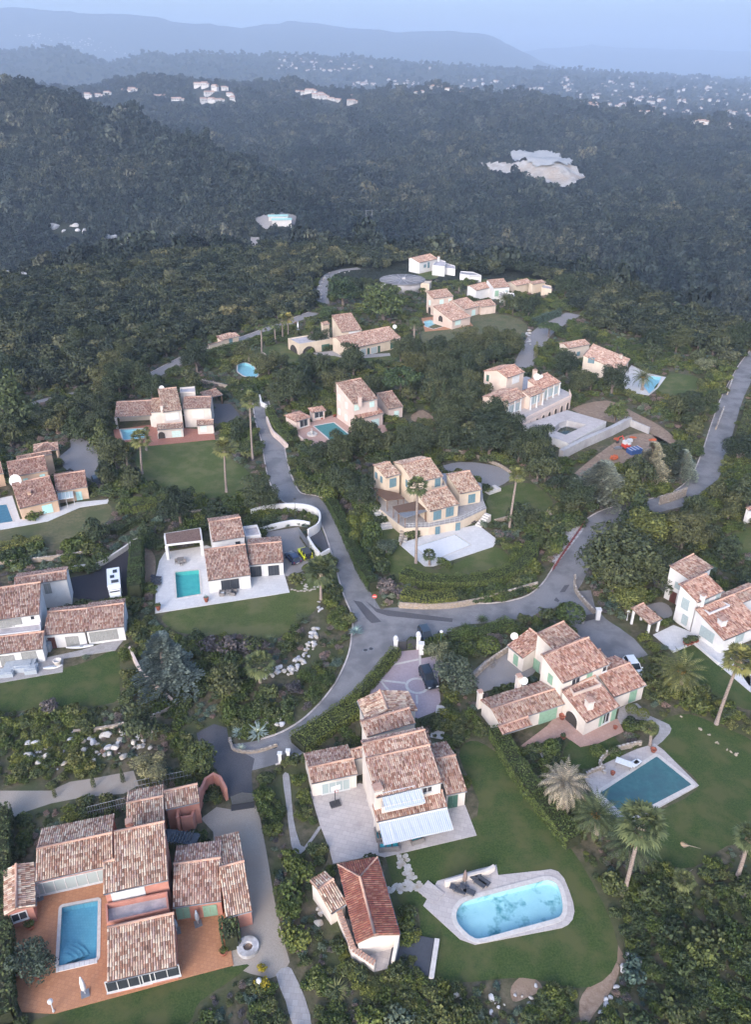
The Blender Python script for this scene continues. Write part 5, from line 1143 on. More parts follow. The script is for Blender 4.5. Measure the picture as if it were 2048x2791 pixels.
for P_ in ([(830, 1078), (925, 1110), (1228, 958), (1215, 925)],):
    PP = [G(ZK(*p), 3.0) for p in P_]
    for i in range(3):
        n = int((PP[i + 1] - PP[i]).length / .45); rl.tube([PP[i] + Vector((0, 0, .95)), PP[i + 1] + Vector((0, 0, .95))], 0.1, 4)
        for k in range(n): p = PP[i].lerp(PP[i + 1], k / n); rl.lathe(p, [(.09, 0), (.05, .3), (.1, .55), (.06, .9)], 6)
H.mb('balustrade', rl, MAT['rose']); H.dish(ZK, (1022, 838), 5.4, .9); H.dish(ZK, (1047, 835), 5.2, .5); H.chimney(ZK, (1010, 815), 5.2, .9, 1.0)
# ------------------------------------------------------------------ long glazed villa
H = House('villa', 'long straw villa with dark green shutters and arched roof terrace', ZJ(1200, 620), 'straw', 't_pink')
u1 = H.block(ZJ, (1170, 563), (1294, 549), (1060, 492), 6.0); l1 = H.block(ZJ, (1208, 666), (1532, 598), (1143, 587), 3.2, back=2.5)
H.block(ZJ, (1060, 520), (1100, 512), (1056, 495), 5.8)
tr = [(848, 605), (915, 640), (1028, 622), (1118, 606), (1040, 575)]; H.terrace(ZJ, tr, 3.3, 0.35, th=.3, name='roof_terrace')
P = [G(ZJ(*p), 3.3) for p in tr]
for i, n in ((0, 1), (1, 1)):
    a, b_ = P[i], P[i + 1]; X = (b_ - a).normalized(); Nn = Vector((X.y, -X.x, 0)); c = (a + b_) / 2; c.z = 1.3; H.arch(c, X, Nn, (b_ - a).length * .72, 2.4)
a, b_ = P[2], P[3]; X = (b_ - a).normalized(); Nn = Vector((X.y, -X.x, 0)); c = (a + b_) / 2; c.z = 1.1; H.window(c, X, Nn, 2.8, 2.0, 's_dgreen')
for px, w_, kd in (((1235, 692), 2.2, 'pale'), ((1300, 682), 2.0, 'pale'), ((1365, 672), 2.2, 'pale'), ((1268, 687), .8, 's_dgreen'), ((1332, 677), .8, 's_dgreen'), ((1395, 665), .8, 's_dgreen'), ((1482, 640), 2.4, 's_dgreen')): H.opening(l1, 'f', ZJ, px, w_, 2.0, kd, 3)
H.opening(u1, 'f', ZJ, (1245, 580), 3.6, 1.2, 's_white', hz=5.2); H.chimney(ZJ, (1350, 588), 3.8, .6, 1.0); H.dish(ZJ, (1490, 535), 4.4, .7)
H = House('garden_shed', 'small tiled gatehouse beside the forest lane', ZJ(480, 620), 'straw', 't_pink', 'shed', group=None)
s1 = H.block(ZJ, (445, 612), (558, 586), (425, 578), 2.6, E=(412, 562), hip=(1.8, 1.8)); H.opening(s1, 'f', ZJ, (505, 620), 1.2, 1.9, 's_blue'); s2 = H.block(ZJ, (372, 640), (458, 615), (395, 608), 2.3); H.opening(s2, 'f', ZJ, (400, 660), 2.2, 1.7, 'arch')
# ------------------------------------------------------------------ hilltop villas
H = House('villa', 'peach hilltop villa with mint shutters beside the dry lawn', ZK(480, 420), 'peach', 't_pink')
t1 = H.block(ZK, (400, 362), (523, 346), (358, 320), 6.2); f1 = H.block(ZK, (516, 497), (628, 470), (410, 396), 3.0); r1 = H.block(ZK, (592, 427), (677, 406), (520, 372), 3.2, back=2); r2 = H.block(ZK, (690, 412), (781, 400), (655, 382), 3.0, back=1.5)
H.opening(t1, 'f', ZK, (450, 380), 1.6, 1.6, 's_mint'); H.opening(t1, 'f', ZK, (500, 375), 1.2, 1.6, 's_mint'); H.opening(t1, 'l', ZK, (380, 385), 1.2, 1.8, 's_mint'); H.opening(r1, 'f', ZK, (642, 445), 1.8, 2, 's_mint'); H.opening(f1, 'f', ZK, (548, 505), 2.6, 1.6, 's_mint'); H.opening(f1, 'l', ZK, (445, 480), 2.4, 2.2, 'arch'); H.opening(t1, 'l', ZK, (378, 445), 2.2, 2.6, 'arch'); H.chimney(ZK, (488, 430), 4.2, .9, 1.2)
H = House('villa', 'white farthest villa on the hilltop edge', ZK(380, 150), 'white', 't_pink')
w1 = H.block(ZK, (318, 146), (432, 122), (258, 132), 4.8, E=(250, 116), slope=15); H.terrace(ZK, [(395, 165), (470, 172), (475, 142), (430, 128)], 4.0, .4); H.terrace(ZK, [(455, 178), (532, 188), (530, 168), (472, 150)], 2.6, .4); H.opening(w1, 'f', ZK, (350, 165), 1.4, 1.3, 's_blue'); H.opening(w1, 'f', ZK, (372, 160), 1.2, 2.4, 's_blue'); H.chimney(ZK, (432, 122), 5.2, .8, .8)
H = House('villa', 'low white house between the farthest villas', ZK(620, 220), 'white', 't_pale'); H.terrace(ZK, [(560, 215), (620, 225), (690, 225), (640, 205), (565, 200)], 2.6, .3, floor='greypave')
H = House('villa', 'white hilltop villa with a green shutter beside the date palm', ZK(750, 300), 'white', 't_pink')
w1 = H.block(ZK, (660, 313), (755, 292), (635, 260), 3.8, back=1.5); w2 = H.block(ZK, (765, 298), (862, 290), (735, 245), 4.6, back=1.5); H.opening(w2, 'f', ZK, (782, 330), 1.6, 2.2, 's_green'); H.opening(w2, 'f', ZK, (840, 318), 1.0, 1.0, 's_steel'); H.terrace(ZK, [(800, 352), (890, 360), (885, 335), (800, 325)], 2.2, .5)
H = House('villa', 'straw villa at the right end of the hilltop', ZK(970, 280), 'straw', 't_pink')
w1 = H.block(ZK, (900, 285), (998, 265), (875, 250), 3.4, back=3); w2 = H.block(ZK, (1000, 275), (1078, 262), (985, 245), 4.0, slope=8); H.terrace(ZK, [(1050, 300), (1112, 310), (1110, 290), (1060, 278)], 2.8, .4); H.opening(w2, 'f', ZK, (1070, 312), 2.0, 2.2, 'arch')
H = House('villa', 'cream villa with long red roof beside the turquoise pool', ZK(1400, 720), 'cream', 't_pink')
l1 = H.block(ZK, (1215, 660), (1345, 636), (1180, 632), 4.6, back=2); m1 = H.block(ZK, (1532, 798), (1584, 724), (1325, 652), 2.9, slope=15); H.opening(m1, 'l', ZK, (1350, 732), 1.8, 1.6, 's_blue'); H.opening(l1, 'f', ZK, (1272, 692), 1.2, 1.3, 's_blue'); H.opening(m1, 'l', ZK, (1450, 810), 2.6, 2.2, 'arch'); H.chimney(ZK, (1525, 720), 3.6, .7, 1.0)
# ------------------------------------------------------------------ round water tank
c = G(ZK(215, 245), 4.0); root = empty('water_tank', (c.x, c.y, 0)); tag(root, 'round concrete water tank with slab roof on the hilltop', 'water tank')
q = MB(); q.lathe((0, 0, 0), [(9.0, 0), (9.0, 3.7)], 40); link('tank_wall', mesh('tank_wall', q.V, q.F, True), MAT['concrete'], root)
q = MB(); q.lathe((0, 0, 0), [(9.5, 3.7), (9.5, 4.0), (1.2, 4.15)], 40); rf = link('roof_slab', mesh('roof_slab', q.V, q.F), MAT['asphalt'], root)
q = MB()
for k in range(14): a_ = 6.283 * k / 14; q.box((5 * math.cos(a_), 5 * math.sin(a_), 4.12), (8.0, 0.12, 0.1), a_)
link('roof_joint', mesh('roof_joint', q.V, q.F), MAT['concrete'], rf); q = MB(); q.box((0.5, 0, 4.5), (1.4, 1.2, 0.7)); link('hatch', mesh('hatch', q.V, q.F), MAT['concrete'], root)
q = MB(); q.box((9.6, -4.0, 1.9), (3.6, 4.5, 3.8), R(-15)); link('valve_room', mesh('valve_room', q.V, q.F), MAT['straw'], root)
# ------------------------------------------------------------------ plants: prototypes
def lob_pine(seed, R0=1.0):
    r = random.Random(seed); L = []
    for i in range(16):
        a = r.uniform(0, 6.28); q = R0 * math.sqrt(r.random()) * 0.78; L.append(((q * math.cos(a), q * math.sin(a), 1.15 - 0.35 * q * q + r.uniform(-.06, .06)), (0.3, 0.3, 0.2)))
    return L
def lob_ball(seed): return [((0, 0, 0.85), (1, 1, 0.92))]
def cedar_mesh(name, seed, n_lay=15, dense=22):
    r = random.Random(seed); V = []
    for i in range(n_lay):
        z = 0.25 + 2.1 * i / n_lay; rad = (1.05 - 0.92 * (i / n_lay) ** 1.15)
        for b_ in range(9 if i < 8 else 6):
            a = 6.283 * b_ / 9 + r.uniform(-.35, .35) + i * .7; L = rad * r.uniform(.75, 1.1); dz = r.uniform(-.04, .1)
            for k in range(dense):
                t = (k + .6) / dense * L; w_ = (0.05 + 0.16 * (t / L) * (1 - t / L) * 4) * max(.5, rad)
                for sd in (-1, 1, r.choice((-1, 1)) * .4):
                    x = t * math.cos(a) - sd * w_ * math.sin(a); y = t * math.sin(a) + sd * w_ * math.cos(a); zz = z + dz * t + r.uniform(-.03, .05) - 0.10 * (t / L) ** 2
                    aa = a + sd * 0.9 + r.uniform(-.5, .5); l = r.uniform(.07, .115); q = 0.017
                    dx, dy = math.cos(aa), math.sin(aa)
                    V.append([(x, y, zz), (x + dx * l * .6 - dy * q * 1.6, y + dy * l * .6 + dx * q * 1.6, zz + .03), (x + dx * l, y + dy * l, zz + r.uniform(0, .05)), (x + dx * l * .6 + dy * q * 1.6, y + dy * l * .6 - dx * q * 1.6, zz + .01)])
    V = np.array(V).reshape(-1, 3); return np_mesh(name, V, np.arange(len(V)).reshape(-1, 4))
def lob_cone(seed, h=2.4):
    r = random.Random(seed); L = []
    for i in range(14):
        t = i / 13; a = r.uniform(0, 6.28); q = 0.42 * (1 - t); k = 0.62 * (1 - t) + 0.16; L.append(((q * math.cos(a), q * math.sin(a), 0.35 + h * t * .85), (k, k, k * .8)))
    return L
def lob_cypress(seed): return [((0, 0, 0.5 + 0.55 * i), (0.5 - 0.012 * i * i, 0.5 - 0.012 * i * i, 0.6)) for i in range(6)]
KIND = {}
def kind(key, mat, me, hc, trunk=None): 
    for q in me: q.materials.append(MAT[mat])
    KIND[key] = (me, hc, trunk)
TR = trunk_mesh('trunk', 0.9, 0.11, 5, 5, 0.35); TR.materials.append(MAT['bark'])
kind('oak', 'oak', [clump_crown('crown', 1500, 0.072, lobes_round(10 + i, 1.0, 1.3, 14, 0.35), 20 + i) for i in range(4)], 1.0, TR)
kind('oakbig', 'oak', [clump_crown('crown', 5200, 0.04, lobes_round(16 + i, 1.0, 1.3, 22, 0.35, .62), 26 + i) for i in range(2)], 1.0, TR)
kind('forest', 'forest', [clump_crown('crown', 620, 0.105, lobes_round(40 + i, 1.0, 1.25, 11, 0.15), 50 + i, shell=.28) for i in range(5)], 0.85, TR)
kind('pine', 'pine', [clump_crown('crown', 2200, 0.05, lob_pine(60 + i), 63 + i) for i in range(2)], 1.1, trunk_mesh('trunk', 1.1, 0.07, 8, 6, 0.45))
KIND['pine'][2].materials.append(MAT['bark'])
kind('roundpine', 'pine', [clump_crown('crown', 2400, 0.055, lobes_round(70 + i, 1.0, 1.5, 20, 0.3, 0.62), 73 + i) for i in range(2)], 1.05, TR)
kind('cedar', 'cedar', [cedar_mesh('crown', 80 + i) for i in range(2)], 1.0, trunk_mesh('trunk', 2.2, 0.09, 9, 0))
KIND['cedar'][2].materials.append(MAT['bark'])
kind('olive', 'olive', [clump_crown('crown', 3000, 0.04, lobes_round(90 + i, 1.0, 1.1, 14, 0.4, .7), 93 + i, elong=1.5) for i in range(2)], 0.95, TR)
kind('lime', 'lime', [clump_crown('crown', 3200, 0.048, lobes_round(96 + i, 1.0, 1.5, 14, 0.3, .7), 98 + i) for i in range(2)], 1.0, TR)
kind('conifer', 'cypress', [clump_crown('crown', 1500, 0.07, lob_cone(101 + i), 104 + i) for i in range(2)], 1.2, trunk_mesh('trunk', 0.8, 0.08, 11, 0))
KIND['conifer'][2].materials.append(MAT['bark'])
kind('cypress', 'cypress', [clump_crown('crown', 900, 0.07, lob_cypress(106), 107, shell=.15)], 1.8, trunk_mesh('trunk', 0.8, 0.08, 12, 0))
KIND['cypress'][2].materials.append(MAT['bark'])
for key, mt, leaf, n in (('shrub', 'shrub', 0.12, 420), ('bluebush', 'bluegreen', 0.11, 420), ('mauve', 'mauve', 0.10, 420), ('yellowbush', 'yellow', 0.11, 380), ('limebush', 'lime', 0.12, 400), ('greenbush', 'hedge', 0.10, 480)):
    kind(key, mt, [clump_crown('shrub', n, leaf, lobes_round(120 + i + len(key), 1.0, 1.0, 8, 0.05, .6), 130 + i + len(key), shell=.3) for i in range(3)], 0.5)
kind('topiary', 'hedge', [clump_crown('topiary', 800, 0.085, lob_ball(1), 150, shell=.06)], 0.85)
def rosette(name, n, L, w_, up, seed):
    r = random.Random(seed); V = []
    for i in range(n):
        a = i * 2.4 + r.uniform(-.2, .2); e = up * (1 - 0.75 * i / n) + r.uniform(-.1, .1) if False else r.uniform(0.15, up); l = L * r.uniform(.75, 1.1); c, s_ = math.cos(a), math.sin(a)
        p = [(0, 0), (l * .5 * math.cos(e), l * .5 * math.sin(e)), (l * math.cos(e * .6), l * math.sin(e * .6))]
        for k, (w0, w1) in enumerate(((w_ * .7, w_), (w_, w_ * .1))):
            (x0, z0), (x1, z1) = p[k], p[k + 1]
            V.append([(x0 * c + w0 * s_, x0 * s_ - w0 * c, z0 + .1), (x1 * c + w1 * s_, x1 * s_ - w1 * c, z1 + .1), (x1 * c - w1 * s_, x1 * s_ + w1 * c, z1 + .1), (x0 * c - w0 * s_, x0 * s_ + w0 * c, z0 + .1)])
    V = np.array(V).reshape(-1, 3); return np_mesh(name, V, np.arange(len(V)).reshape(-1, 4))
kind('agave', 'agave', [rosette('agave', 34, 1.0, 0.085, 1.2, 160)], 0.3)
kind('yucca', 'palm', [rosette('yucca', 90, 1.0, 0.035, 1.5, 161)], 0.4)
kind('palmito', 'palm', [rosette('dwarf_palm', 70, 1.0, 0.05, 1.4, 162)], 0.5)
def fan_crown(name, seed, n=46):
    r = random.Random(seed); V = []
    for i in range(n):
        a = i * 2.3999; e = 1.35 - 2.0 * (i / n) + r.uniform(-.15, .15); pl = 1.0 * r.uniform(.8, 1.1); d = Vector((math.cos(a) * math.cos(e), math.sin(a) * math.cos(e), math.sin(e)))
        sd = Vector((-math.sin(a), math.cos(a), 0)); up = d.cross(sd); base = d * pl
        V.append([tuple(-sd * .02), tuple(base - sd * .015), tuple(base + sd * .015), tuple(sd * .02)])
        for k in range(9):
            f = (k - 4) / 4 * 1.35; dd = (d * math.cos(f) + sd * math.sin(f)); l = 0.85 * r.uniform(.8, 1.1) * (1 - .12 * abs(f)); tip = base + dd * l - Vector((0, 0, 0.28 * l * l)) ; m_ = base + dd * l * .55; s2 = dd.cross(up).normalized() * .085
            V.append([tuple(base), tuple(m_ + s2), tuple(tip), tuple(m_ - s2)])
    V = np.array(V).reshape(-1, 3); return np_mesh(name, V, np.arange(len(V)).reshape(-1, 4))
def skirt(name, seed, n=70):
    r = random.Random(seed); V = []
    for i in range(n):
        a = r.uniform(0, 6.28); z = -r.uniform(0, 1.3); c, s_ = math.cos(a), math.sin(a); q = r.uniform(.35, .75); l = r.uniform(.7, 1.1); w_ = .18
        V.append([(c * .2 - s_ * w_ * .4, s_ * .2 + c * w_ * .4, z), (c * q - s_ * w_, s_ * q + c * w_, z - l * .5), (c * q * .9, s_ * q * .9, z - l), (c * q + s_ * w_, s_ * q - c * w_, z - l * .5)])
    V = np.array(V).reshape(-1, 3); return np_mesh(name, V, np.arange(len(V)).reshape(-1, 4))
def feather_crown(name, seed, n=58, droop=1.0, nl=15):
    r = random.Random(seed); V = []
    for i in range(n):
        a = i * 2.3999 + r.uniform(-.1, .1); e = 1.3 - 1.75 * (i / n) ** .8; L = r.uniform(.85, 1.1); px = pz = 0.0; P = []
        for k in range(nl + 1):
            t = k / nl; ang = e - droop * 1.35 * t * t; P.append((px, pz)); px += math.cos(ang) * L / nl; pz += math.sin(ang) * L / nl
        c, s_ = math.cos(a), math.sin(a); sd = Vector((-s_, c, 0))
        for k in range(1, nl):
            b_ = Vector((P[k][0] * c, P[k][0] * s_, P[k][1])); f = Vector(((P[k + 1][0] - P[k][0]) * c, (P[k + 1][0] - P[k][0]) * s_, P[k + 1][1] - P[k][1])).normalized()
            ll = 0.17 * (1 - (k / nl) ** 3) * (0.5 + min(1, k / 3) * .5)
            for q in (-1, 1):
                tip = b_ + (sd * q * .8 + f * .6) * ll - Vector((0, 0, ll * .35)); V.append([tuple(b_), tuple(b_.lerp(tip, .5) + f * .018), tuple(tip), tuple(b_.lerp(tip, .5) - f * .018)])
            if k % 3 == 1: V.append([tuple(b_ - sd * .01), tuple(b_ + f * .2 - sd * .006), tuple(b_ + f * .2 + sd * .006), tuple(b_ + sd * .01)])
    V = np.array(V).reshape(-1, 3); return np_mesh(name, V, np.arange(len(V)).reshape(-1, 4))
FAN = [fan_crown('crown', 170 + i) for i in range(2)]; SKIRT = skirt('skirt', 175); FEA = [feather_crown('crown', 180 + i) for i in range(2)]; DEADF = feather_crown('crown', 185, 62, 1.5)
for q in FAN: q.materials.append(MAT['palm'])
SKIRT.materials.append(MAT['dead']); DEADF.materials.append(MAT['dead'])
for q in FEA: q.materials.append(MAT['palmdark'])
# ------------------------------------------------------------------ plants: placing
TREEK = {'oakbig': 'evergreen_tree', 'oak': 'evergreen_tree', 'forest': 'forest_tree', 'pine': 'umbrella_pine', 'roundpine': 'pine_tree', 'cedar': 'cedar_tree', 'olive': 'olive_tree', 'lime': 'leafy_tree', 'conifer': 'conifer_tree', 'cypress': 'cypress_tree'}
SHRK = {'shrub': 'shrub', 'bluebush': 'shrub', 'mauve': 'shrub', 'yellowbush': 'flowering_shrub', 'limebush': 'shrub', 'greenbush': 'shrub', 'topiary': 'topiary_ball', 'agave': 'agave_plant', 'yucca': 'yucca_plant', 'palmito': 'dwarf_palm'}
def plant_at(key, x, y, r, label, group=None, sz=1.0, z=0.0):
    if key == 'oak' and r > 3.3: key = 'oakbig'
    me, hc, tr = KIND[key]; rz = random.uniform(0, 6.28); m_ = random.choice(me)
    if key in TREEK:
        o = empty(TREEK[key], (x, y, z), rz); o.scale = (r, r, r * sz)
        link('crown', m_, None, o); link('trunk', tr, None, o); tag(o, label, 'tree', group)
    else:
        o = link(SHRK[key], m_, None, None, (x, y, z)); o.rotation_euler = (0, 0, rz); o.scale = (r, r, r * sz)
        tag(o, label, {'topiary': 'topiary', 'agave': 'agave', 'yucca': 'yucca', 'palmito': 'palm'}.get(key, 'shrub'), group)
    return o
def place(key, px, r, label, group=None, sz=1.0):
    p = G(DS(*px), KIND[key][1] * r * sz * 0.9); return plant_at(key, p.x, p.y, r, label, group, sz)
for key, px, r, sz, lb in (
    ('roundpine', (845, 668), 8.0, .85, 'broad dense green pine above the long glazed villa'), ('roundpine', (755, 640), 6.5, .9, 'round dark pine beside the lane to the water tank'),
    ('roundpine', (718, 690), 3.2, .8, 'small clipped round tree before the dark pine'), ('pine', (884, 828), 6.6, 1.0, 'flat topped umbrella pine behind the rose villa'),
    ('pine', (1210, 718), 4.6, .8, 'small umbrella pine on the gravel driveway'), ('oak', (640, 852), 5.6, .95, 'dense evergreen tree left of the pool shelter'),
    ('oak', (235, 835), 5.0, 1, 'greyish evergreen tree at the lane, left of its pair'), ('oak', (290, 828), 5.0, 1, 'greyish evergreen tree at the lane, right of its pair'),
    ('conifer', (30, 885), 6.0, 1.15, 'dark bluish conifer at the left picture edge'), ('cedar', (362, 1468), 5.2, .85, 'big grey blue cedar between the two white villas'),
    ('olive', (1003, 1490), 3.1, .95, 'silvery olive tree overhanging the black car'), ('olive', (965, 1440), 2.0, 1, 'small olive behind the courtyard gate'),
    ('cedar', (1325, 1066), 7.0, .55, 'wide silver blue cedar below the building site'), ('cedar', (1432, 1022), 4.8, .8, 'silver cedar in the middle of its group'), ('cedar', (1500, 1030), 4.0, .8, 'silver cedar touching the east lane'),
    ('conifer', (1388, 1075), 4.4, .9, 'dark green conifer between the silver cedars'), ('oak', (1360, 1232), 7.6, .75, 'huge dark evergreen at the lane bend'),
    ('lime', (1432, 1165), 4.8, .95, 'yellow green leafy tree above the huge dark evergreen'), ('conifer', (1402, 1128), 3.6, 1.1, 'dark olive conifer leaning over the lane'),
    ('lime', (1385, 1318), 3.4, .7, 'light green bush below the huge dark evergreen'), ('oak', (1455, 1255), 4.5, .8, 'dark evergreen left of the far right villa'), ('roundpine', (1355, 905), 3.4, .95, 'rounded green tree on the bare slope'),
    ('oak', (1248, 628), 6.0, .8, 'dark round tree at the right end of the hilltop'), ('conifer', (318, 1172), 1.9, 1.0, 'slender grey conifer beside the garden wall'),
    ('cypress', (953, 880), 1.6, 1.4, 'tall cypress behind the rose garden, left'), ('cypress', (975, 880), 1.8, 1.3, 'tall cypress behind the rose garden, right'), ('cypress', (1180, 772), 1.5, 1.0, 'cypress by the gravel driveway'),
    ('cypress', (118, 1742), .55, 1.1, 'thin clipped cypress on the gravel track, left'), ('cypress', (203, 1718), .6, 1.2, 'thin clipped cypress on the gravel track, middle'), ('cypress', (268, 1706), .6, 1.3, 'thin clipped cypress on the gravel track, right'),
    ('roundpine', (440, 1672), 2.5, 1.0, 'bright green tree behind the pink villa'), ('olive', (335, 1690), 2.6, .7, 'grey green bush tree behind the pink villa'), ('conifer', (165, 935), 4.0, .8, 'leafy tree beside the grey turning circle'), ('conifer', (222, 962), 3.2, 1.1, 'tall hedge tree beside the grey turning circle'),
    ('oak', (1480, 1005), 4.2, .9, 'dark tree by the east lane above the cedars'), ('olive', (1500, 745), 3.2, .8, 'grey round olive on the right slope'), ('olive', (1550, 800), 3.2, .8, 'grey round olive above the lawn corner'), ('roundpine', (1238, 778), 2.2, 1.1, 'clipped egg shaped tree before the cream villa'),
    ('olive', (850, 1200), 2.0, .9, 'pale bushy olive below the clipped balls'), ('olive', (70, 2120), 2.3, .8, 'olive coloured tree at the terrace corner'), ('oak', (1630, 990), 4.0, 1.0, 'dark tree beside the east lane at the picture edge')):
    place(key, px, r, lb, None, sz)
# distinct shrubs
for key, px, r, sz, lb in (
    ('topiary', (765, 1072), 2.6, .95, 'largest clipped round bush by the lane corner'), ('topiary', (722, 1090), 2.0, 1.0, 'dark clipped bush at the lane corner'), ('topiary', (790, 1110), 1.6, 1.1, 'clipped bush at the head of the row'),
    ('topiary', (818, 1118), 1.9, 1.0, 'clipped bush before the stone steps'), ('topiary', (776, 1150), 1.5, 1.1, 'clipped bush in the second row, left'), ('topiary', (806, 1145), 1.4, 1.2, 'clipped bush in the second row, right'),
    ('topiary', (818, 1175), 2.0, 1.3, 'tall clipped bush in the middle of the row'), ('topiary', (780, 1185), 1.2, 1.5, 'narrow clipped bush beside the long hedge'), ('topiary', (806, 1200), 1.3, 1.4, 'clipped bush at the foot of the row'), ('topiary', (790, 1085), 1.2, 1.1, 'small clipped bush behind the row'),
    ('topiary', (1214, 1645), 1.2, 1.1, 'clipped oval bush left on the round lawn'), ('topiary', (1352, 1655), .9, .9, 'clipped ball at the pool wall'), ('topiary', (1315, 1652), 1.1, .7, 'low clipped ball right on the round lawn'), ('topiary', (1390, 1560), .9, .9, 'clipped ball by the cream villa corner, left'), ('topiary', (1415, 1570), .9, .9, 'clipped ball by the cream villa corner, right'),
    ('topiary', (355, 1925 - 400), .9, .9, 'pale clipped ball by the big cedar'), ('topiary', (690, 798), 2.0, 1.0, 'round clipped bush below the arched terrace'),
    ('topiary', (1255, 1352), 2.4, .8, 'wide clipped bush at the driveway gate'), ('topiary', (1025, 1392), 1.4, .8, 'clipped bush beside the yellow palms'), ('topiary', (1075, 1420), 1.8, .8, 'clipped bush behind the court yard'),
    ('mauve', (500, 1425), 2.4, .8, 'grey mauve twiggy shrub below the lawn, left'), ('mauve', (455, 1420), 2.2, .8, 'grey mauve twiggy shrub below the lawn, middle'), ('mauve', (545, 1420), 1.8, .8, 'grey mauve twiggy shrub below the lawn, right'),
    ('mauve', (848, 1290), 2.2, .8, 'mauve bare shrub at the junction hedge'), ('mauve', (885, 1305), 1.5, .8, 'small mauve shrub beside the junction hedge'), ('yellowbush', (575, 2168), .9, .9, 'yellow blossoming bush at the bottom edge, lower'), ('yellowbush', (577, 2128), .6, .9, 'yellow blossoming bush at the bottom edge, upper'),
    ('yellowbush', (185, 1215), 1.2, .5, 'yellow flowering bush on the garden wall, left'), ('yellowbush', (215, 1207), 1.2, .5, 'yellow flowering bush on the garden wall, right'), ('yellowbush', (120, 1225), .9, .5, 'yellow flowering bush at the wall end'),
    ('mauve', (110, 1555), 1.6, .9, 'fluffy brownish shrub at the dark lawn edge'), ('agave', (525, 1612), 1.3, 1, 'blue green agave in the planted island, left'), ('agave', (568, 1612), 1.9, 1, 'largest blue green agave in the planted island'), ('agave', (530, 1645), .9, 1, 'small agave at the kerb'),
    ('agave', (783, 1388), 1.5, 1, 'pale agave at the lane edge by the junction'), ('yucca', (665, 1360), 1.7, .8, 'spiky yucca at the lawn corner'), ('yucca', (597, 1405), 1.5, .8, 'pale spiky yucca below the lawn'), ('yucca', (1025, 1380), 1.4, .8, 'yellow green yucca behind the courtyard gate, left'), ('yucca', (1062, 1362), 1.4, .8, 'yellow green yucca behind the courtyard gate, right'), ('palmito', (740, 2175), 1.5, .8, 'bright green dwarf palm at the bottom edge'), ('yucca', (540, 1500 + 60), 1.2, .8, 'dark spiky yucca beside the agaves'),
    ('limebush', (1530, 1545), 2.2, .7, 'bushy lime green shrub under the date palm'), ('limebush', (205, 1075), 1.6, .9, 'small palm like bush beside the black car'), ('greenbush', (75, 1130), 2.4, .6, 'big rusty green bush before the sunroom'), ('limebush', (1590, 1080), 2.2, .7, 'grey green shrub by the east lane')):
    place(key, px, r, lb, None, sz)
def palm(px_base, px_top, label, crown_r=2.2, kindp='fan', tr=0.28):
    b_ = G(DS(*px_base)); lo, hi = 0.5, 30.0
    for _ in range(40):
        m_ = (lo + hi) / 2
        if project(b_ + Vector((0, 0, m_)))[1] > DS(*px_top)[1]: lo = m_
        else: hi = m_
    h = lo; dx = G(DS(*px_top), h).x - b_.x; dx = max(-2.5, min(2.5, dx))
    o = empty('palm_tree', b_, 0); tag(o, label, 'palm', 'palm trees of the gardens'); mb = MB(); n = 7; P = [(dx * (k / n) ** 1.6, 0, h * k / n - (0.2 if k == 0 else 0)) for k in range(n + 1)]
    mb.tube(P, [tr * (1.35 if k == 0 else 1.0 - .25 * k / n) for k in range(n + 1)], 8); link('trunk', mesh('trunk', mb.V, mb.F, True), MAT['palmbark'], o)
    me = random.choice(FAN) if kindp == 'fan' else (DEADF if kindp == 'dead' else random.choice(FEA)); c = link('crown', me, None, o, (dx, 0, h)); crown_r *= .56 if kindp == 'fan' else .86; c.scale = (crown_r,) * 3; c.rotation_euler = (0, 0, random.uniform(0, 6))
    if kindp == 'fan': s_ = link('skirt', SKIRT, None, o, (dx, 0, h)); s_.scale = (crown_r * .55,) * 3; s_['label'] = 'hanging dead brown fronds'
    if kindp == 'date':
        q = MB()
        for k in range(7): a = 6.283 * k / 7; q.box((dx + .35 * math.cos(a), .35 * math.sin(a), h - .1), (.5, .4, .35), a)
        link('fruit_bunch', mesh('fruit_bunch', q.V, q.F), surf('orange_fruit', (0.5, 0.2, 0.03), (0.62, 0.3, 0.06), 3), o)
    return o
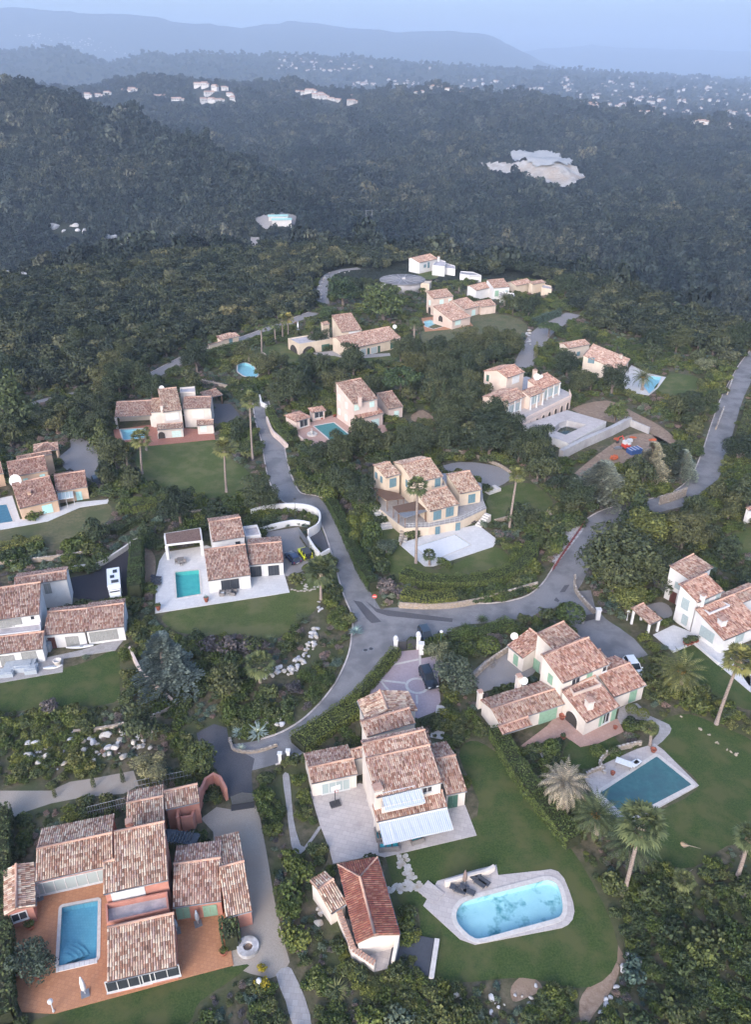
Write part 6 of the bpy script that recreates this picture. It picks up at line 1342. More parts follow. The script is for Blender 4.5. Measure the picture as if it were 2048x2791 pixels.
for a_, b2_, lb, r_, kd in (
    ((915, 1238), (918, 1070), 'tallest fan palm standing at the white pool cover', 2.3, 'fan'), ((1120, 1168), (1138, 1045), 'tall thin fan palm right of the straw villa', 2.0, 'fan'), ((556, 1012), (549, 880), 'tall fan palm beside the north lane', 2.6, 'fan'),
    ((498, 1082), (493, 985), 'fan palm at the right corner of the palm lawn', 2.9, 'fan'), ((313, 1042), (308, 965), 'fan palm beside the small loggia pool', 2.7, 'fan'), ((280, 1030), (278, 985), 'short brown palm stump beside the loggia pool', 1.0, 'fan'), ((576, 778), (575, 715), 'fan palm left of four on the forest lane', 2.4, 'fan'),
    ((606, 752), (603, 712), 'second fan palm on the forest lane', 2.2, 'fan'), ((622, 748), (620, 703), 'third fan palm on the forest lane', 2.3, 'fan'), ((634, 744), (634, 700), 'fourth fan palm on the forest lane', 2.4, 'fan'), ((910, 775), (912, 710), 'tall palm right of the long glazed villa', 3.2, 'date0'),
    ((706, 1318), (706, 1255), 'fan palm at the corner of the parking court', 3.2, 'fan'), ((572, 1500), (570, 1462), 'fan palm on the shrub bank', 2.6, 'fan'), ((1374, 1962), (1412, 1812), 'tall fan palm in front of the date palms', 2.9, 'fan'), ((1576, 1592), (1628, 1450), 'slender fan palm beside the right picture edge', 2.7, 'fan'),
    ((547, 795), (548, 780), 'date palm in front of the kidney pool', 4.0, 'date0'), ((575, 808), (578, 795), 'second date palm right of the kidney pool', 3.4, 'date0'), ((1413, 858), (1415, 828), 'date palm before the turquoise pool', 4.6, 'date'), ((1498, 1510), (1500, 1475), 'big date palm with orange fruit right of the cream villa', 4.8, 'date'),
    ((1242, 1775), (1243, 1722), 'dead date palm with straw coloured fronds', 4.3, 'dead'), ((1312, 1835), (1312, 1790), 'date palm between the dead palm and the fan palm', 4.0, 'date'), ((1388, 1900), (1388, 1850), 'lowest date palm under the tall fan palm', 4.2, 'date'), ((1110, 672), (1112, 655), 'date palm before the white hilltop villa', 4.4, 'date0'),
    ((945, 1243), (944, 1220), 'small fan palm beside the white pool cover', 1.5, 'fan'), ((1500, 1960), (1505, 1935), 'withered little palm on the lower slope', 1.4, 'fan'), ((1622, 1930), (1650, 1840), 'leaning palm cut by the right picture edge', 2.0, 'fan'), ((322, 990), (322, 945), 'thin palm against the loggia', 1.0, 'fan'), ((1430, 1640), (1432, 1600), 'small palm on the terrace bank', 1.2, 'fan'), ((1010, 640), (1010, 628), 'grey palm between the hilltop villas', 2.8, 'date0')):
    palm(a_, b2_, lb, r_, kd, 0.26 if kd == 'fan' else .4)
# ------------------------------------------------------------------ hedges
MAT['core'] = surf('dark_hedge_core', (0.018, 0.022, 0.011), (0.04, 0.045, 0.02), 4)  # core colour darkened so bare hedge ends do not show as lit patches
def hedge(px, w_, h_, label, mat='hedge', dens=60, k=5, leaf=0.10):
    if mat == 'shrub': dens = 45; leaf = .14
    C = cr_open([G(DS(*p)).xy for p in px], k); r = np.random.default_rng(abs(int(px[0][0]))); c0 = C[0]; seg = [(C[i + 1] - C[i]).length for i in range(len(C) - 1)]; T = sum(seg); n = int(T * (w_ + 2 * h_) * dens)
    cum = np.concatenate([[0], np.cumsum(seg)]); s_ = r.uniform(0, T, n); ii = np.clip(np.searchsorted(cum, s_) - 1, 0, len(seg) - 1); t = (s_ - cum[ii]) / np.array(seg)[ii]
    A = np.array([[p.x, p.y] for p in C]); P = A[ii] * (1 - t)[:, None] + A[ii + 1] * t[:, None]; D = (A[ii + 1] - A[ii]); D /= np.linalg.norm(D, axis=1)[:, None]; Nn = np.stack([-D[:, 1], D[:, 0]], -1)
    q = r.uniform(0, w_ + 2 * h_, n); lump = 0.10 * np.sin(s_ * 1.9) + 0.08 * np.sin(s_ * .7 + 1) + r.uniform(-.08, .08, n)
    top = (q > h_) & (q < h_ + w_); off = np.where(q <= h_, -w_ / 2, np.where(q >= h_ + w_, w_ / 2, q - h_ - w_ / 2)); z = np.where(q <= h_, q, np.where(q >= h_ + w_, q - h_ - w_, h_))
    off = off * (1 + lump * .4); z = np.where(top, z * (1 + lump), z)
    X = np.stack([P[:, 0] + Nn[:, 0] * off - c0.x, P[:, 1] + Nn[:, 1] * off - c0.y, z], -1); nr = np.where(top[:, None], np.array([0, 0, 1.0]), np.concatenate([Nn * np.sign(off)[:, None], np.full((n, 1), .3)], 1))
    nr = nr + r.normal(size=(n, 3)) * .5; nr /= np.linalg.norm(nr, axis=1)[:, None]; a = r.normal(size=(n, 3)); t1 = np.cross(nr, a); t1 /= np.linalg.norm(t1, axis=1)[:, None]; t2 = np.cross(nr, t1); l = (leaf * r.uniform(.6, 1.4, n))[:, None]
    V = np.stack([X - t1 * l, X + t2 * l * .7, X + t1 * l, X - t2 * l * .7], 1).reshape(-1, 3)
    o = link('hedge', np_mesh('hedge', V, np.arange(4 * n).reshape(-1, 4)), MAT[mat], None, (c0.x, c0.y, 0)); tag(o, label, 'hedge', 'clipped hedges')
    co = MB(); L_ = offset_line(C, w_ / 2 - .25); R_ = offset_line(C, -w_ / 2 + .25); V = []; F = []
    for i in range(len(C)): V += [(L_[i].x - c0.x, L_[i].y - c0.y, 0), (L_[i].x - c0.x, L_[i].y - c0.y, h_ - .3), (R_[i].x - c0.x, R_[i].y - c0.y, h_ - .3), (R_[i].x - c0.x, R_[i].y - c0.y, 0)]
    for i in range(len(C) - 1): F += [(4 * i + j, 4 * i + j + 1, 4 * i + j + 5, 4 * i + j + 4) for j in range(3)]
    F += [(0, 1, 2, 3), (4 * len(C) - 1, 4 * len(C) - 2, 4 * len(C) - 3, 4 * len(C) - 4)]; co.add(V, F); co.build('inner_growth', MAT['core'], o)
    BLOCK.append(L_ + R_[::-1]); return o
hedge([(885, 1272), (950, 1290), (1050, 1288), (1120, 1268), (1160, 1240), (1170, 1205)], 2.6, 2.0, 'long flat topped hedge below the straw villa garden')
hedge([(720, 1100), (745, 1145), (772, 1205), (800, 1265), (822, 1300)], 1.9, 2.2, 'long clipped hedge along the lane beside the clipped balls')
hedge([(885, 1318), (940, 1330), (1000, 1322)], 2.6, 2.0, 'broad green hedge block above the junction wall'); hedge([(872, 1440), (838, 1480), (795, 1530), (758, 1562)], 1.6, 1.5, 'hedge between the lane and the courtyard')
hedge([(655, 1645), (705, 1612), (760, 1575), (800, 1560)], 3.4, 1.5, 'wide low hedge on the slope below the lane'); hedge([(1092, 1618), (1130, 1690), (1190, 1775), (1262, 1862)], 2.3, 2.0, 'bright hedge dividing the two lower gardens')
hedge([(303, 1215), (303, 1265), (300, 1318)], 2.4, 3.2, 'tall hedge left of the turquoise pool'); hedge([(292, 1128), (330, 1122), (372, 1112)], 3.0, 2.4, 'big clipped hedge block below the palm lawn'); hedge([(-10, 1215), (40, 1206), (95, 1195)], 1.8, 1.6, 'light green clipped hedge at the left picture edge', 'lime')
hedge([(405, 805), (470, 780), (545, 760), (612, 738)], 2.0, 2.0, 'hedge along the forest lane'); hedge([(592, 908), (606, 940), (640, 985)], 2.0, 2.0, 'hedge on the white wall of the north lane'); hedge([(250, 1178), (300, 1150), (345, 1135)], 2.2, 1.5, 'low brown hedge above the black court', 'shrub')
hedge([(10, 1800), (8, 1900), (10, 2000), (12, 2120), (15, 2260)], 2.0, 2.5, 'dark hedge along the left picture edge', 'shrub', 20); hedge([(1510, 1120), (1550, 1095), (1590, 1062)], 1.6, 1.2, 'low hedge inside the east lane bend'); hedge([(1600, 1010), (1625, 1022), (1660, 1035)], 3.0, 1.8, 'broad clipped hedge at the right picture edge'); hedge([(1650, 900), (1640, 940), (1625, 975)], 2.5, 2.2, 'dark hedge along the east lane top', 'shrub')
hedge([(985, 1408), (1060, 1400), (1120, 1375)], 2.0, 1.4, 'hedge row behind the courtyard gate'); hedge([(505, 2045), (512, 2090)], 1.8, 2.4, 'dark clipped hedge at the terrace end', 'shrub', 40)
hedge([(1170, 718), (1200, 705), (1232, 695)], 1.2, 2.6, 'screened hedge beside the gravel driveway', 'bluegreen'); hedge([(1180, 770), (1215, 800), (1245, 812)], 2.0, 1.5, 'hedge before the cream villa with long red roof'); hedge([(840, 990 - 62), (868, 905)], 1.2, 1.2, 'short hedge in the rose garden')
# ------------------------------------------------------------------ massed planting: nearest as things, the rest as undergrowth
def blocked(x, y, m=0.0):
    """inside, or within m metres of, anything paved, mown or built"""
    k = np.zeros(len(x), bool); m = np.broadcast_to(np.asarray(m, float), x.shape)
    for dx, dy in [(0, 0)] + [(math.cos(a), math.sin(a)) for a in np.linspace(0, 5.5, 7)]:
        for P in BLOCK: k |= inpoly(x + dx * m, y + dy * m, P)
    return k
def fill(px, spacing, seed):
    r = np.random.default_rng(seed); P = [G(DS(*p)).xy for p in px]; xs = [p.x for p in P]; ys = [p.y for p in P]; n = int((max(xs) - min(xs)) * (max(ys) - min(ys)) / spacing ** 2 * 1.0)
    nx = max(2, int((max(xs) - min(xs)) / spacing)); ny = max(2, int((max(ys) - min(ys)) / spacing)); gx, gy = np.meshgrid(np.linspace(min(xs), max(xs), nx), np.linspace(min(ys), max(ys), ny))
    x = gx.ravel() + r.uniform(-.5, .5, gx.size) * spacing; y = gy.ravel() + r.uniform(-.5, .5, gx.size) * spacing; k = inpoly(x, y, P); x, y = x[k], y[k]; return x, y
FOREST_L = [(-70, 640), (0, 622), (180, 592), (350, 566), (560, 552), (700, 548), (760, 560), (800, 590), (735, 600), (704, 615), (700, 670), (680, 682), (600, 708), (530, 728), (450, 752), (380, 780), (320, 815), (210, 845), (60, 880), (-70, 905)]
FOREST_R = [(1000, 575), (1130, 595), (1250, 612), (1400, 645), (1460, 668), (1700, 750), (1700, 810), (1640, 805), (1600, 800), (1520, 770), (1440, 745), (1380, 740), (1310, 728), (1270, 690), (1245, 655), (1225, 622), (1130, 603), (1060, 590)]
rest = []
for nm, px, lb in (('left', FOREST_L, 'dark evergreen in the near forest left of the lane'), ('right', FOREST_R, 'dark evergreen in the grove right of the hilltop villas')):
    x, y = fill(px, 4.3, 31 + len(nm)); k = ~blocked(x, y, 1.0); x, y = x[k], y[k]; o_ = np.argsort(y); cut = 230 if nm == 'left' else 70
    for i in o_[:cut]: plant_at('forest', x[i], y[i], random.uniform(2.6, 4.2), lb, 'trees of the near forest' if nm == 'left' else 'trees of the hilltop grove', random.uniform(.8, 1.1))
    rest += [(x[i], y[i]) for i in o_[cut:]]
for px in ([(700, 548), (850, 556), (1000, 577), (1110, 596), (1100, 612), (1000, 596), (900, 575), (850, 590), (800, 596), (735, 590)], [(-70, 640), (-20, 640), (-20, 900), (-70, 900)]):
    x, y = fill(px, 4.4, 77); k = ~blocked(x, y, 2.0); rest += list(zip(x[k], y[k]))
rest = np.array(rest); s_ = rng.uniform(2.5, 4.2, len(rest)); scatter('forest_edge', np.column_stack([rest, np.zeros(len(rest))]), np.stack([s_, s_, s_ * rng.uniform(.8, 1.1, len(rest))], -1), KIND['forest'][0], 'dense evergreen forest along the edge of the hilltop', MAT['forest'])
# tree belts between the villas
for px, sp, key, r0, r1, lb, gr in (
    ([(640, 1015), (700, 1000), (820, 990), (900, 978), (1040, 965), (1060, 995), (960, 1010), (850, 1010), (700, 1045), (640, 1065)], 4.0, 'oak', 2.4, 3.4, 'dark evergreen in the belt between rose villa and straw villa', 'evergreens below the rose villa'),
    ([(880, 800), (930, 770), (1050, 765), (1150, 760), (1160, 790), (1050, 800), (1040, 870), (1110, 950), (1200, 1010), (1260, 1060), (1230, 1110), (1130, 1050), (1040, 985), (950, 940), (940, 850)], 4.0, 'oak', 2.4, 3.8, 'dark evergreen in the belt left of the mansion', 'evergreens left of the mansion'),
    ([(590, 820), (620, 790), (720, 805), (790, 800), (800, 830), (720, 850), (690, 880), (600, 850)], 4.2, 'oak', 2.2, 3.0, 'evergreen between kidney pool and rose villa', 'evergreens around the kidney pool'),
    ([(140, 890), (230, 875), (240, 930), (235, 1000), (210, 960), (130, 960), (90, 950)], 4.2, 'oak', 2.2, 3.2, 'evergreen above the grey turning circle', 'evergreens by the turning circle'),
    ([(230, 990), (300, 1000), (310, 1060), (330, 1090), (270, 1110), (235, 1070)], 3.6, 'oak', 1.8, 2.6, 'evergreen left of the palm lawn', 'evergreens left of the palm lawn'),
    ([(1180, 1060), (1260, 1070), (1330, 1120), (1260, 1150), (1180, 1170), (1130, 1220), (1120, 1180)], 3.8, 'oak', 1.9, 3.0, 'evergreen right of the tall thin palm', 'evergreens right of the tall palm'),
    ([(1240, 840), (1320, 850), (1370, 870), (1350, 880), (1260, 870)], 4.0, 'oak', 2.4, 3.2, 'evergreen between mansion and cream villa', 'evergreens right of the mansion'),
    ([(1480, 880), (1560, 850), (1590, 900), (1560, 960), (1500, 980), (1440, 920)], 4.2, 'oak', 2.0, 3.0, 'evergreen on the slope beside the east lane', 'evergreens by the east lane'),
    ([(1490, 1140), (1600, 1080), (1650, 1110), (1640, 1200), (1560, 1240), (1480, 1230)], 4.0, 'oak', 2.0, 3.0, 'evergreen between east lane and far right villa', 'evergreens above the far right villa'),
    ([(1380, 1330), (1450, 1330), (1470, 1420), (1430, 1430), (1380, 1380)], 3.4, 'oak', 1.6, 2.4, 'evergreen along the driveway of the cream villa', 'evergreens along the driveway'),
    ([(1090, 680), (1130, 672), (1180, 684), (1160, 708), (1090, 700)], 4.0, 'oak', 2.2, 3.0, 'evergreen behind the dry lawn', 'evergreens behind the dry lawn'),
    ([(780, 630), (835, 640), (880, 648), (850, 668), (800, 660)], 4.2, 'oak', 1.8, 2.6, 'evergreen around the water tank', 'evergreens around the water tank'),
    ([(430, 1520), (480, 1490), (560, 1540), (500, 1590), (440, 1590), (400, 1590)], 3.2, 'oak', 1.6, 2.3, 'dark evergreen above the turning bay', 'evergreens above the turning bay'),
    ([(700, 1290), (750, 1290), (775, 1350), (760, 1420), (730, 1480), (690, 1440), (690, 1360)], 3.2, 'oak', 1.6, 2.3, 'dark evergreen on the bank beside the junction', 'evergreens on the junction bank'),
    ([(0, 1760), (80, 1735), (260, 1725), (265, 1765), (100, 1815), (30, 1860), (0, 1850)], 3.0, 'oak', 1.5, 2.2, 'dark evergreen behind the pink villa roofs', 'evergreens behind the pink villa'),
    ([(1020, 1400), (1060, 1330), (1200, 1345), (1240, 1370), (1160, 1380), (1060, 1450)], 3.0, 'shrub', 1.2, 1.9, 'shrub behind the cream villa yard', 'shrubs behind the cream villa'),
    ([(1290, 1900), (1400, 1950), (1520, 1950), (1652, 1880), (1660, 2260), (1300, 2260), (1375, 2090)], 3.6, 'shrub', 1.0, 1.9, 'dark shrub on the rough slope at the bottom right', 'shrubs of the rough slope'),
    ([(640, 2060), (700, 2090), (860, 2110), (960, 2150), (990, 2260), (690, 2260)], 2.8, 'shrub', 0.9, 1.7, 'shrub below the pool house', 'shrubs below the pool house'),
    ([(500, 2125), (620, 2160), (650, 2260), (420, 2260)], 2.6, 'shrub', 0.9, 1.5, 'shrub below the terracotta terrace', 'shrubs below the terracotta terrace'),
    ([(-10, 1570), (150, 1560), (380, 1560), (400, 1620), (300, 1690), (-10, 1700)], 4.2, 'shrub', 0.8, 1.5, 'shrub among the white rocks', 'shrubs among the white rocks'),
    ([(450, 1410), (600, 1420), (690, 1370), (700, 1440), (740, 1500), (640, 1610), (510, 1600), (450, 1500)], 3.0, 'shrub', 1.0, 1.9, 'dark shrub on the bank above the south lane', 'shrubs of the south bank'),
    ([(560, 1665), (612, 1660), (622, 1760), (640, 1870), (690, 1970), (700, 2080), (650, 2080), (615, 1960), (592, 1850), (565, 1740)], 2.2, 'greenbush', 1.1, 2.0, 'bushy green shrub in the tall row beside the gravel drive', 'shrub row beside the gravel drive'),
    ([(640, 1670), (690, 1690), (700, 1760), (700, 1840), (650, 1880), (630, 1780)], 2.4, 'greenbush', 0.8, 1.4, 'green bush along the garden path', 'bushes along the garden path'),
    ([(1380, 1590), (1440, 1580), (1450, 1620), (1400, 1640)], 2.2, 'shrub', 0.8, 1.3, 'shrub on the terrace bank of the cream villa', 'shrubs of the terrace bank'),
    ([(1150, 1640), (1200, 1600), (1240, 1620), (1290, 1690), (1210, 1690)], 2.6, 'shrub', 0.9, 1.5, 'shrub beside the stone garden steps', 'shrubs by the garden steps')):
    x, y = fill(px, sp, abs(int(px[0][0])) + 5); k = ~blocked(x, y, .62 * (r0 + r1) / 2); x, y = x[k], y[k]
    for i in range(len(x)):
        kk = key
        if key == 'shrub': kk = random.choices(('shrub', 'bluebush', 'mauve', 'greenbush', 'limebush'), (6, 1.2, 1.2, 3, .8))[0]
        far_ = 1.08 if key == 'oak' and px[0][1] < 1010 else 1.0; plant_at(kk, x[i], y[i], random.uniform(r0, r1) * far_, lb, gr, random.uniform(.8, 1.2) * (1.1 if far_ > 1 else 1))
# taller trees standing free in the gardens, kept clear of house fronts
x = rng.uniform(-.5, .5, 1500); y = rng.uniform(75, 255, 1500); x = x * (y + 20)
k = ~blocked(x, y, 2.6) & ~blocked(x, y + 6.5) & ~blocked(x, y + 11) & (y < np.interp(x / y, crest[:, 0], crest[:, 1]) - 20); x, y = x[k], y[k]; kept = []
for i in range(len(x)):
    if len(kept) < 85 and all((x[i] - a) ** 2 + (y[i] - b_) ** 2 > 42 for a, b_ in kept):
        kept.append((x[i], y[i])); plant_at('oak', x[i], y[i], random.uniform(2.6, 4.4) * (0.7 if y[i] < 110 else 1), 'tall rounded evergreen standing among the garden shrubs', 'free standing garden evergreens', random.uniform(.95, 1.3))
# undergrowth over everything left bare
n = 42000; y = rng.uniform(20, 300, n) ** 1.0; y = 22 + (345 - 22) * rng.random(n) ** 1.3; x = rng.uniform(-.62, .62, n) * (y + 25)
k = ~blocked(x, y, 0.6) & (y < np.interp(x / y, crest[:, 0], crest[:, 1])); x, y = x[k], y[k]
patch = np.sin(x / 5.3 + 1) * np.sin(y / 6.7) + .5 * np.sin(x / 2.1 + y / 3.7)
for nm, sel, keys, s0, s1, lb in (('undergrowth', patch > -.25, ('shrub', 'greenbush'), .4, 1.4, 'mixed low bushes filling the garden beds'), ('ground_cover', patch <= -.25, ('shrub', 'mauve', 'bluebush'), .3, .8, 'low ground cover between the garden shrubs')):
    xx, yy_ = x[sel], y[sel]; s_ = rng.uniform(s0, s1, len(xx)) * np.clip(yy_ / 90, .75, 1.5); scatter(nm, np.column_stack([xx, yy_, np.zeros(len(xx))]), np.stack([s_, s_, s_ * rng.uniform(.6, 1.0, len(xx))], -1), [m_ for q in keys for m_ in KIND[q][0]], lb, MAT['shrub'], 'undergrowth')
# ------------------------------------------------------------------ distant things on the terrain
MAT['farwall'] = surf('pale_house_walls', (0.50, 0.47, 0.45), (0.60, 0.57, 0.55), 0.1); MAT['farroof'] = surf('far_tile_roof', (0.36, 0.22, 0.17), (0.5, 0.34, 0.27), 0.2)
def far_house(name, sx, sy, h):
    w_ = MB(); w_.box((0, 0, h / 2 - 2), (sx, sy, h + 4)).box((sx * .55, -sy * .15, h * .35 - 2), (sx * .5, sy * .7, h * .7 + 4)); r_ = MB()
    for cx, cy_, dx, dy, z in ((0, 0, sx, sy, h), (sx * .56, -sy * .15, sx * .52, sy * .72, h * .7)):
        a, b_ = dx / 2 + .5, dy / 2 + .5; r_.add([(cx - a, cy_ - b_, z), (cx + a, cy_ - b_, z), (cx + a, cy_ + b_, z), (cx - a, cy_ + b_, z), (cx - a, cy_, z + b_ * .45), (cx + a, cy_, z + b_ * .45)], [(0, 1, 5, 4), (2, 3, 4, 5), (0, 4, 3), (1, 2, 5), (3, 2, 1, 0)])
    wn = MB()
    for k in range(4): wn.box((-sx * .38 + k * sx * .25, -sy / 2 - .05, h * .55), (sx * .1, .12, h * .3))
    return mesh('far_house', w_.V, w_.F), mesh('roof', r_.V, r_.F), mesh('window', wn.V, wn.F)
FH = [far_house('f', 15, 9, 6), far_house('f', 20, 10, 4.5), far_house('f', 12, 10, 7)]
for a, b_, c_ in FH: a.materials.append(MAT['farwall']); b_.materials.append(MAT['farroof']); c_.materials.append(MAT['glass'])
for i, g in enumerate(RIDGE_HOUSES):
    a, b_, c_ = FH[i % 3]; o = link('hillside_house', a, None, None, g); o.rotation_euler = (0, 0, random.uniform(-.6, .6)); o.scale = (random.uniform(.8, 1.25),) * 3
    link('roof', b_, None, o); link('window', c_, None, o); tag(o, 'pale tiled house on the distant wooded ridge', 'house', 'houses on the distant ridge')
tp = []
for poly, n in ((pts(ZR, (760, 345), (1200, 330), (1660, 350), (1660, 600), (1450, 565), (1250, 520), (1000, 490), (760, 430)), 260), (pts(ZR, (60, 350), (500, 350), (800, 380), (760, 430), (400, 430), (60, 410)), 90), (pts(ZL, (1190, 255), (1350, 245), (1600, 270), (1640, 300), (1400, 320), (1200, 300)), 60), (pts(ZL, (1540, 360), (1650, 355), (1650, 375), (1550, 385)), 16), (pts(ZL, (60, 150), (300, 150), (620, 220), (600, 250), (300, 210), (80, 190)), 70), (pts(ZR, (180, 270), (500, 280), (560, 310), (180, 300)), 30)):
    xs = [p[0] for p in poly]; ys = [p[1] for p in poly]; u = rng.uniform(min(xs), max(xs), n * 3); v = rng.uniform(min(ys), max(ys), n * 3); k = inpoly(u, v, poly); tp += [tuple(hit((a, b_))) for a, b_ in list(zip(u[k], v[k]))[:n]]
tw = []
for i in range(3):
    a, b_, _ = FH[i]; me = bpy.data.meshes.new('town_house'); V = [tuple(v.co) for v in a.vertices] + [tuple(v.co) for v in b_.vertices]; na = len(a.vertices)
    me.from_pydata(V, [], [tuple(f.vertices) for f in a.polygons] + [tuple(x + na for x in f.vertices) for f in b_.polygons]); me.materials.append(MAT['farwall']); me.materials.append(MAT['farroof'])
    me.polygons.foreach_set('material_index', [0] * len(a.polygons) + [1] * len(b_.polygons)); me.update(); tw.append(me)
s_ = rng.uniform(.55, 1.05, len(tp)); scatter('distant_town', np.array(tp), np.stack([s_, s_, s_], -1), tw, 'pale houses of the hazy town scattered over the plain', MAT['farwall'], 'town')
def drape(name, px, mat, lift, label, n=14):
    """a sheet of ground laid on the terrain inside an outline"""
    P = [hit(p) for p in px]; Pw = [Vector((p.x, p.y)) for p in P]; xs = [p.x for p in Pw]; ys = [p.y for p in Pw]; V = []; F = []
    X = np.linspace(min(xs), max(xs), n * 2); Y = np.linspace(min(ys), max(ys), n * 2); gx, gy = np.meshgrid(X, Y); k = inpoly(gx.ravel(), gy.ravel(), Pw).reshape(gx.shape); Z = terrain_z(gx, gy) + lift + rng.uniform(-.12, .12, gx.shape) * lift
    ix_ = np.arange(gx.size).reshape(gx.shape); Q = [(ix_[i, j], ix_[i, j + 1], ix_[i + 1, j + 1], ix_[i + 1, j]) for i in range(len(Y) - 1) for j in range(len(X) - 1) if k[i, j] or k[i + 1, j + 1] or k[i, j + 1]]
    return tag(link(name, np_mesh(name, np.stack([gx, gy, Z], -1).reshape(-1, 3), Q), mat), label, None, None, 'structure')
MAT['quarry'] = surf('quarry_rock', (0.30, 0.27, 0.24), (0.48, 0.45, 0.42), 0.09, (0.36, 0.29, 0.23), 0.03, bs=.2, bstr=.8, bd=2); MAT['quarrygrey'] = surf('quarry_spoil', (0.31, 0.31, 0.315), (0.37, 0.365, 0.36), 0.08)
drape('quarry', pts(DS, (1045, 374), (1110, 372), (1150, 372), (1200, 365), (1262, 378), (1288, 400), (1262, 414), (1215, 416), (1150, 394), (1090, 384)), MAT['quarry'], 6.5, 'pale bare rock of the quarry in the forest')
drape('quarry_spoil_slope', pts(DS, (1122, 349), (1205, 346), (1232, 356), (1258, 378), (1185, 381), (1160, 366)), MAT['quarrygrey'], 9.0, 'smooth grey spoil slope above the quarry')
drape('valley_yard', pts(DS, (556, 484), (650, 480), (648, 500), (585, 508)), MAT['greygravel'], 1.5, 'gravel yard down in the valley'); drape('valley_road', pts(DS, (538, 524), (556, 526), (568, 540), (562, 556), (550, 556), (552, 542)), MAT['greygravel'], 1.2, 'bend of the valley road')
MAT['tealroof'] = plain('teal_metal_roof', (0.30, 0.50, 0.48), 0.5)
for px, lb in (((612, 486), 'long teal roofed shed in the valley yard, upper'), ((620, 494), 'long teal roofed shed in the valley yard, lower')):
    g = hit(DS(*px)); root = empty('shed', g, R(8)); tag(root, lb, 'shed', 'valley yard sheds'); link('wall', MB().box((0, 0, 1), (16, 5, 6)).V and mesh('wall', MB().box((0, 0, 1), (16, 5, 6)).V, MB().box((0, 0, 1), (16, 5, 6)).F), MAT['farwall'], root); q = MB(); q.add([(-8.5, -3, 4), (8.5, -3, 4), (8.5, 3, 4), (-8.5, 3, 4), (-8.5, 0, 5.2), (8.5, 0, 5.2)], [(0, 1, 5, 4), (2, 3, 4, 5), (0, 4, 3), (1, 2, 5)]); link('roof', mesh('roof', q.V, q.F), MAT['tealroof'], root)
for px, h, wd, lb in (((757, 548), 9, 6, 'near H shaped power pylon at the forest edge'), ((812, 497), 14, 8, 'farther power pylon down the slope')):
    g = hit(DS(*px)); root = empty('power_pylon', g, .2); tag(root, lb, 'pylon', 'power pylons'); mb = MB()
    for s_ in (-1, 1): mb.tube([(s_ * wd / 3, 0, -1), (s_ * wd / 3, 0, h)], .22, 5)
    link('leg', mesh('leg', mb.V, mb.F), MAT['metal'], root); mb = MB(); mb.tube([(-wd / 2, 0, h * .95), (wd / 2, 0, h * .95)], .18, 5); mb.tube([(-wd / 3, 0, h * .3), (wd / 3, 0, h * .75)], .12, 4).tube([(wd / 3, 0, h * .3), (-wd / 3, 0, h * .75)], .12, 4); link('crossarm', mesh('crossarm', mb.V, mb.F), MAT['metal'], root)
# ------------------------------------------------------------------ rocks and walls
def rock_mesh(seed, flat=.7, ang=.35):
    bm = bmesh.new(); bmesh.ops.create_icosphere(bm, subdivisions=2, radius=1); r = random.Random(seed); dirs = [Vector((r.gauss(0, 1), r.gauss(0, 1), r.gauss(0, 1))).normalized() for _ in range(9)]
    for v in bm.verts:
        for d in dirs:
            q = v.co.dot(d)
            if q > .55: v.co -= d * (q - .55) * .97
        v.co += Vector((r.uniform(-1, 1), r.uniform(-1, 1), r.uniform(-1, 1))) * .05; v.co.z *= flat
    me = bpy.data.meshes.new('rock'); bm.to_mesh(me); bm.free(); return me
ROCK = {m_: [rock_mesh(300 + i + 10 * j) for i in range(4)] for j, m_ in enumerate(('whitestone', 'warmstone', 'greystone'))}
for m_, L in ROCK.items():
    for q in L: q.materials.append(MAT[m_])
def boulder(px, r, label, mat='whitestone', group=None, z=0.0):
    g = G(px); o = link('boulder', random.choice(ROCK[mat]), None, None, (g.x, g.y, z + r * .4)); o.scale = (r * random.uniform(.8, 1.3), r * random.uniform(.7, 1.0), r * random.uniform(.7, 1.0)); o.rotation_euler = (random.uniform(-.2, .2), random.uniform(-.2, .2), random.uniform(0, 6)); tag(o, label, 'boulder', group); return o
def boulders(fr, poly, n, r0, r1, label, mat, group):
    P = [fr(*p) for p in poly]; xs = [p[0] for p in P]; ys = [p[1] for p in P]; k = 0; tr = 0
    while k < n and tr < 4000:
        tr += 1; u, v = random.uniform(min(xs), max(xs)), random.uniform(min(ys), max(ys))
        if inpoly(np.array([u]), np.array([v]), P)[0]: boulder((u, v), r0 + (r1 - r0) * random.random() ** 1.7, label, random.choice((mat, 'greystone') if mat != 'warmstone' else (mat,)), group); k += 1
def stone_wall(px, h, label, mat='whitestone', st=.42, th=.45, fr=DS):
    P = cr_open([G(fr(*p)).xy for p in px], 4); o = wall_line('stone_wall', P, th * .7, h - .1, MAT['mortar'], label, 'wall', None, group='dry stone garden walls'); o.pop('kind', None); L = [(P[i + 1] - P[i]).length for i in range(len(P) - 1)]; T = sum(L); rows = max(1, int(round(h / (st * .8)))); cum = np.cumsum([0] + L)
    for rw in range(rows):
        s_ = random.uniform(0, st * .5)
        while s_ < T:
            i = min(len(L) - 1, int(np.searchsorted(cum, s_, 'right') - 1)); p = P[i].lerp(P[i + 1], (s_ - cum[i]) / L[i]); d = P[i + 1] - P[i]; w_ = st * random.uniform(.75, 1.5)
            c = link('stone', random.choice(ROCK[random.choice((mat, mat, mat, 'greystone' if mat == 'whitestone' else 'whitestone'))]), None, o, (p.x, p.y, (rw + .5) * h / rows)); c.scale = (w_ * .56, th * .6, h / rows * .72); c.rotation_euler = (random.uniform(-.06, .06), random.uniform(-.06, .06), math.atan2(d.y, d.x) + random.uniform(-.12, .12)); s_ += w_
    return o
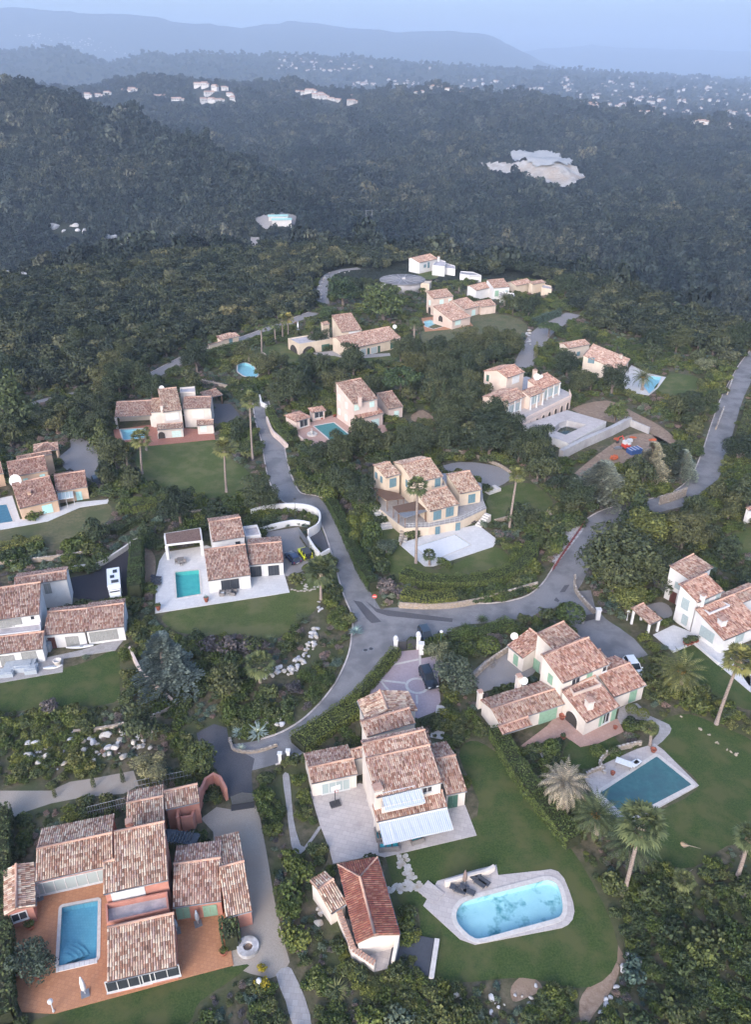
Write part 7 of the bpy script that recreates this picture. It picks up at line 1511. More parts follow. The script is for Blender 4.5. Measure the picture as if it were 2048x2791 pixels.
for px, h, lb, mt, st in (
    ([(412, 1134), (470, 1130), (540, 1124), (607, 1106)], 1.3, 'white stone retaining wall below the palm lawn', 'whitestone', .8), ([(-10, 1246), (80, 1236), (160, 1226), (212, 1216)], 1.1, 'white stone wall below the light green hedge', 'whitestone', .8), ([(878, 1336), (950, 1339), (1020, 1333), (1100, 1314), (1182, 1290)], 1.2, 'warm stone wall under the long hedge above the junction', 'warmstone', .8),
    ([(1264, 1272), (1268, 1305), (1308, 1352)], 1.0, 'pale stone wall curving to the driveway gate', 'whitestone', .6), ([(1450, 1110), (1478, 1102), (1508, 1090)], 2.2, 'heaped stone wall inside the east lane bend', 'whitestone', 1.0), ([(1036, 1500), (1080, 1458), (1140, 1420)], 1.2, 'white stone wall behind the grey gravel yard', 'whitestone', .6),
    ([(1330, 1702), (1320, 1680), (1345, 1655), (1410, 1638)], .9, 'curved stone bench wall at the covered pool', 'whitestone', .5), ([(1262, 1722), (1300, 1700), (1330, 1690)], .7, 'low stone edging beside the dead palm', 'whitestone', .5), ([(162, 1614), (250, 1602), (345, 1576), (392, 1552)], .8, 'low pale stone wall above the white rocks', 'whitestone', .7), ([(858, 884 + 128), (930, 997), (1010, 996), (1090, 1022), (1125, 1042)], .8, 'curved warm stone wall behind the gravel yard', 'warmstone', .6),
    ([(505, 1625), (515, 1650), (560, 1655), (610, 1640)], .5, 'low stone edge of the agave island', 'warmstone', .5), ([(1430, 1330 - 70), (1470, 1262)], .6, 'short stone edge beside the far right villa', 'greystone', .5), ([(881, 1200), (893, 1172)], .9, 'rough stone wall beside the pool steps', 'warmstone', .6), ([(1090, 1150), (1140, 1140), (1160, 1170)], 1.0, 'rough stone bank right of the terrace wall', 'warmstone', .7), ([(1115, 855), (1075, 850)], .6, 'stone edge in the rose villa garden', 'warmstone', .5),
    ([(1592, 900), (1575, 945)], 1.0, 'pale wall piece along the east lane, lower', 'greystone', .6), ([(1612, 832), (1600, 868)], 1.0, 'pale wall piece along the east lane, upper', 'greystone', .6), ([(432, 838), (480, 848), (535, 862)], 1.0, 'pale wall below the kidney pool', 'whitestone', .6)):
    stone_wall(px, h, lb, mt, st)
boulders(DS, [(60, 1640), (150, 1620), (230, 1600), (330, 1600), (330, 1650), (300, 1665), (120, 1695), (60, 1690)], 110, .2, .85, 'white limestone boulder in the rockery above the gravel track', 'whitestone', 'rockery boulders above the gravel track')
boulders(DS, [(700, 1320), (712, 1320), (700, 1390), (690, 1440), (650, 1480), (600, 1495), (565, 1490), (570, 1478), (640, 1460), (678, 1420), (688, 1370)], 90, .28, .62, 'pale stone in the curved edging below the modern lawn', 'whitestone', 'edging stones below the modern lawn')
boulders(DS, [(560, 1590), (600, 1560), (625, 1580), (610, 1610)], 8, .3, .9, 'white boulder above the agaves', 'whitestone', 'boulders above the agaves')
boulders(DS, [(1000, 2190), (1120, 2180), (1190, 2160), (1200, 2200), (1120, 2240), (990, 2240)], 26, .15, .5, 'white stone lying at the bottom of the pool lawn', 'whitestone', 'stones at the lawn bottom')
boulders(DS, [(1385, 2090), (1425, 2060), (1430, 2085), (1350, 2200), (1300, 2251), (1285, 2251), (1340, 2180)], 14, .3, .8, 'white rock along the bank at the bottom right', 'greystone', 'rocks along the bottom bank')
boulders(DS, [(690, 1950), (720, 1940), (730, 2000), (720, 2060), (690, 2030)], 10, .3, .7, 'white rock between hedge and pool house', 'whitestone', 'rocks beside the pool house')
boulders(DS, [(1190, 1140), (1230, 1100), (1245, 1120), (1200, 1160)], 6, .4, 1.2, 'warm boulder above the fenced slope', 'warmstone', 'boulders above the fenced slope')
boulders(ZK, [(930, 1150), (990, 1130), (1080, 1180), (1190, 1270), (1120, 1310), (1000, 1230)], 55, .2, .6, 'chunk of pale rubble spilling from the building site', 'warmstone', 'building site rubble')
boulders(ZK, [(565, 880), (600, 850), (640, 900), (610, 940)], 14, .3, .7, 'pale rubble left of the mansion', 'warmstone', 'rubble left of the mansion')
boulders(ZJ, [(1030, 350), (1040, 240), (1100, 205), (1220, 195), (1225, 205), (1110, 220), (1060, 260), (1050, 390)], 26, .4, .9, 'white boulder edging the lane to the water tank', 'whitestone', 'boulders edging the tank lane')
boulders(ZK, [(960, 560), (985, 545), (990, 640), (965, 640)], 8, .5, 1.0, 'white boulder beside the gravel driveway', 'whitestone', 'boulders by the gravel driveway'); boulders(ZC, [(1560, 900), (1640, 800), (1652, 830), (1590, 900)], 6, .3, .7, 'white rock at the right picture edge', 'whitestone', 'rocks at the right edge'); boulders(ZF, [(1230, 800), (1600, 1060), (1580, 1080), (1240, 830)], 12, .2, .4, 'small pale stone in the row along the lawn', 'warmstone', 'stones along the lawn')
for i in range(34):
    cx, cy_, sx, sy = random.choice(((300, 1020, 70, 30), (500, 1060, 60, 25), (590, 1090, 40, 25), (40, 1000, 60, 20))); p = ZL(cx + random.uniform(-sx, sx), cy_ + random.uniform(-sy, sy))
    if cx == 40: p = DS(random.uniform(-5, 55), random.uniform(600, 622))
    g = hit(p); o = link('rock_outcrop', random.choice(ROCK['greystone']), None, None, g); s_ = random.uniform(1.5, 3.4); o.scale = (s_ * 1.4, s_, s_ * 1.7); o.rotation_euler = (0, 0, random.uniform(0, 6)); tag(o, 'pale limestone outcrop on the wooded left slope', 'rock', 'limestone outcrops on the left slope')
def plain_wall(px, h, th, mat, label, fr=DS, k=4): 
    P = [G(fr(*p)).xy for p in px]; P = cr_open(P, k) if k else P; o = wall_line('garden_wall', P, th, h, MAT[mat], label, 'wall', group=None); o.pop('kind', None); return o
plain_wall([(78, 905), (160, 882), (280, 868), (380, 870), (455, 888), (490, 925), (482, 985), (420, 1025)], 1.9, .35, 'white', 'tall curved white wall around the parking court', ZH); plain_wall([(130, 1000), (230, 972), (340, 952), (430, 965)], 1.3, .3, 'white', 'inner white wall of the planted bed', ZH)
plain_wall([(420, 1068), (455, 1125), (488, 1165)], 1.9, .35, 'white', 'white wall along the entrance ramp', ZH, 0); plain_wall([(488, 1165), (548, 1130)], 1.5, .35, 'white', 'short white wall at the ramp end', ZH, 0); plain_wall([(150, 1256), (215, 1246), (262, 1220), (305, 1190)], 1.0, .4, 'coping', 'pale wall along the black court')
plain_wall([(172, 330), (206, 410), (250, 450), (296, 500)], 1.5, .4, 'rose', 'rose grey wall along the north lane', ZH); plain_wall([(128, 190), (140, 235), (170, 250)], 1.2, .4, 'white', 'white wall stub at the end of the north lane', ZH, 0); plain_wall([(780, 500), (850, 645), (1035, 815)], 1.1, .35, 'rose', 'long low wall beside the big cedar', ZD, 0); plain_wall([(1240, 808), (1350, 775), (1480, 740), (1535, 710)], .9, .35, 'ivory', 'ivory wall behind the pool loungers', ZB)
plain_wall([(365, 435), (420, 480), (490, 528), (600, 500)], 1.1, .3, 'rose', 'rose parapet below the pink terrace', ZH, 0); plain_wall([(690, 720), (700, 700), (740, 735), (760, 745)], .9, .3, 'straw', 'low curved wall below the arched terrace', ZJ); plain_wall([(1212, 472), (1330, 426), (1470, 545)], .5, .25, 'white', 'low white edge of the far right terrace', ZF, 0)
# building site: raised pool terrace and concrete retaining walls
H = House('pool_terrace', 'raised concrete pool terrace of the building site', ZK(1200, 1130), 'concrete', 't_red', 'terrace', group=None)
P = [G(ZK(*p), 2.0).xy for p in ((935, 1120), (1205, 1030), (1442, 1098), (1215, 1232))]; hole = HOLES[-1]; c_ = sum(hole, Vector((0, 0))) / len(hole); hz_ = [G(ZK(*p), 2.0).xy for p in ((1115, 1150), (1160, 1105), (1205, 1092), (1325, 1118), (1195, 1178))]
H.put('deck', sheet_mesh('deck', P, 2.0, [hz_]), MAT['stonepave']); q = MB(); n = len(P)
q.add([(p.x, p.y, 2.0) for p in P] + [(p.x, p.y, -.1) for p in P], [(i, (i + 1) % n, (i + 1) % n + n, i + n) for i in range(n)] + [((i + 1) % n, i, i + n, (i + 1) % n + n) for i in range(0)]); H.mb('deck_wall', q, MAT['white']); q = MB(); n = len(hz_)
q.add([(p.x, p.y, 2.0) for p in hz_] + [(p.x, p.y, .55) for p in hz_], [((i + 1) % n, i, i + n, (i + 1) % n + n) for i in range(n)]); q.add([(p.x, p.y, .55) for p in hz_], [tuple(range(n))]); H.mb('pool_basin', q, MAT['concrete']); H.put('green_water', sheet_mesh('green_water', [c2 for c2 in (sum(hz_, Vector((0, 0))) / n + (p - sum(hz_, Vector((0, 0))) / n) * .8 for p in hz_)], .62), surf('murky_water', (0.02, 0.03, 0.02), (0.05, 0.06, 0.035), 1.5, rough=.15))
plain_wall([(575, 520), (700, 455), (860, 385), (965, 330)], 2.3, 1.1, 'concrete', 'long concrete retaining wall of the building site', ZI, 0); plain_wall([(965, 332), (1075, 378)], 1.8, .4, 'concrete', 'short return of the concrete retaining wall', ZI, 0); plain_wall([(630, 480), (760, 420), (885, 350)], .9, .5, 'concrete', 'low concrete footing beside the pool terrace', ZI, 0)
MAT['oxide'] = plain('oxide_red_paint', (0.22, 0.045, 0.04), .8); MAT['red'] = plain('red_paint', (0.55, 0.06, 0.04), .5); MAT['orange'] = plain('orange_plastic', (0.48, 0.12, 0.05), .8); MAT['bluep'] = plain('blue_plastic', (0.04, 0.09, 0.25), .5)
g = G(ZP(230, 1130)); root = empty('mini_excavator', g, R(25)); tag(root, 'red and white digger on the bare building site', 'digger'); root.scale = (.75,) * 3
for nm, b_, mt in (('track', [((-.9, 0, .35), (.5, 2.6, .7)), ((.9, 0, .35), (.5, 2.6, .7))], 'dframe'), ('body', [((0, -.2, 1.2), (2.0, 2.2, 1.0))], 'red'), ('cab', [((-.4, .1, 2.2), (1.0, 1.3, 1.2))], 'frame'), ('counterweight', [((.5, -.9, 1.9), (1.0, .8, .7))], 'frame')):
    q = MB(); [q.box(c, d) for c, d in b_]; link(nm, mesh(nm, q.V, q.F), MAT[mt], root)
q = MB(); q.tube([(.3, .8, 1.6), (.3, 2.4, 3.4), (.3, 4.0, 2.2), (.3, 4.2, .8)], [.22, .2, .16, .12], 6); bo = link('boom', mesh('boom', q.V, q.F), MAT['red'], root); q = MB(); q.box((.3, 4.2, .5), (.9, .6, .6)); link('bucket', mesh('bucket', q.V, q.F), MAT['dframe'], bo)
for px, mt, d, lb in ((ZP(330, 1180), 'bluep', (3.2, 2.0, 1.2), 'blue container beside the digger'), (ZP(385, 1150), 'orange', (2.0, 1.4, .9), 'orange safety netting bundle beside the blue container'), (ZP(105, 1255), 'orange', (1.8, 1.6, 1.1), 'orange safety netting heap at the site edge'), (ZP(315, 1012), 'orange', (1.8, .8, .5), 'orange netting near the concrete wall'), (ZP(125, 1035), 'orange', (1.2, .8, .6), 'orange bundle at the foot of the concrete wall'), (ZP(535, 1040), 'orange', (2.0, .6, .5), 'orange netting right of the concrete wall'), (ZP(270, 1060), 'frame', (1.6, 1.2, .9), 'pale sacks behind the digger'), (ZP(150, 1140), 'metal', (1.8, 1.2, .8), 'grey sacks left of the digger')):
    g = G(px); root = empty('material_pile' if mt != 'bluep' else 'container', g, random.uniform(0, 1)); tag(root, lb, 'pile' if mt != 'bluep' else 'container'); q = MB()
    for k in range(5): q.box((random.uniform(-.25, .25) * d[0], random.uniform(-.25, .25) * d[1], d[2] * (.25 + .12 * k)), (d[0] * random.uniform(.4, .7), d[1] * random.uniform(.4, .7), d[2] * .4), random.uniform(-.5, .5))
    if mt == 'bluep': q = MB(); q.box((0, 0, d[2] / 2), d)
    link('load', mesh('load', q.V, q.F), MAT[mt], root)
    if mt == 'bluep':
        q = MB(); [q.box((x, 0, d[2] + .03), (.12, d[1], .08)) for x in (-1.5, -.5, .5, 1.5)]; link('rib', mesh('rib', q.V, q.F), MAT['frame'], root)
# ------------------------------------------------------------------ vehicles
MAT['tyre'] = plain('tyre', (0.02, 0.02, 0.02), .8); MAT['rim'] = plain('alloy_rim', (0.4, 0.4, 0.41), .35, .5, .8); MAT['lamp'] = glassmat('headlight', (0.6, 0.6, 0.6)); MAT['tail'] = glassmat('tail_light', (0.35, 0.02, 0.02)); MAT['carglass'] = glassmat('car_glass', (0.02, 0.024, 0.03), .05)
def paint(name, c):
    m, nt, b = nmat(name, .28, .6); b.inputs['Base Color'].default_value = (*c, 1); b.inputs['Coat Weight'].default_value = .6; return m
MAT['black'] = paint('black_car_paint', (.012, .015, .022)); MAT['navy'] = paint('navy_car_paint', (.012, .02, .065)); MAT['steel'] = paint('dark_blue_grey_paint', (.035, .05, .07)); MAT['carwhite'] = paint('white_car_paint', (.75, .75, .76)); MAT['acid'] = paint('acid_yellow_paint', (.62, .66, .02))
def car(rear, front, label, pm, L=4.6, W=1.88, Hh=1.62, box=False, roof=None, name='car', cat='car', van=False):
    a, b_ = G(rear), G(front); c = (a + b_) / 2; d = b_ - a; rz = math.atan2(d.y, d.x); root = empty(name, (c.x, c.y, .03), rz); tag(root, label, cat, 'parked vehicles' if not van else None)
    w2 = W / 2; sh = Hh * .56
    st = [(-.5, .42, .62, .88), (-.485, .3, sh * .96, .96), (-.4, .26, sh, 1), (.05, .26, sh, 1), (.22, .26, sh * .98, 1), (.36, .27, sh * .93, .985), (.46, .3, sh * .84, .94), (.5, .42, sh * .66, .84)]
    if box: st = [(-.5, .4, sh, .97), (-.49, .32, sh * 1.02, 1), (.2, .32, sh * 1.02, 1), (.48, .32, sh * .97, .97), (.5, .42, sh * .9, .95)]
    V = []; F = []
    for x, z0, z1, k in st: V += [(x * L, -w2 * k * .92, z0), (x * L, -w2 * k, z0 + (z1 - z0) * .35), (x * L, -w2 * k * .97, z1 - .06), (x * L, -w2 * k * .86, z1), (x * L, w2 * k * .86, z1), (x * L, w2 * k * .97, z1 - .06), (x * L, w2 * k, z0 + (z1 - z0) * .35), (x * L, w2 * k * .92, z0)]
    n = len(st)
    for i in range(n - 1): F += [(8 * i + j, 8 * i + (j + 1) % 8, 8 * i + 8 + (j + 1) % 8, 8 * i + 8 + j) for j in range(8)]
    F += [tuple(range(8)), tuple(reversed(range(8 * n - 8, 8 * n)))]; F = [tuple(reversed(f)) for f in F]; link('body', mesh('body', V, F, True), MAT[pm], root)
    x0, x1, t0, t1 = (-.475, .20, -.40, .04) if not box else (-.49, .16, -.48, .10); z0, z1 = sh - .04, Hh; gb = [(x0 * L, -w2 * .86, z0), (x1 * L, -w2 * .86, z0), (x1 * L, w2 * .86, z0), (x0 * L, w2 * .86, z0)]; gt = [(t0 * L, -w2 * .72, z1 - .05), (t1 * L, -w2 * .72, z1 - .05), (t1 * L, w2 * .72, z1 - .05), (t0 * L, w2 * .72, z1 - .05)]
    if box: gt = [(x * 1.0, y * 1.12, z) for x, y, z in gt]
    q = MB(); q.add(gb + gt, [(0, 1, 5, 4), (1, 2, 6, 5), (2, 3, 7, 6), (3, 0, 4, 7), (4, 5, 6, 7)]); link('cabin_glass', mesh('cabin_glass', q.V, q.F), MAT['carglass'], root)
    q = MB(); k = 1.0 if not box else 1.12; q.add([(t0 * L - .05, -w2 * .73 * k, z1 - .06), (t1 * L + .05, -w2 * .73 * k, z1 - .06), (t1 * L + .05, w2 * .73 * k, z1 - .06), (t0 * L - .05, w2 * .73 * k, z1 - .06), (t0 * L + .1, -w2 * .6 * k, z1), (t1 * L - .15, -w2 * .6 * k, z1), (t1 * L - .15, w2 * .6 * k, z1), (t0 * L + .1, w2 * .6 * k, z1)], [(0, 1, 5, 4), (1, 2, 6, 5), (2, 3, 7, 6), (3, 0, 4, 7), (4, 5, 6, 7), (3, 2, 1, 0)]); link('roof', mesh('roof', q.V, q.F), MAT[roof or pm], root)
    q = MB()
    for y in (-1, 1):
        for (xa, xb) in ((x0, t0), (x1, t1), (-.12, -.13)): q.tube([(xa * L, y * w2 * .865, z0), (xb * L, y * w2 * .735 * k, z1 - .05)], .05, 4)
    link('pillar', mesh('pillar', q.V, q.F), MAT[pm], root)
    for x in (-.31, .31):
        for y in (-1, 1):
            r_ = .36; q = MB(); q.lathe((0, 0, 0), [(r_ * .6, -.1), (r_, -.1), (r_, .1), (r_ * .6, .1)], 14); me = mesh('wheel', [(v[0], v[2], v[1]) for v in q.V], [tuple(reversed(f)) for f in q.F]); wo = link('wheel', me, MAT['tyre'], root, (x * L, y * (w2 - .08), r_ - .03)); q = MB(); q.lathe((0, 0, 0), [(r_ * .62, -.12), (r_ * .62, .12)], 10); link('rim', mesh('rim', [(v[0], v[2], v[1]) for v in q.V], [tuple(reversed(f)) for f in q.F]), MAT['rim'], wo)
    for y in (-1, 1):
        link('headlight', mesh('headlight', *(lambda m_: (m_.V, m_.F))(MB().box((.475 * L, y * w2 * .66, sh * .74), (.16, .36, .14)))), MAT['lamp'], root); link('tail_light', mesh('tail_light', *(lambda m_: (m_.V, m_.F))(MB().box((-.485 * L, y * w2 * .74, sh * .8), (.1, .26, .2)))), MAT['tail'], root); link('wing_mirror', mesh('wing_mirror', *(lambda m_: (m_.V, m_.F))(MB().box((.14 * L, y * (w2 + .1), sh + .06), (.16, .22, .14)))), MAT[pm], root)
    link('number_plate', mesh('number_plate', *(lambda m_: (m_.V, m_.F))(MB().box((-.497 * L, 0, sh * .6), (.04, .52, .12)))), MAT['frame'], root)
    if box: link('spare_wheel', mesh('spare_wheel', *(lambda m_: (m_.V, m_.F))(MB().box((-.52 * L, .1, sh * .9), (.2, .62, .62)))), MAT['tyre'], root)
    return root
car(ZE(1112, 612), ZE(1172, 735), 'black estate car on the mauve courtyard', 'black', 4.8, 1.9, 1.62); car(ZE(1112, 388), ZE(1146, 450), 'dark blue grey car stopped outside the courtyard gate', 'steel', 4.4, 1.85, 1.6)
car(ZH(355, 1190), ZH(300, 1130), 'navy hatchback parked left of the yellow car', 'navy', 4.2, 1.85, 1.5); car(ZH(425, 1168), ZH(378, 1108), 'acid yellow off-road car with black roof', 'acid', 3.7, 1.75, 1.75, True, 'dframe'); car(ZF(965, 540), ZF(1010, 610), 'white car with dark sunroof beside the cream villa', 'carwhite', 4.5, 1.85, 1.6, roof='carwhite'); car(ZO(1420, 860), ZO(1500, 1010), 'black car half hidden beside the orange villa', 'black', 4.5, 1.85, 1.5); car(ZF(1100, 395), ZF(1110, 430), 'dark car at the end of the driveway hedge', 'steel', 4.3, 1.8, 1.5) if False else None
a, b_ = G(ZD(690, 60)), G(ZD(695, 190)); b_ = G(ZD(697, 170)); c = G(ZD(695, 130)); root = empty('motorhome', (c.x, c.y, .03), math.atan2((b_ - a).y, (b_ - a).x)); tag(root, 'white motorhome parked on the black court', 'motorhome')
q = MB(); q.add([(-3.1, -1.1, .5), (2.2, -1.1, .5), (2.2, 1.1, .5), (-3.1, 1.1, .5), (-3.1, -1.08, 2.75), (2.5, -1.08, 2.75), (2.5, 1.08, 2.75), (-3.1, 1.08, 2.75), (2.9, -1.0, 2.2), (2.9, 1.0, 2.2)], [(0, 1, 5, 4), (1, 2, 6, 5), (2, 3, 7, 6), (3, 0, 4, 7), (4, 5, 6, 7), (3, 2, 1, 0), (1, 8, 5), (2, 6, 9), (5, 8, 9, 6), (1, 2, 9, 8)]); link('body', mesh('body', q.V, q.F), MAT['carwhite'], root)
q = MB(); q.add([(2.2, -1.0, .45), (3.4, -.95, .45), (3.4, .95, .45), (2.2, 1.0, .45), (2.2, -1.0, 1.9), (2.75, -.9, 1.9), (2.75, .9, 1.9), (2.2, 1.0, 1.9), (3.4, -.9, 1.1), (3.4, .9, 1.1)], [(0, 1, 8, 5, 4), (3, 7, 6, 9, 2), (1, 2, 9, 8), (8, 9, 6, 5), (4, 5, 6, 7)]); link('cab', mesh('cab', q.V, q.F), MAT['carwhite'], root)
for nm, bx, mt in (('roof_hatch', ((-1.8, .3, 2.8), (.9, .7, .12)), 'carglass'), ('roof_hatch', ((-.2, -.2, 2.8), (.8, .7, .12)), 'carglass'), ('solar_panel', ((1.4, .2, 2.79), (.9, 1.2, .07)), 'dframe'), ('windscreen', ((2.95, 0, 1.55), (.1, 1.6, .5)), 'carglass'), ('side_window', ((-.6, -1.1, 1.9), (1.2, .06, .5)), 'carglass'), ('side_window', ((-.6, 1.1, 1.9), (1.2, .06, .5)), 'carglass')): link(nm, mesh(nm, *(lambda m_: (m_.V, m_.F))(MB().box(*bx))), MAT[mt], root)
for x in (-2.0, 2.3):
    for y in (-1, 1): q = MB(); q.lathe((0, 0, 0), [(.2, -.12), (.36, -.12), (.36, .12), (.2, .12)], 12); link('wheel', mesh('wheel', [(v[0], v[2], v[1]) for v in q.V], q.F), MAT['tyre'], root, (x, y * .95, .34))
# ------------------------------------------------------------------ gates, lamps, sign, manholes
def pillar(root, p, h, w_=.6, ball=True, mat='white'):
    q = MB(); q.box((p.x, p.y, h / 2), (w_, w_, h)).box((p.x, p.y, h + .06), (w_ + .2, w_ + .2, .12)); o = link('pillar', mesh('pillar', q.V, q.F), MAT[mat], root)
    if ball: q = MB(); q.lathe((p.x, p.y, h + .12), [(.05, 0), (.28, .12), (.34, .34), (.24, .56), (.04, .64)], 12); link('pillar_ball', mesh('pillar_ball', q.V, q.F, True), MAT[mat], o)
root = empty('entrance_gate'); tag(root, 'dark iron gate between white ball topped pillars of the courtyard', 'gate'); a, b_ = G(ZE(945, 495)), G(ZE(1080, 480)); pillar(root, a, 2.3); pillar(root, b_, 2.6); pillar(root, G(ZE(1098, 510)), 2.0, .7, False)
for k in range(2):
    p0 = a.lerp(b_, .05 + .46 * k); p1 = a.lerp(b_, .48 + .46 * k); q = MB(); m_ = (p0 + p1) / 2; d = p1 - p0; q.box((m_.x, m_.y, .95), (d.length, .06, 1.7), math.atan2(d.y, d.x)); gl = link('gate_leaf', mesh('gate_leaf', q.V, q.F), MAT['dframe'], root); q = MB(); q.tube([p0 + Vector((0, 0, 1.8)), m_ + Vector((0, 0, 2.05)), p1 + Vector((0, 0, 2.2 if k == 0 else 1.8))], .04, 5); link('top_rail', mesh('top_rail', q.V, q.F), MAT['dframe'], gl)
root = empty('sliding_gate'); tag(root, 'grey sliding gate with arched top before the pink villa drive', 'gate'); a, b_ = G(ZA(1392, 318)), G(ZA(1530, 298)); d = b_ - a; q = MB(); q.add([a, b_, b_ + Vector((0, 0, 1.5)), (a + b_) / 2 + Vector((0, 0, 2.0)), a + Vector((0, 0, 1.5))], [(0, 1, 2, 3, 4), (4, 3, 2, 1, 0)]); link('gate_leaf', mesh('gate_leaf', q.V, q.F), MAT['metal'], root); q = MB(); m_ = (a + b_) / 2; q.box((m_.x, m_.y - .5, .06), (d.length, .9, .12), math.atan2(d.y, d.x)); link('threshold', mesh('threshold', q.V, q.F), MAT['dframe'], root)
root = empty('entrance_gate'); tag(root, 'open driveway gate with white pillar above the white car', 'gate'); pillar(root, G(ZF(785, 285)), 2.0, .7, False); pillar(root, G(ZF(700, 305)), 1.4, .5, False, 'concrete'); q = MB(); a, b_ = G(ZF(710, 302)), G(ZF(770, 288)); m_ = (a + b_) / 2; d = b_ - a; q.box((m_.x, m_.y, .75), (d.length, .06, 1.2), math.atan2(d.y, d.x)); link('gate_leaf', mesh('gate_leaf', q.V, q.F), MAT['dframe'], root)
root = empty('garden_gate'); tag(root, 'dark garden gate with white posts beside the ivory villa', 'gate'); pillar(root, G(ZE(252, 1165)), 1.7, .4, False); pillar(root, G(ZE(302, 1155)), 1.9, .4, False); q = MB(); a, b_ = G(ZE(258, 1168)), G(ZE(298, 1160)); m_ = (a + b_) / 2; d = b_ - a; q.box((m_.x, m_.y, .8), (d.length, .06, 1.4), math.atan2(d.y, d.x)); link('gate_leaf', mesh('gate_leaf', q.V, q.F), MAT['dframe'], root)
root = empty('sliding_gate'); tag(root, 'grey slatted gate of the parking court with the yellow car', 'gate'); a, b_ = G(ZH(365, 1010)), G(ZH(425, 1095)); d = b_ - a
for k in range(8): q = MB(); m_ = (a + b_) / 2; q.box((m_.x, m_.y, .2 + k * .2), (d.length, .06, .15), math.atan2(d.y, d.x)); link('slat', mesh('slat', q.V, q.F), MAT['metal'], root)
def lamp(px, h, label, mat='dframe', globe=True):
    g = G(px); root = empty('lamp_post', g); tag(root, label, 'lamp'); q = MB(); q.tube([(0, 0, 0), (0, 0, h)], [.07, .045], 6).lathe((0, 0, 0), [(.14, 0), (.1, .3)], 8); link('post', mesh('post', q.V, q.F), MAT[mat], root); q = MB(); q.lathe((0, 0, h), [(.06, 0), (.26, .1), (.26, .3), (.1, .42)], 10); link('lantern', mesh('lantern', q.V, q.F), MAT['frame' if globe else mat], root)
lamp(ZH(343, 905), 4.2, 'thin dark street lamp behind the curved white wall', 'dframe', False); lamp(ZE(1215, 480), 3.2, 'green post lamp with white head behind the gate', 's_dgreen'); lamp(ZA(322, 1560), 1.6, 'white lamp at the terrace corner', 'frame'); lamp(ZA(1560, 1420), 1.2, 'white lamp beside the yellow bushes', 'frame'); lamp(ZF(952, 290), 1.6, 'pale lamp beside the carport', 'frame')
g = G(ZE(818, 232)); root = empty('road_sign', g); tag(root, 'round red no entry sign at the junction hedge', 'sign'); q = MB(); q.tube([(0, 0, 0), (0, 0, 2.5)], .04, 6); link('post', mesh('post', q.V, q.F), MAT['metal'], root)
q = MB(); n = 20; q.add([(.42 * math.cos(6.283 * k / n), -.05, 2.3 + .42 * math.sin(6.283 * k / n)) for k in range(n)] + [(.42 * math.cos(6.283 * k / n), -.01, 2.3 + .42 * math.sin(6.283 * k / n)) for k in range(n)], [tuple(range(n)), tuple(reversed(range(n, 2 * n)))] + [(k, k + n, (k + 1) % n + n, (k + 1) % n) for k in range(n)]); dk = link('disc', mesh('disc', q.V, q.F), MAT['red'], root); q = MB(); q.box((0, -.06, 2.3), (.6, .02, .14)); link('bar', mesh('bar', q.V, q.F), MAT['frame'], dk)
for px, lb in ((ZE(763, 490), 'round manhole cover on the lane, left'), (ZE(797, 482), 'manhole cover on the lane, right'), (ZE(218, 1072), 'manhole cover at the south bend'), (ZE(1208, 385), 'dark drain cover outside the gate')):
    g = G(px); q = MB(); q.lathe((g.x, g.y, .02), [(.42, 0), (.42, .025)], 14); r_ = empty('manhole_cover', (0, 0, 0)); tag(r_, lb, 'manhole cover', 'manhole covers'); link('frame', mesh('frame', q.V, q.F), MAT['metal'], r_); q = MB(); q.lathe((g.x, g.y, .03), [(.34, 0), (.34, .025)], 14); link('lid', mesh('lid', q.V, q.F), MAT['dframe'], r_)
# ------------------------------------------------------------------ garden furniture
MAT['fabric_dark'] = plain('dark_fabric', (.06, .065, .08), .9); MAT['fabric_white'] = plain('white_cloth', (.72, .72, .73), .9); MAT['turq'] = plain('turquoise_cushion', (.05, .38, .46), .9); MAT['rattan'] = plain('grey_rattan', (.2, .18, .17), .9); MAT['tarp'] = plain('grey_tarpaulin', (.33, .36, .40), .7); MAT['pot'] = plain('terracotta_pot', (.32, .10, .06), .8)
def parts(name, px, rz, label, cat, L, group=None, z=.1, s=1.0):
    g = G(px); root = empty(name, (g.x, g.y, z), rz); root.scale = (s, s, s); tag(root, label, cat, group)
    for nm, mt, bs in L:
        q = MB(); [q.box(b_[0], b_[1], b_[2] if len(b_) > 2 else 0) for b_ in bs]; link(nm, mesh(nm, q.V, q.F), MAT[mt], root)
    return root
LOUNGE = lambda c: [('frame', 'rattan', [((0, 0, .28), (.7, 1.3, .08)), ((-.3, -.55, .13), (.06, .06, .26)), ((.3, -.55, .13), (.06, .06, .26)), ((-.3, .55, .13), (.06, .06, .26)), ((.3, .55, .13), (.06, .06, .26))]), ('mattress', c, [((0, -.05, .38), (.66, 1.3, .12))]), ('backrest', c, [((0, .85, .62), (.66, .6, .12)), ((0, .75, .5), (.6, .1, .3))])]
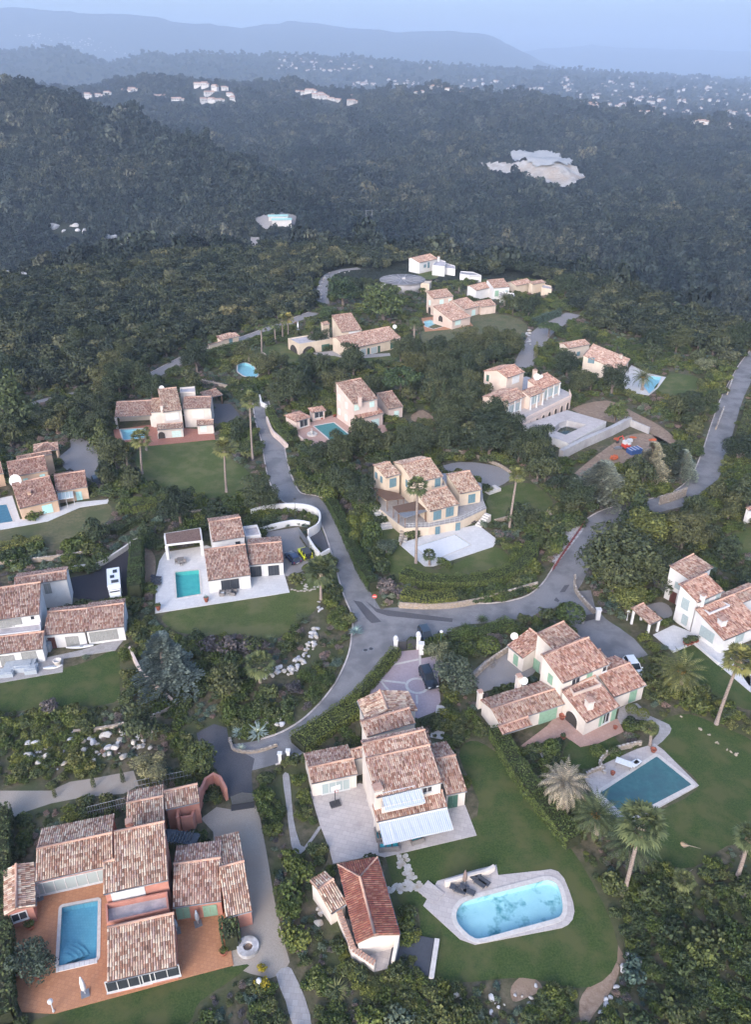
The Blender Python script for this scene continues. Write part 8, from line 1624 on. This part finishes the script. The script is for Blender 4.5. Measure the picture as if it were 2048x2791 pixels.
for px, rz, lb, c in ((ZB(1330, 845), 70, 'dark sun lounger left of the folded parasol', 'fabric_dark'), (ZB(1385, 850), 62, 'dark sun lounger under the folded parasol', 'fabric_dark'), (ZB(1450, 800), 50, 'dark sun lounger right of the folded parasol', 'fabric_dark'), (ZB(1475, 790), 50, 'rightmost dark sun lounger by the ivory wall', 'fabric_dark'), (ZD(945, 65), 82, 'dark lounger at the left edge of the white terrace, upper', 'fabric_dark'), (ZD(945, 82), 82, 'dark lounger at the left edge of the white terrace, middle', 'fabric_dark'), (ZD(945, 100), 82, 'dark lounger at the left edge of the white terrace, lower', 'fabric_dark'), (ZC(945, 80), 120, 'white plastic lounger beside the covered pool', 'fabric_white'), (ZF(1005, 1110), 130, 'second white lounger beside the covered pool', 'fabric_white')): parts('sun_lounger', px, R(rz), lb, 'lounger', LOUNGE(c), 'sun loungers')
def parasol(px, h, label, mat, base='metal', z=.1):
    g = G(px); root = empty('parasol', (g.x, g.y, z)); tag(root, label, 'parasol', 'folded parasols'); q = MB(); q.tube([(0, 0, 0), (0, 0, h)], .04, 6); link('pole', mesh('pole', q.V, q.F), MAT['frame'], root); q = MB(); q.lathe((0, 0, 0), [(.16, .7), (.26, 1.0), (.22, h * .7), (.05, h)], 9); link('folded_canopy', mesh('folded_canopy', q.V, q.F, True), MAT[mat], root); q = MB(); q.box((0, 0, .05), (.8, .8, .1), .4); link('base', mesh('base', q.V, q.F), MAT[base], root)
parasol(ZA(512, 1455), 2.9, 'white folded parasol on the terracotta terrace corner', 'fabric_white'); parasol(ZA(238, 880), 2.6, 'grey folded parasol beside the long glazed front', 'tarp'); parasol(ZA(1190, 1035), 2.4, 'grey folded parasol before the green shutters', 'tarp'); parasol(ZB(1358, 800), 2.6, 'mauve grey folded parasol behind the loungers', 'mauve'); parasol(ZA(1062, 1080), 2.2, 'grey folded parasol at the house corner', 'tarp'); parasol(ZF(650, 880), 2.4, 'white folded parasol at the arched porch', 'fabric_white'); parasol(ZJ(912, 605), 2.8, 'white folded parasol on the roof terrace', 'fabric_white', z=3.3)
TABLE = lambda c, sx, sy: [('table_top', c, [((0, 0, .72), (sx, sy, .06))]), ('leg', 'rattan', [((x * sx * .4, y * sy * .4, .35), (.06, .06, .7)) for x in (-1, 1) for y in (-1, 1)])]
SOFA = lambda c, sx: [('frame', 'rattan', [((0, 0, .2), (sx, .85, .35)), ((0, .4, .5), (sx, .15, .6)), ((-sx / 2, 0, .4), (.14, .85, .5)), ((sx / 2, 0, .4), (.14, .85, .5))]), ('cushion', c, [((x, -.04, .42), (.6, .65, .14)) for x in np.linspace(-sx / 2 + .45, sx / 2 - .45, max(1, int(sx / .7)))])]
for px, rz, lb, c, sx in ((ZB(905, 585), 185, 'grey rattan sofa with turquoise cushions facing the house', 'turq', 2.4), (ZB(845, 510), 100, 'turquoise cushioned sofa under the awning corner', 'turq', 1.6), (ZB(910, 512), 10, 'turquoise bench under the striped awning', 'turq', 2.6), (ZB(1072, 540), 200, 'rattan armchair with turquoise cushion on the patio', 'turq', 1.5), (ZD(1335, 160), 95, 'pale lounge chair on the white terrace, left', 'fabric_white', 1.0), (ZD(1405, 155), 80, 'dark lounge chair on the white terrace, right', 'fabric_dark', 1.2)): parts('garden_sofa', px, R(rz), lb, 'sofa', SOFA(c, sx), 'garden sofas')
for px, rz, lb, c, sx, sy in ((ZB(983, 515), 10, 'round dark fire bowl table on the patio', 'rattan', .9, .9), (ZB(890, 550), 10, 'dark square coffee table on the patio', 'rattan', .9, .9), (ZC(885, 88), -28 + 180, 'long white oval table beside the covered pool', 'fabric_white', 2.2, 1.0), (ZD(1368, 158), 8, 'dark side table on the white terrace', 'rattan', .6, .9), (ZG(1085, 1175), 8, 'dark round dining table before the pavilion', 'rattan', 1.2, 1.2), (ZJ(958, 690), 5, 'white dining table under the arches', 'fabric_white', 1.8, .9)): parts('garden_table', px, R(rz), lb, 'table', TABLE(c, sx, sy), 'garden tables')
for px, rz, lb in ((ZG(1060, 1185), 20, 'dining chair left of the pavilion table'), (ZG(1110, 1180), 200, 'dining chair right of the pavilion table'), (ZG(1090, 1195), 100, 'dining chair in front of the pavilion table'), (ZF(190, 560), 30, 'green chair in the grey gravel yard, left'), (ZF(210, 535), 60, 'green chair in the grey gravel yard, right')): parts('garden_chair', px, R(rz), lb, 'chair', [('seat', 'rattan', [((0, 0, .45), (.5, .5, .06))]), ('backrest', 'rattan', [((0, .24, .75), (.5, .05, .55))]), ('leg', 'rattan', [((x, y, .22), (.05, .05, .44)) for x in (-.22, .22) for y in (-.22, .22)])], 'garden chairs')
for px, rz, lb, d in ((ZD(125, 600), 5, 'large grey covered furniture block on the patio', (4.4, 2.2, .9)), (ZD(45, 640), 8, 'small grey covered furniture at the patio end', (2.0, 1.4, .7)), (ZD(192, 618), 10, 'grey covered chair beside the furniture block', (1.8, 1.6, .8)), (ZD(285, 480), 0, 'dark grey covered barbecue beside the rolled awning', (1.6, 2.0, 1.4))):
    q = MB(); x, y, z = d; g = G(px); root = empty('covered_furniture', (g.x, g.y, .1), R(rz)); tag(root, lb, 'cover', 'tarpaulin covered furniture'); q.prism([(-x / 2, -y / 2), (x / 2, -y / 2), (x / 2, y / 2), (-x / 2, y / 2)], 0, [z * .9, z, z * .95, z * 1.1]); link('tarpaulin', mesh('tarpaulin', q.V, q.F), MAT['tarp'], root); q = MB(); q.box((x * .1, 0, z * .98), (x * .55, y * .6, .25), .1); link('fold', mesh('fold', q.V, q.F), MAT['tarp'], root)
def canoe(px, rz, label, L=3.2):
    g = G(px); V = []; F = []
    for i in range(9): t = -1 + i / 4; w_ = .42 * (1 - t * t) + .02; V += [(t * L / 2, -w_, .32 + .12 * t * t), (t * L / 2, -w_ * .6, .06 + .1 * t * t), (t * L / 2, w_ * .6, .06 + .1 * t * t), (t * L / 2, w_, .32 + .12 * t * t), (t * L / 2, 0, .22 + .16 * t * t)]
    for i in range(8): F += [(5 * i + a, 5 * i + 5 + a, 5 * i + 5 + b_, 5 * i + b_) for a, b_ in ((0, 1), (1, 2), (2, 3), (3, 4), (4, 0))]
    root = empty('paddle_boat', (g.x, g.y, .1), R(rz)); tag(root, label, 'boat'); link('hull', mesh('hull', V, F, True), MAT['fabric_white'], root); q = MB(); q.box((.3, 0, .34), (.5, .5, .05)); link('seat', mesh('seat', q.V, q.F), MAT['tarp'], root)
canoe(ZD(480, 478), 8, 'white hull of a small boat before the grey shutters', 4.2); canoe(ZD(318, 600), 15, 'white leaf shaped boat seat on the patio corner', 2.8)
def pot(px, r, h, label, plant='greenbush', mat='pot', z=.1):
    g = G(px); root = empty('planter', (g.x, g.y, z)); tag(root, label, 'planter', 'terrace planters'); q = MB(); q.lathe((0, 0, 0), [(r * .65, 0), (r, h * .85), (r * 1.1, h * .9), (r * 1.1, h), (r * .85, h), (r * .85, h * .9)], 12); link('pot', mesh('pot', q.V, q.F, True), MAT[mat], root)
    if plant: p = link('plant', random.choice(KIND[plant][0]), None, root, (0, 0, h * .9)); p.scale = (r * 1.3,) * 3
for px, r_, h, lb, pl in ((ZD(1240, 200), .42, .9, 'terracotta pot at the white terrace edge, right', 'agave'), (ZD(952, 250), .42, .9, 'terracotta pot at the white terrace corner', 'greenbush'), (ZA(225, 1270), .6, .7, 'potted round bush on the terracotta terrace', 'greenbush'), (ZA(235, 1350), .5, .7, 'blue grey pot with bush near the terrace corner', 'greenbush'), (ZA(100, 1340), .5, .6, 'pot with slim plant at the terrace hedge', 'greenbush'), (ZA(185, 1060), .45, .5, 'small dark pot by the pool cabin', 'greenbush'), (ZA(1345, 1215), .4, .5, 'pot at the right terrace end', 'greenbush'), (ZF(585, 850), .45, .7, 'brown pot at the arched porch', None), (ZF(590, 965), .35, .5, 'pot on the round lawn edge', 'shrub'), (ZF(870, 1165), .3, .5, 'brown pot beside the white oval table', None), (ZF(1100, 1035), .4, .5, 'brown pot at the pool deck corner', None), (ZF(885, 905), .3, .4, 'dark pot on the pink terrace', None), (ZD(350, 585), .6, 1.1, 'big cream jar on the patio corner', None), (ZH(500, 315), .5, .6, 'pot before the small pool cabin', 'greenbush'), (ZH(578, 300), .5, .6, 'pot beside the rose villa wall', 'greenbush'), (ZH(668, 345), .4, .6, 'pot at the rose villa arch', 'greenbush'), (ZN(870, 2040), .6, .6, 'potted bush on the white terrace, right', 'shrub'), (ZN(820, 2055), .6, .6, 'potted bush on the white terrace, middle', 'shrub'), (ZN(775, 2070), .6, .6, 'potted bush on the white terrace, left', 'shrub')): pot(px, r_, h, lb, pl, 'pot' if 'cream' not in lb else 'ivory')
g = G(ZA(1490, 1180)); root = empty('millstone_planter', g); tag(root, 'round stone well ring on the gravel drive', 'planter'); q = MB(); n = 16
V = [(r_ * math.cos(6.283 * k / n), r_ * math.sin(6.283 * k / n), z) for r_, z in ((1.15, 0), (1.15, .5), (.5, .5), (.5, .1)) for k in range(n)]; q.add(V, [(i * n + k, i * n + (k + 1) % n, (i + 1) * n + (k + 1) % n, (i + 1) * n + k) for i in range(3) for k in range(n)]); link('ring', mesh('ring', q.V, q.F), MAT['greystone'], root); q = MB(); q.lathe((0, 0, .05), [(.5, 0), (.5, .1)], 12); link('soil', mesh('soil', q.V, q.F), MAT['dirt'], root)
g = G(ZH(443, 410)); root = empty('fountain', g); tag(root, 'white tiered fountain beside the teal covered pool', 'fountain'); q = MB(); q.lathe((0, 0, .1), [(1.3, 0), (1.3, .4), (1.1, .4), (1.1, .2)], 16); link('basin', mesh('basin', q.V, q.F), MAT['coping'], root); q = MB(); q.lathe((0, 0, .2), [(.25, 0), (.15, .6), (.6, .8), (.12, .85), (.1, 1.4), (.3, 1.5), (.05, 1.55)], 12); link('pedestal', mesh('pedestal', q.V, q.F, True), MAT['coping'], root)
for px, lb in ((ZH(768, 770), 'pale round water jar left of the straw villa, upper'), (ZH(742, 795), 'pale round water jar left of the straw villa, lower')): g = G(px); root = empty('water_jar', g); tag(root, lb, 'jar', 'pale water jars'); q = MB(); q.lathe((0, 0, 0), [(.7, 0), (1.4, .7), (1.55, 1.4), (1.2, 2.1), (.5, 2.4)], 14); link('jar_body', mesh('jar_body', q.V, q.F, True), MAT['coping'], root); q = MB(); q.lathe((0, 0, 2.4), [(.5, 0), (.55, .12), (.1, .2)], 12); link('lid', mesh('lid', q.V, q.F), MAT['concrete'], root)
g = G(ZB(582, 318)); root = empty('basketball_hoop', (g.x, g.y, .1), R(20)); tag(root, 'portable basketball hoop on the stone patio', 'hoop'); q = MB(); q.box((0, 0, .12), (1.3, .9, .24)); link('base', mesh('base', q.V, q.F), MAT['dframe'], root); q = MB(); q.tube([(0, 0, .2), (.1, .2, 2.9)], .06, 6); link('pole', mesh('pole', q.V, q.F), MAT['dframe'], root); q = MB(); q.box((.1, -.1, 3.0), (1.2, .05, .8)); link('backboard', mesh('backboard', q.V, q.F), MAT['frame'], root); q = MB(); n = 12; q.tube([(.1 + .23 * math.cos(6.283 * k / n), -.38 + .23 * math.sin(6.283 * k / n), 2.75) for k in range(n + 1)], .02, 4); link('hoop', mesh('hoop', q.V, q.F), MAT['red'], root)
# stone steps
def steps(a, b_, w_, n, label, mat='coping', rise=.0, fr=DS):
    A, B = G(fr(*a)), G(fr(*b_)); d = B - A; rz = math.atan2(d.y, d.x); root = empty('garden_steps', A); tag(root, label, 'steps', 'garden steps')
    for k in range(n): c = d * ((k + .5) / n); q = MB(); hh = .12 + rise * (k + 1) / n; q.box((c.x, c.y, hh / 2), (d.length / n * .92, w_, hh), rz); link('step', mesh('step', q.V, q.F), MAT[mat], root)
steps((890, 978), (838, 885), 2.6, 9, 'wide white steps up to the straw villa terrace', 'coping', 1.9, ZH); steps((985, 1055), (1010, 975), 1.6, 7, 'stone steps beside the covered white pool', 'whitestone', 1.6, ZH); steps((1190, 1020), (1220, 900), 1.8, 10, 'curving pale steps behind the ivory villa, lower flight', 'coping', .1, ZE); steps((1220, 900), (1235, 830), 2.0, 6, 'curving pale steps behind the ivory villa, upper flight', 'coping', .1, ZE); steps((480, 1010), (540, 1150), 1.5, 9, 'grey stone garden steps down to the dead palm', 'greystone', .1, ZF); steps((1490, 760), (1560, 735), 2.0, 4, 'white steps beside the gravel yard', 'coping', .6, ZH); steps((830, 790), (800, 720), 2.4, 6, 'pale steps below the arched terrace', 'coping', .2, ZJ); steps((1440, 960), (1500, 920), 1.4, 6, 'pale steps right of the terrace wall', 'coping', 1.4, ZH); steps((1128, 880), (1190, 815), 2.4, 5, 'pale wedge steps at the pool deck corner', 'stonepave', .1, ZB)
# red fence and sheeted slope by the east lane
P = [G(DS(*p)).xy for p in ((1285, 1155), (1250, 1205), (1215, 1258))]; root = empty('red_fence', (0, 0, 0)); tag(root, 'red post and rail fence beside the sheeted slope', 'fence'); T = cr_open(P, 8)
for i in range(len(T) - 1):
    a, b_ = T[i], T[i + 1]; q = MB(); q.box((a.x, a.y, .55), (.1, .1, 1.1)); link('post', mesh('post', q.V, q.F), MAT['oxide'], root)
    for z in (.35, .65, .95): q = MB(); q.tube([(a.x, a.y, z), (b_.x, b_.y, z)], .05, 4); link('rail', mesh('rail', q.V, q.F), MAT['oxide'], root)
sheet('sheeted_slope', pts(ZI, (500, 1095), (640, 880), (720, 890), (700, 930), (560, 1110)), .05, MAT['greystone'], 0, 'pale sheeted bank beside the red fence')
root = empty('roof_railing'); tag(root, 'grey metal railing behind the pink villa roof', 'railing')
for A_, B_ in (((815, 235), (1150, 165)), ((535, 390), (760, 335))):
    a, b_ = G(ZA(*A_)), G(ZA(*B_)); q = MB(); n = 16
    for z in (.9, 1.8): q.tube([a + Vector((0, 0, z)), b_ + Vector((0, 0, z))], .035, 4)
    for k in range(n + 1): p = a.lerp(b_, k / n); q.tube([p, p + Vector((0, 0, 1.8))], .025, 4)
    link('railing_section', mesh('railing_section', q.V, q.F), MAT['metal'], root)
q = MB(); g = G(ZB(1040, 1215)); root = empty('covered_pit', (g.x, g.y, 0), R(-12)); tag(root, 'dark sheeted pit with white edge beside the pool house', 'cover'); q.box((0, 0, .15), (4.2, 4.0, .3)); link('sheet', mesh('sheet', q.V, q.F), MAT['fabric_dark'], root); q = MB(); q.box((2.4, -.2, .3), (.5, 4.2, .6)); link('kerb_block', mesh('kerb_block', q.V, q.F), MAT['coping'], root)
# shrubs of the planted bed inside the curved wall
for k, px in enumerate(((105, 925), (140, 915), (172, 905), (212, 900), (250, 892), (285, 888), (330, 892), (385, 900), (430, 915), (460, 935))): g = G(ZH(*px)); plant_at('limebush' if k % 3 == 0 else 'greenbush', g.x, g.y, .9, 'small upright shrub in the bed behind the curved white wall', 'shrubs behind the curved wall', 1.5)

# slatted cover housing at the foot of the blue mosaic pool, and fallen palm leaves on the lower slope
P = [G(ZA(*p)).xy for p in ((338, 1300), (584, 1243), (584, 1270), (336, 1328))]; c = sum(P, Vector((0, 0))) / 4; root = empty('pool_cover_housing', (c.x, c.y, 0)); tag(root, 'white cover housing at the foot of the blue mosaic pool', 'cover'); q = MB(); q.prism([p - c for p in P], .1, .2); link('lid', mesh('lid', q.V, q.F), MAT['frame'], root); q = MB()
for k in range(8): p = (P[0] - c).lerp(P[1] - c, (k + .5) / 8); p2 = (P[3] - c).lerp(P[2] - c, (k + .5) / 8); q.tube([(p.x, p.y, .2), (p2.x, p2.y, .2)], .02, 4)
link('joint', mesh('joint', q.V, q.F), MAT['concrete'], root)
for px, rz, lb in ((ZC(1300, 575), -20, 'dry palm leaf lying on the lawn beside the fan palm'), (ZC(1125, 795), 5, 'dry palm leaf lying on the rough slope'), (ZC(1270, 735), 30, 'dry palm leaf leaning on the withered palm')):
    g = G(px); root = empty('fallen_palm_leaf', (g.x, g.y, .12), R(rz)); tag(root, lb, 'palm leaf', 'fallen palm leaves'); q = MB(); q.tube([(-1.2, 0, .04), (0, 0, .1), (.9, .05, .06)], [.05, .04, .02], 5); link('stalk', mesh('stalk', q.V, q.F), MAT['dead'], root); q = MB()
    for k in range(9): a = (k - 4) / 4 * .8; q.add([(-.3, 0, .08), (-.9 * math.cos(a) - .3 + .1, -.9 * math.sin(a) * .6 - .05, .06), (-1.1 * math.cos(a) - .3, -1.1 * math.sin(a) * .6, .03), (-.9 * math.cos(a) - .3 - .1, -.9 * math.sin(a) * .6 + .05, .06)], [(0, 1, 2, 3)])
    link('blade', mesh('blade', q.V, q.F), MAT['dead'], root)
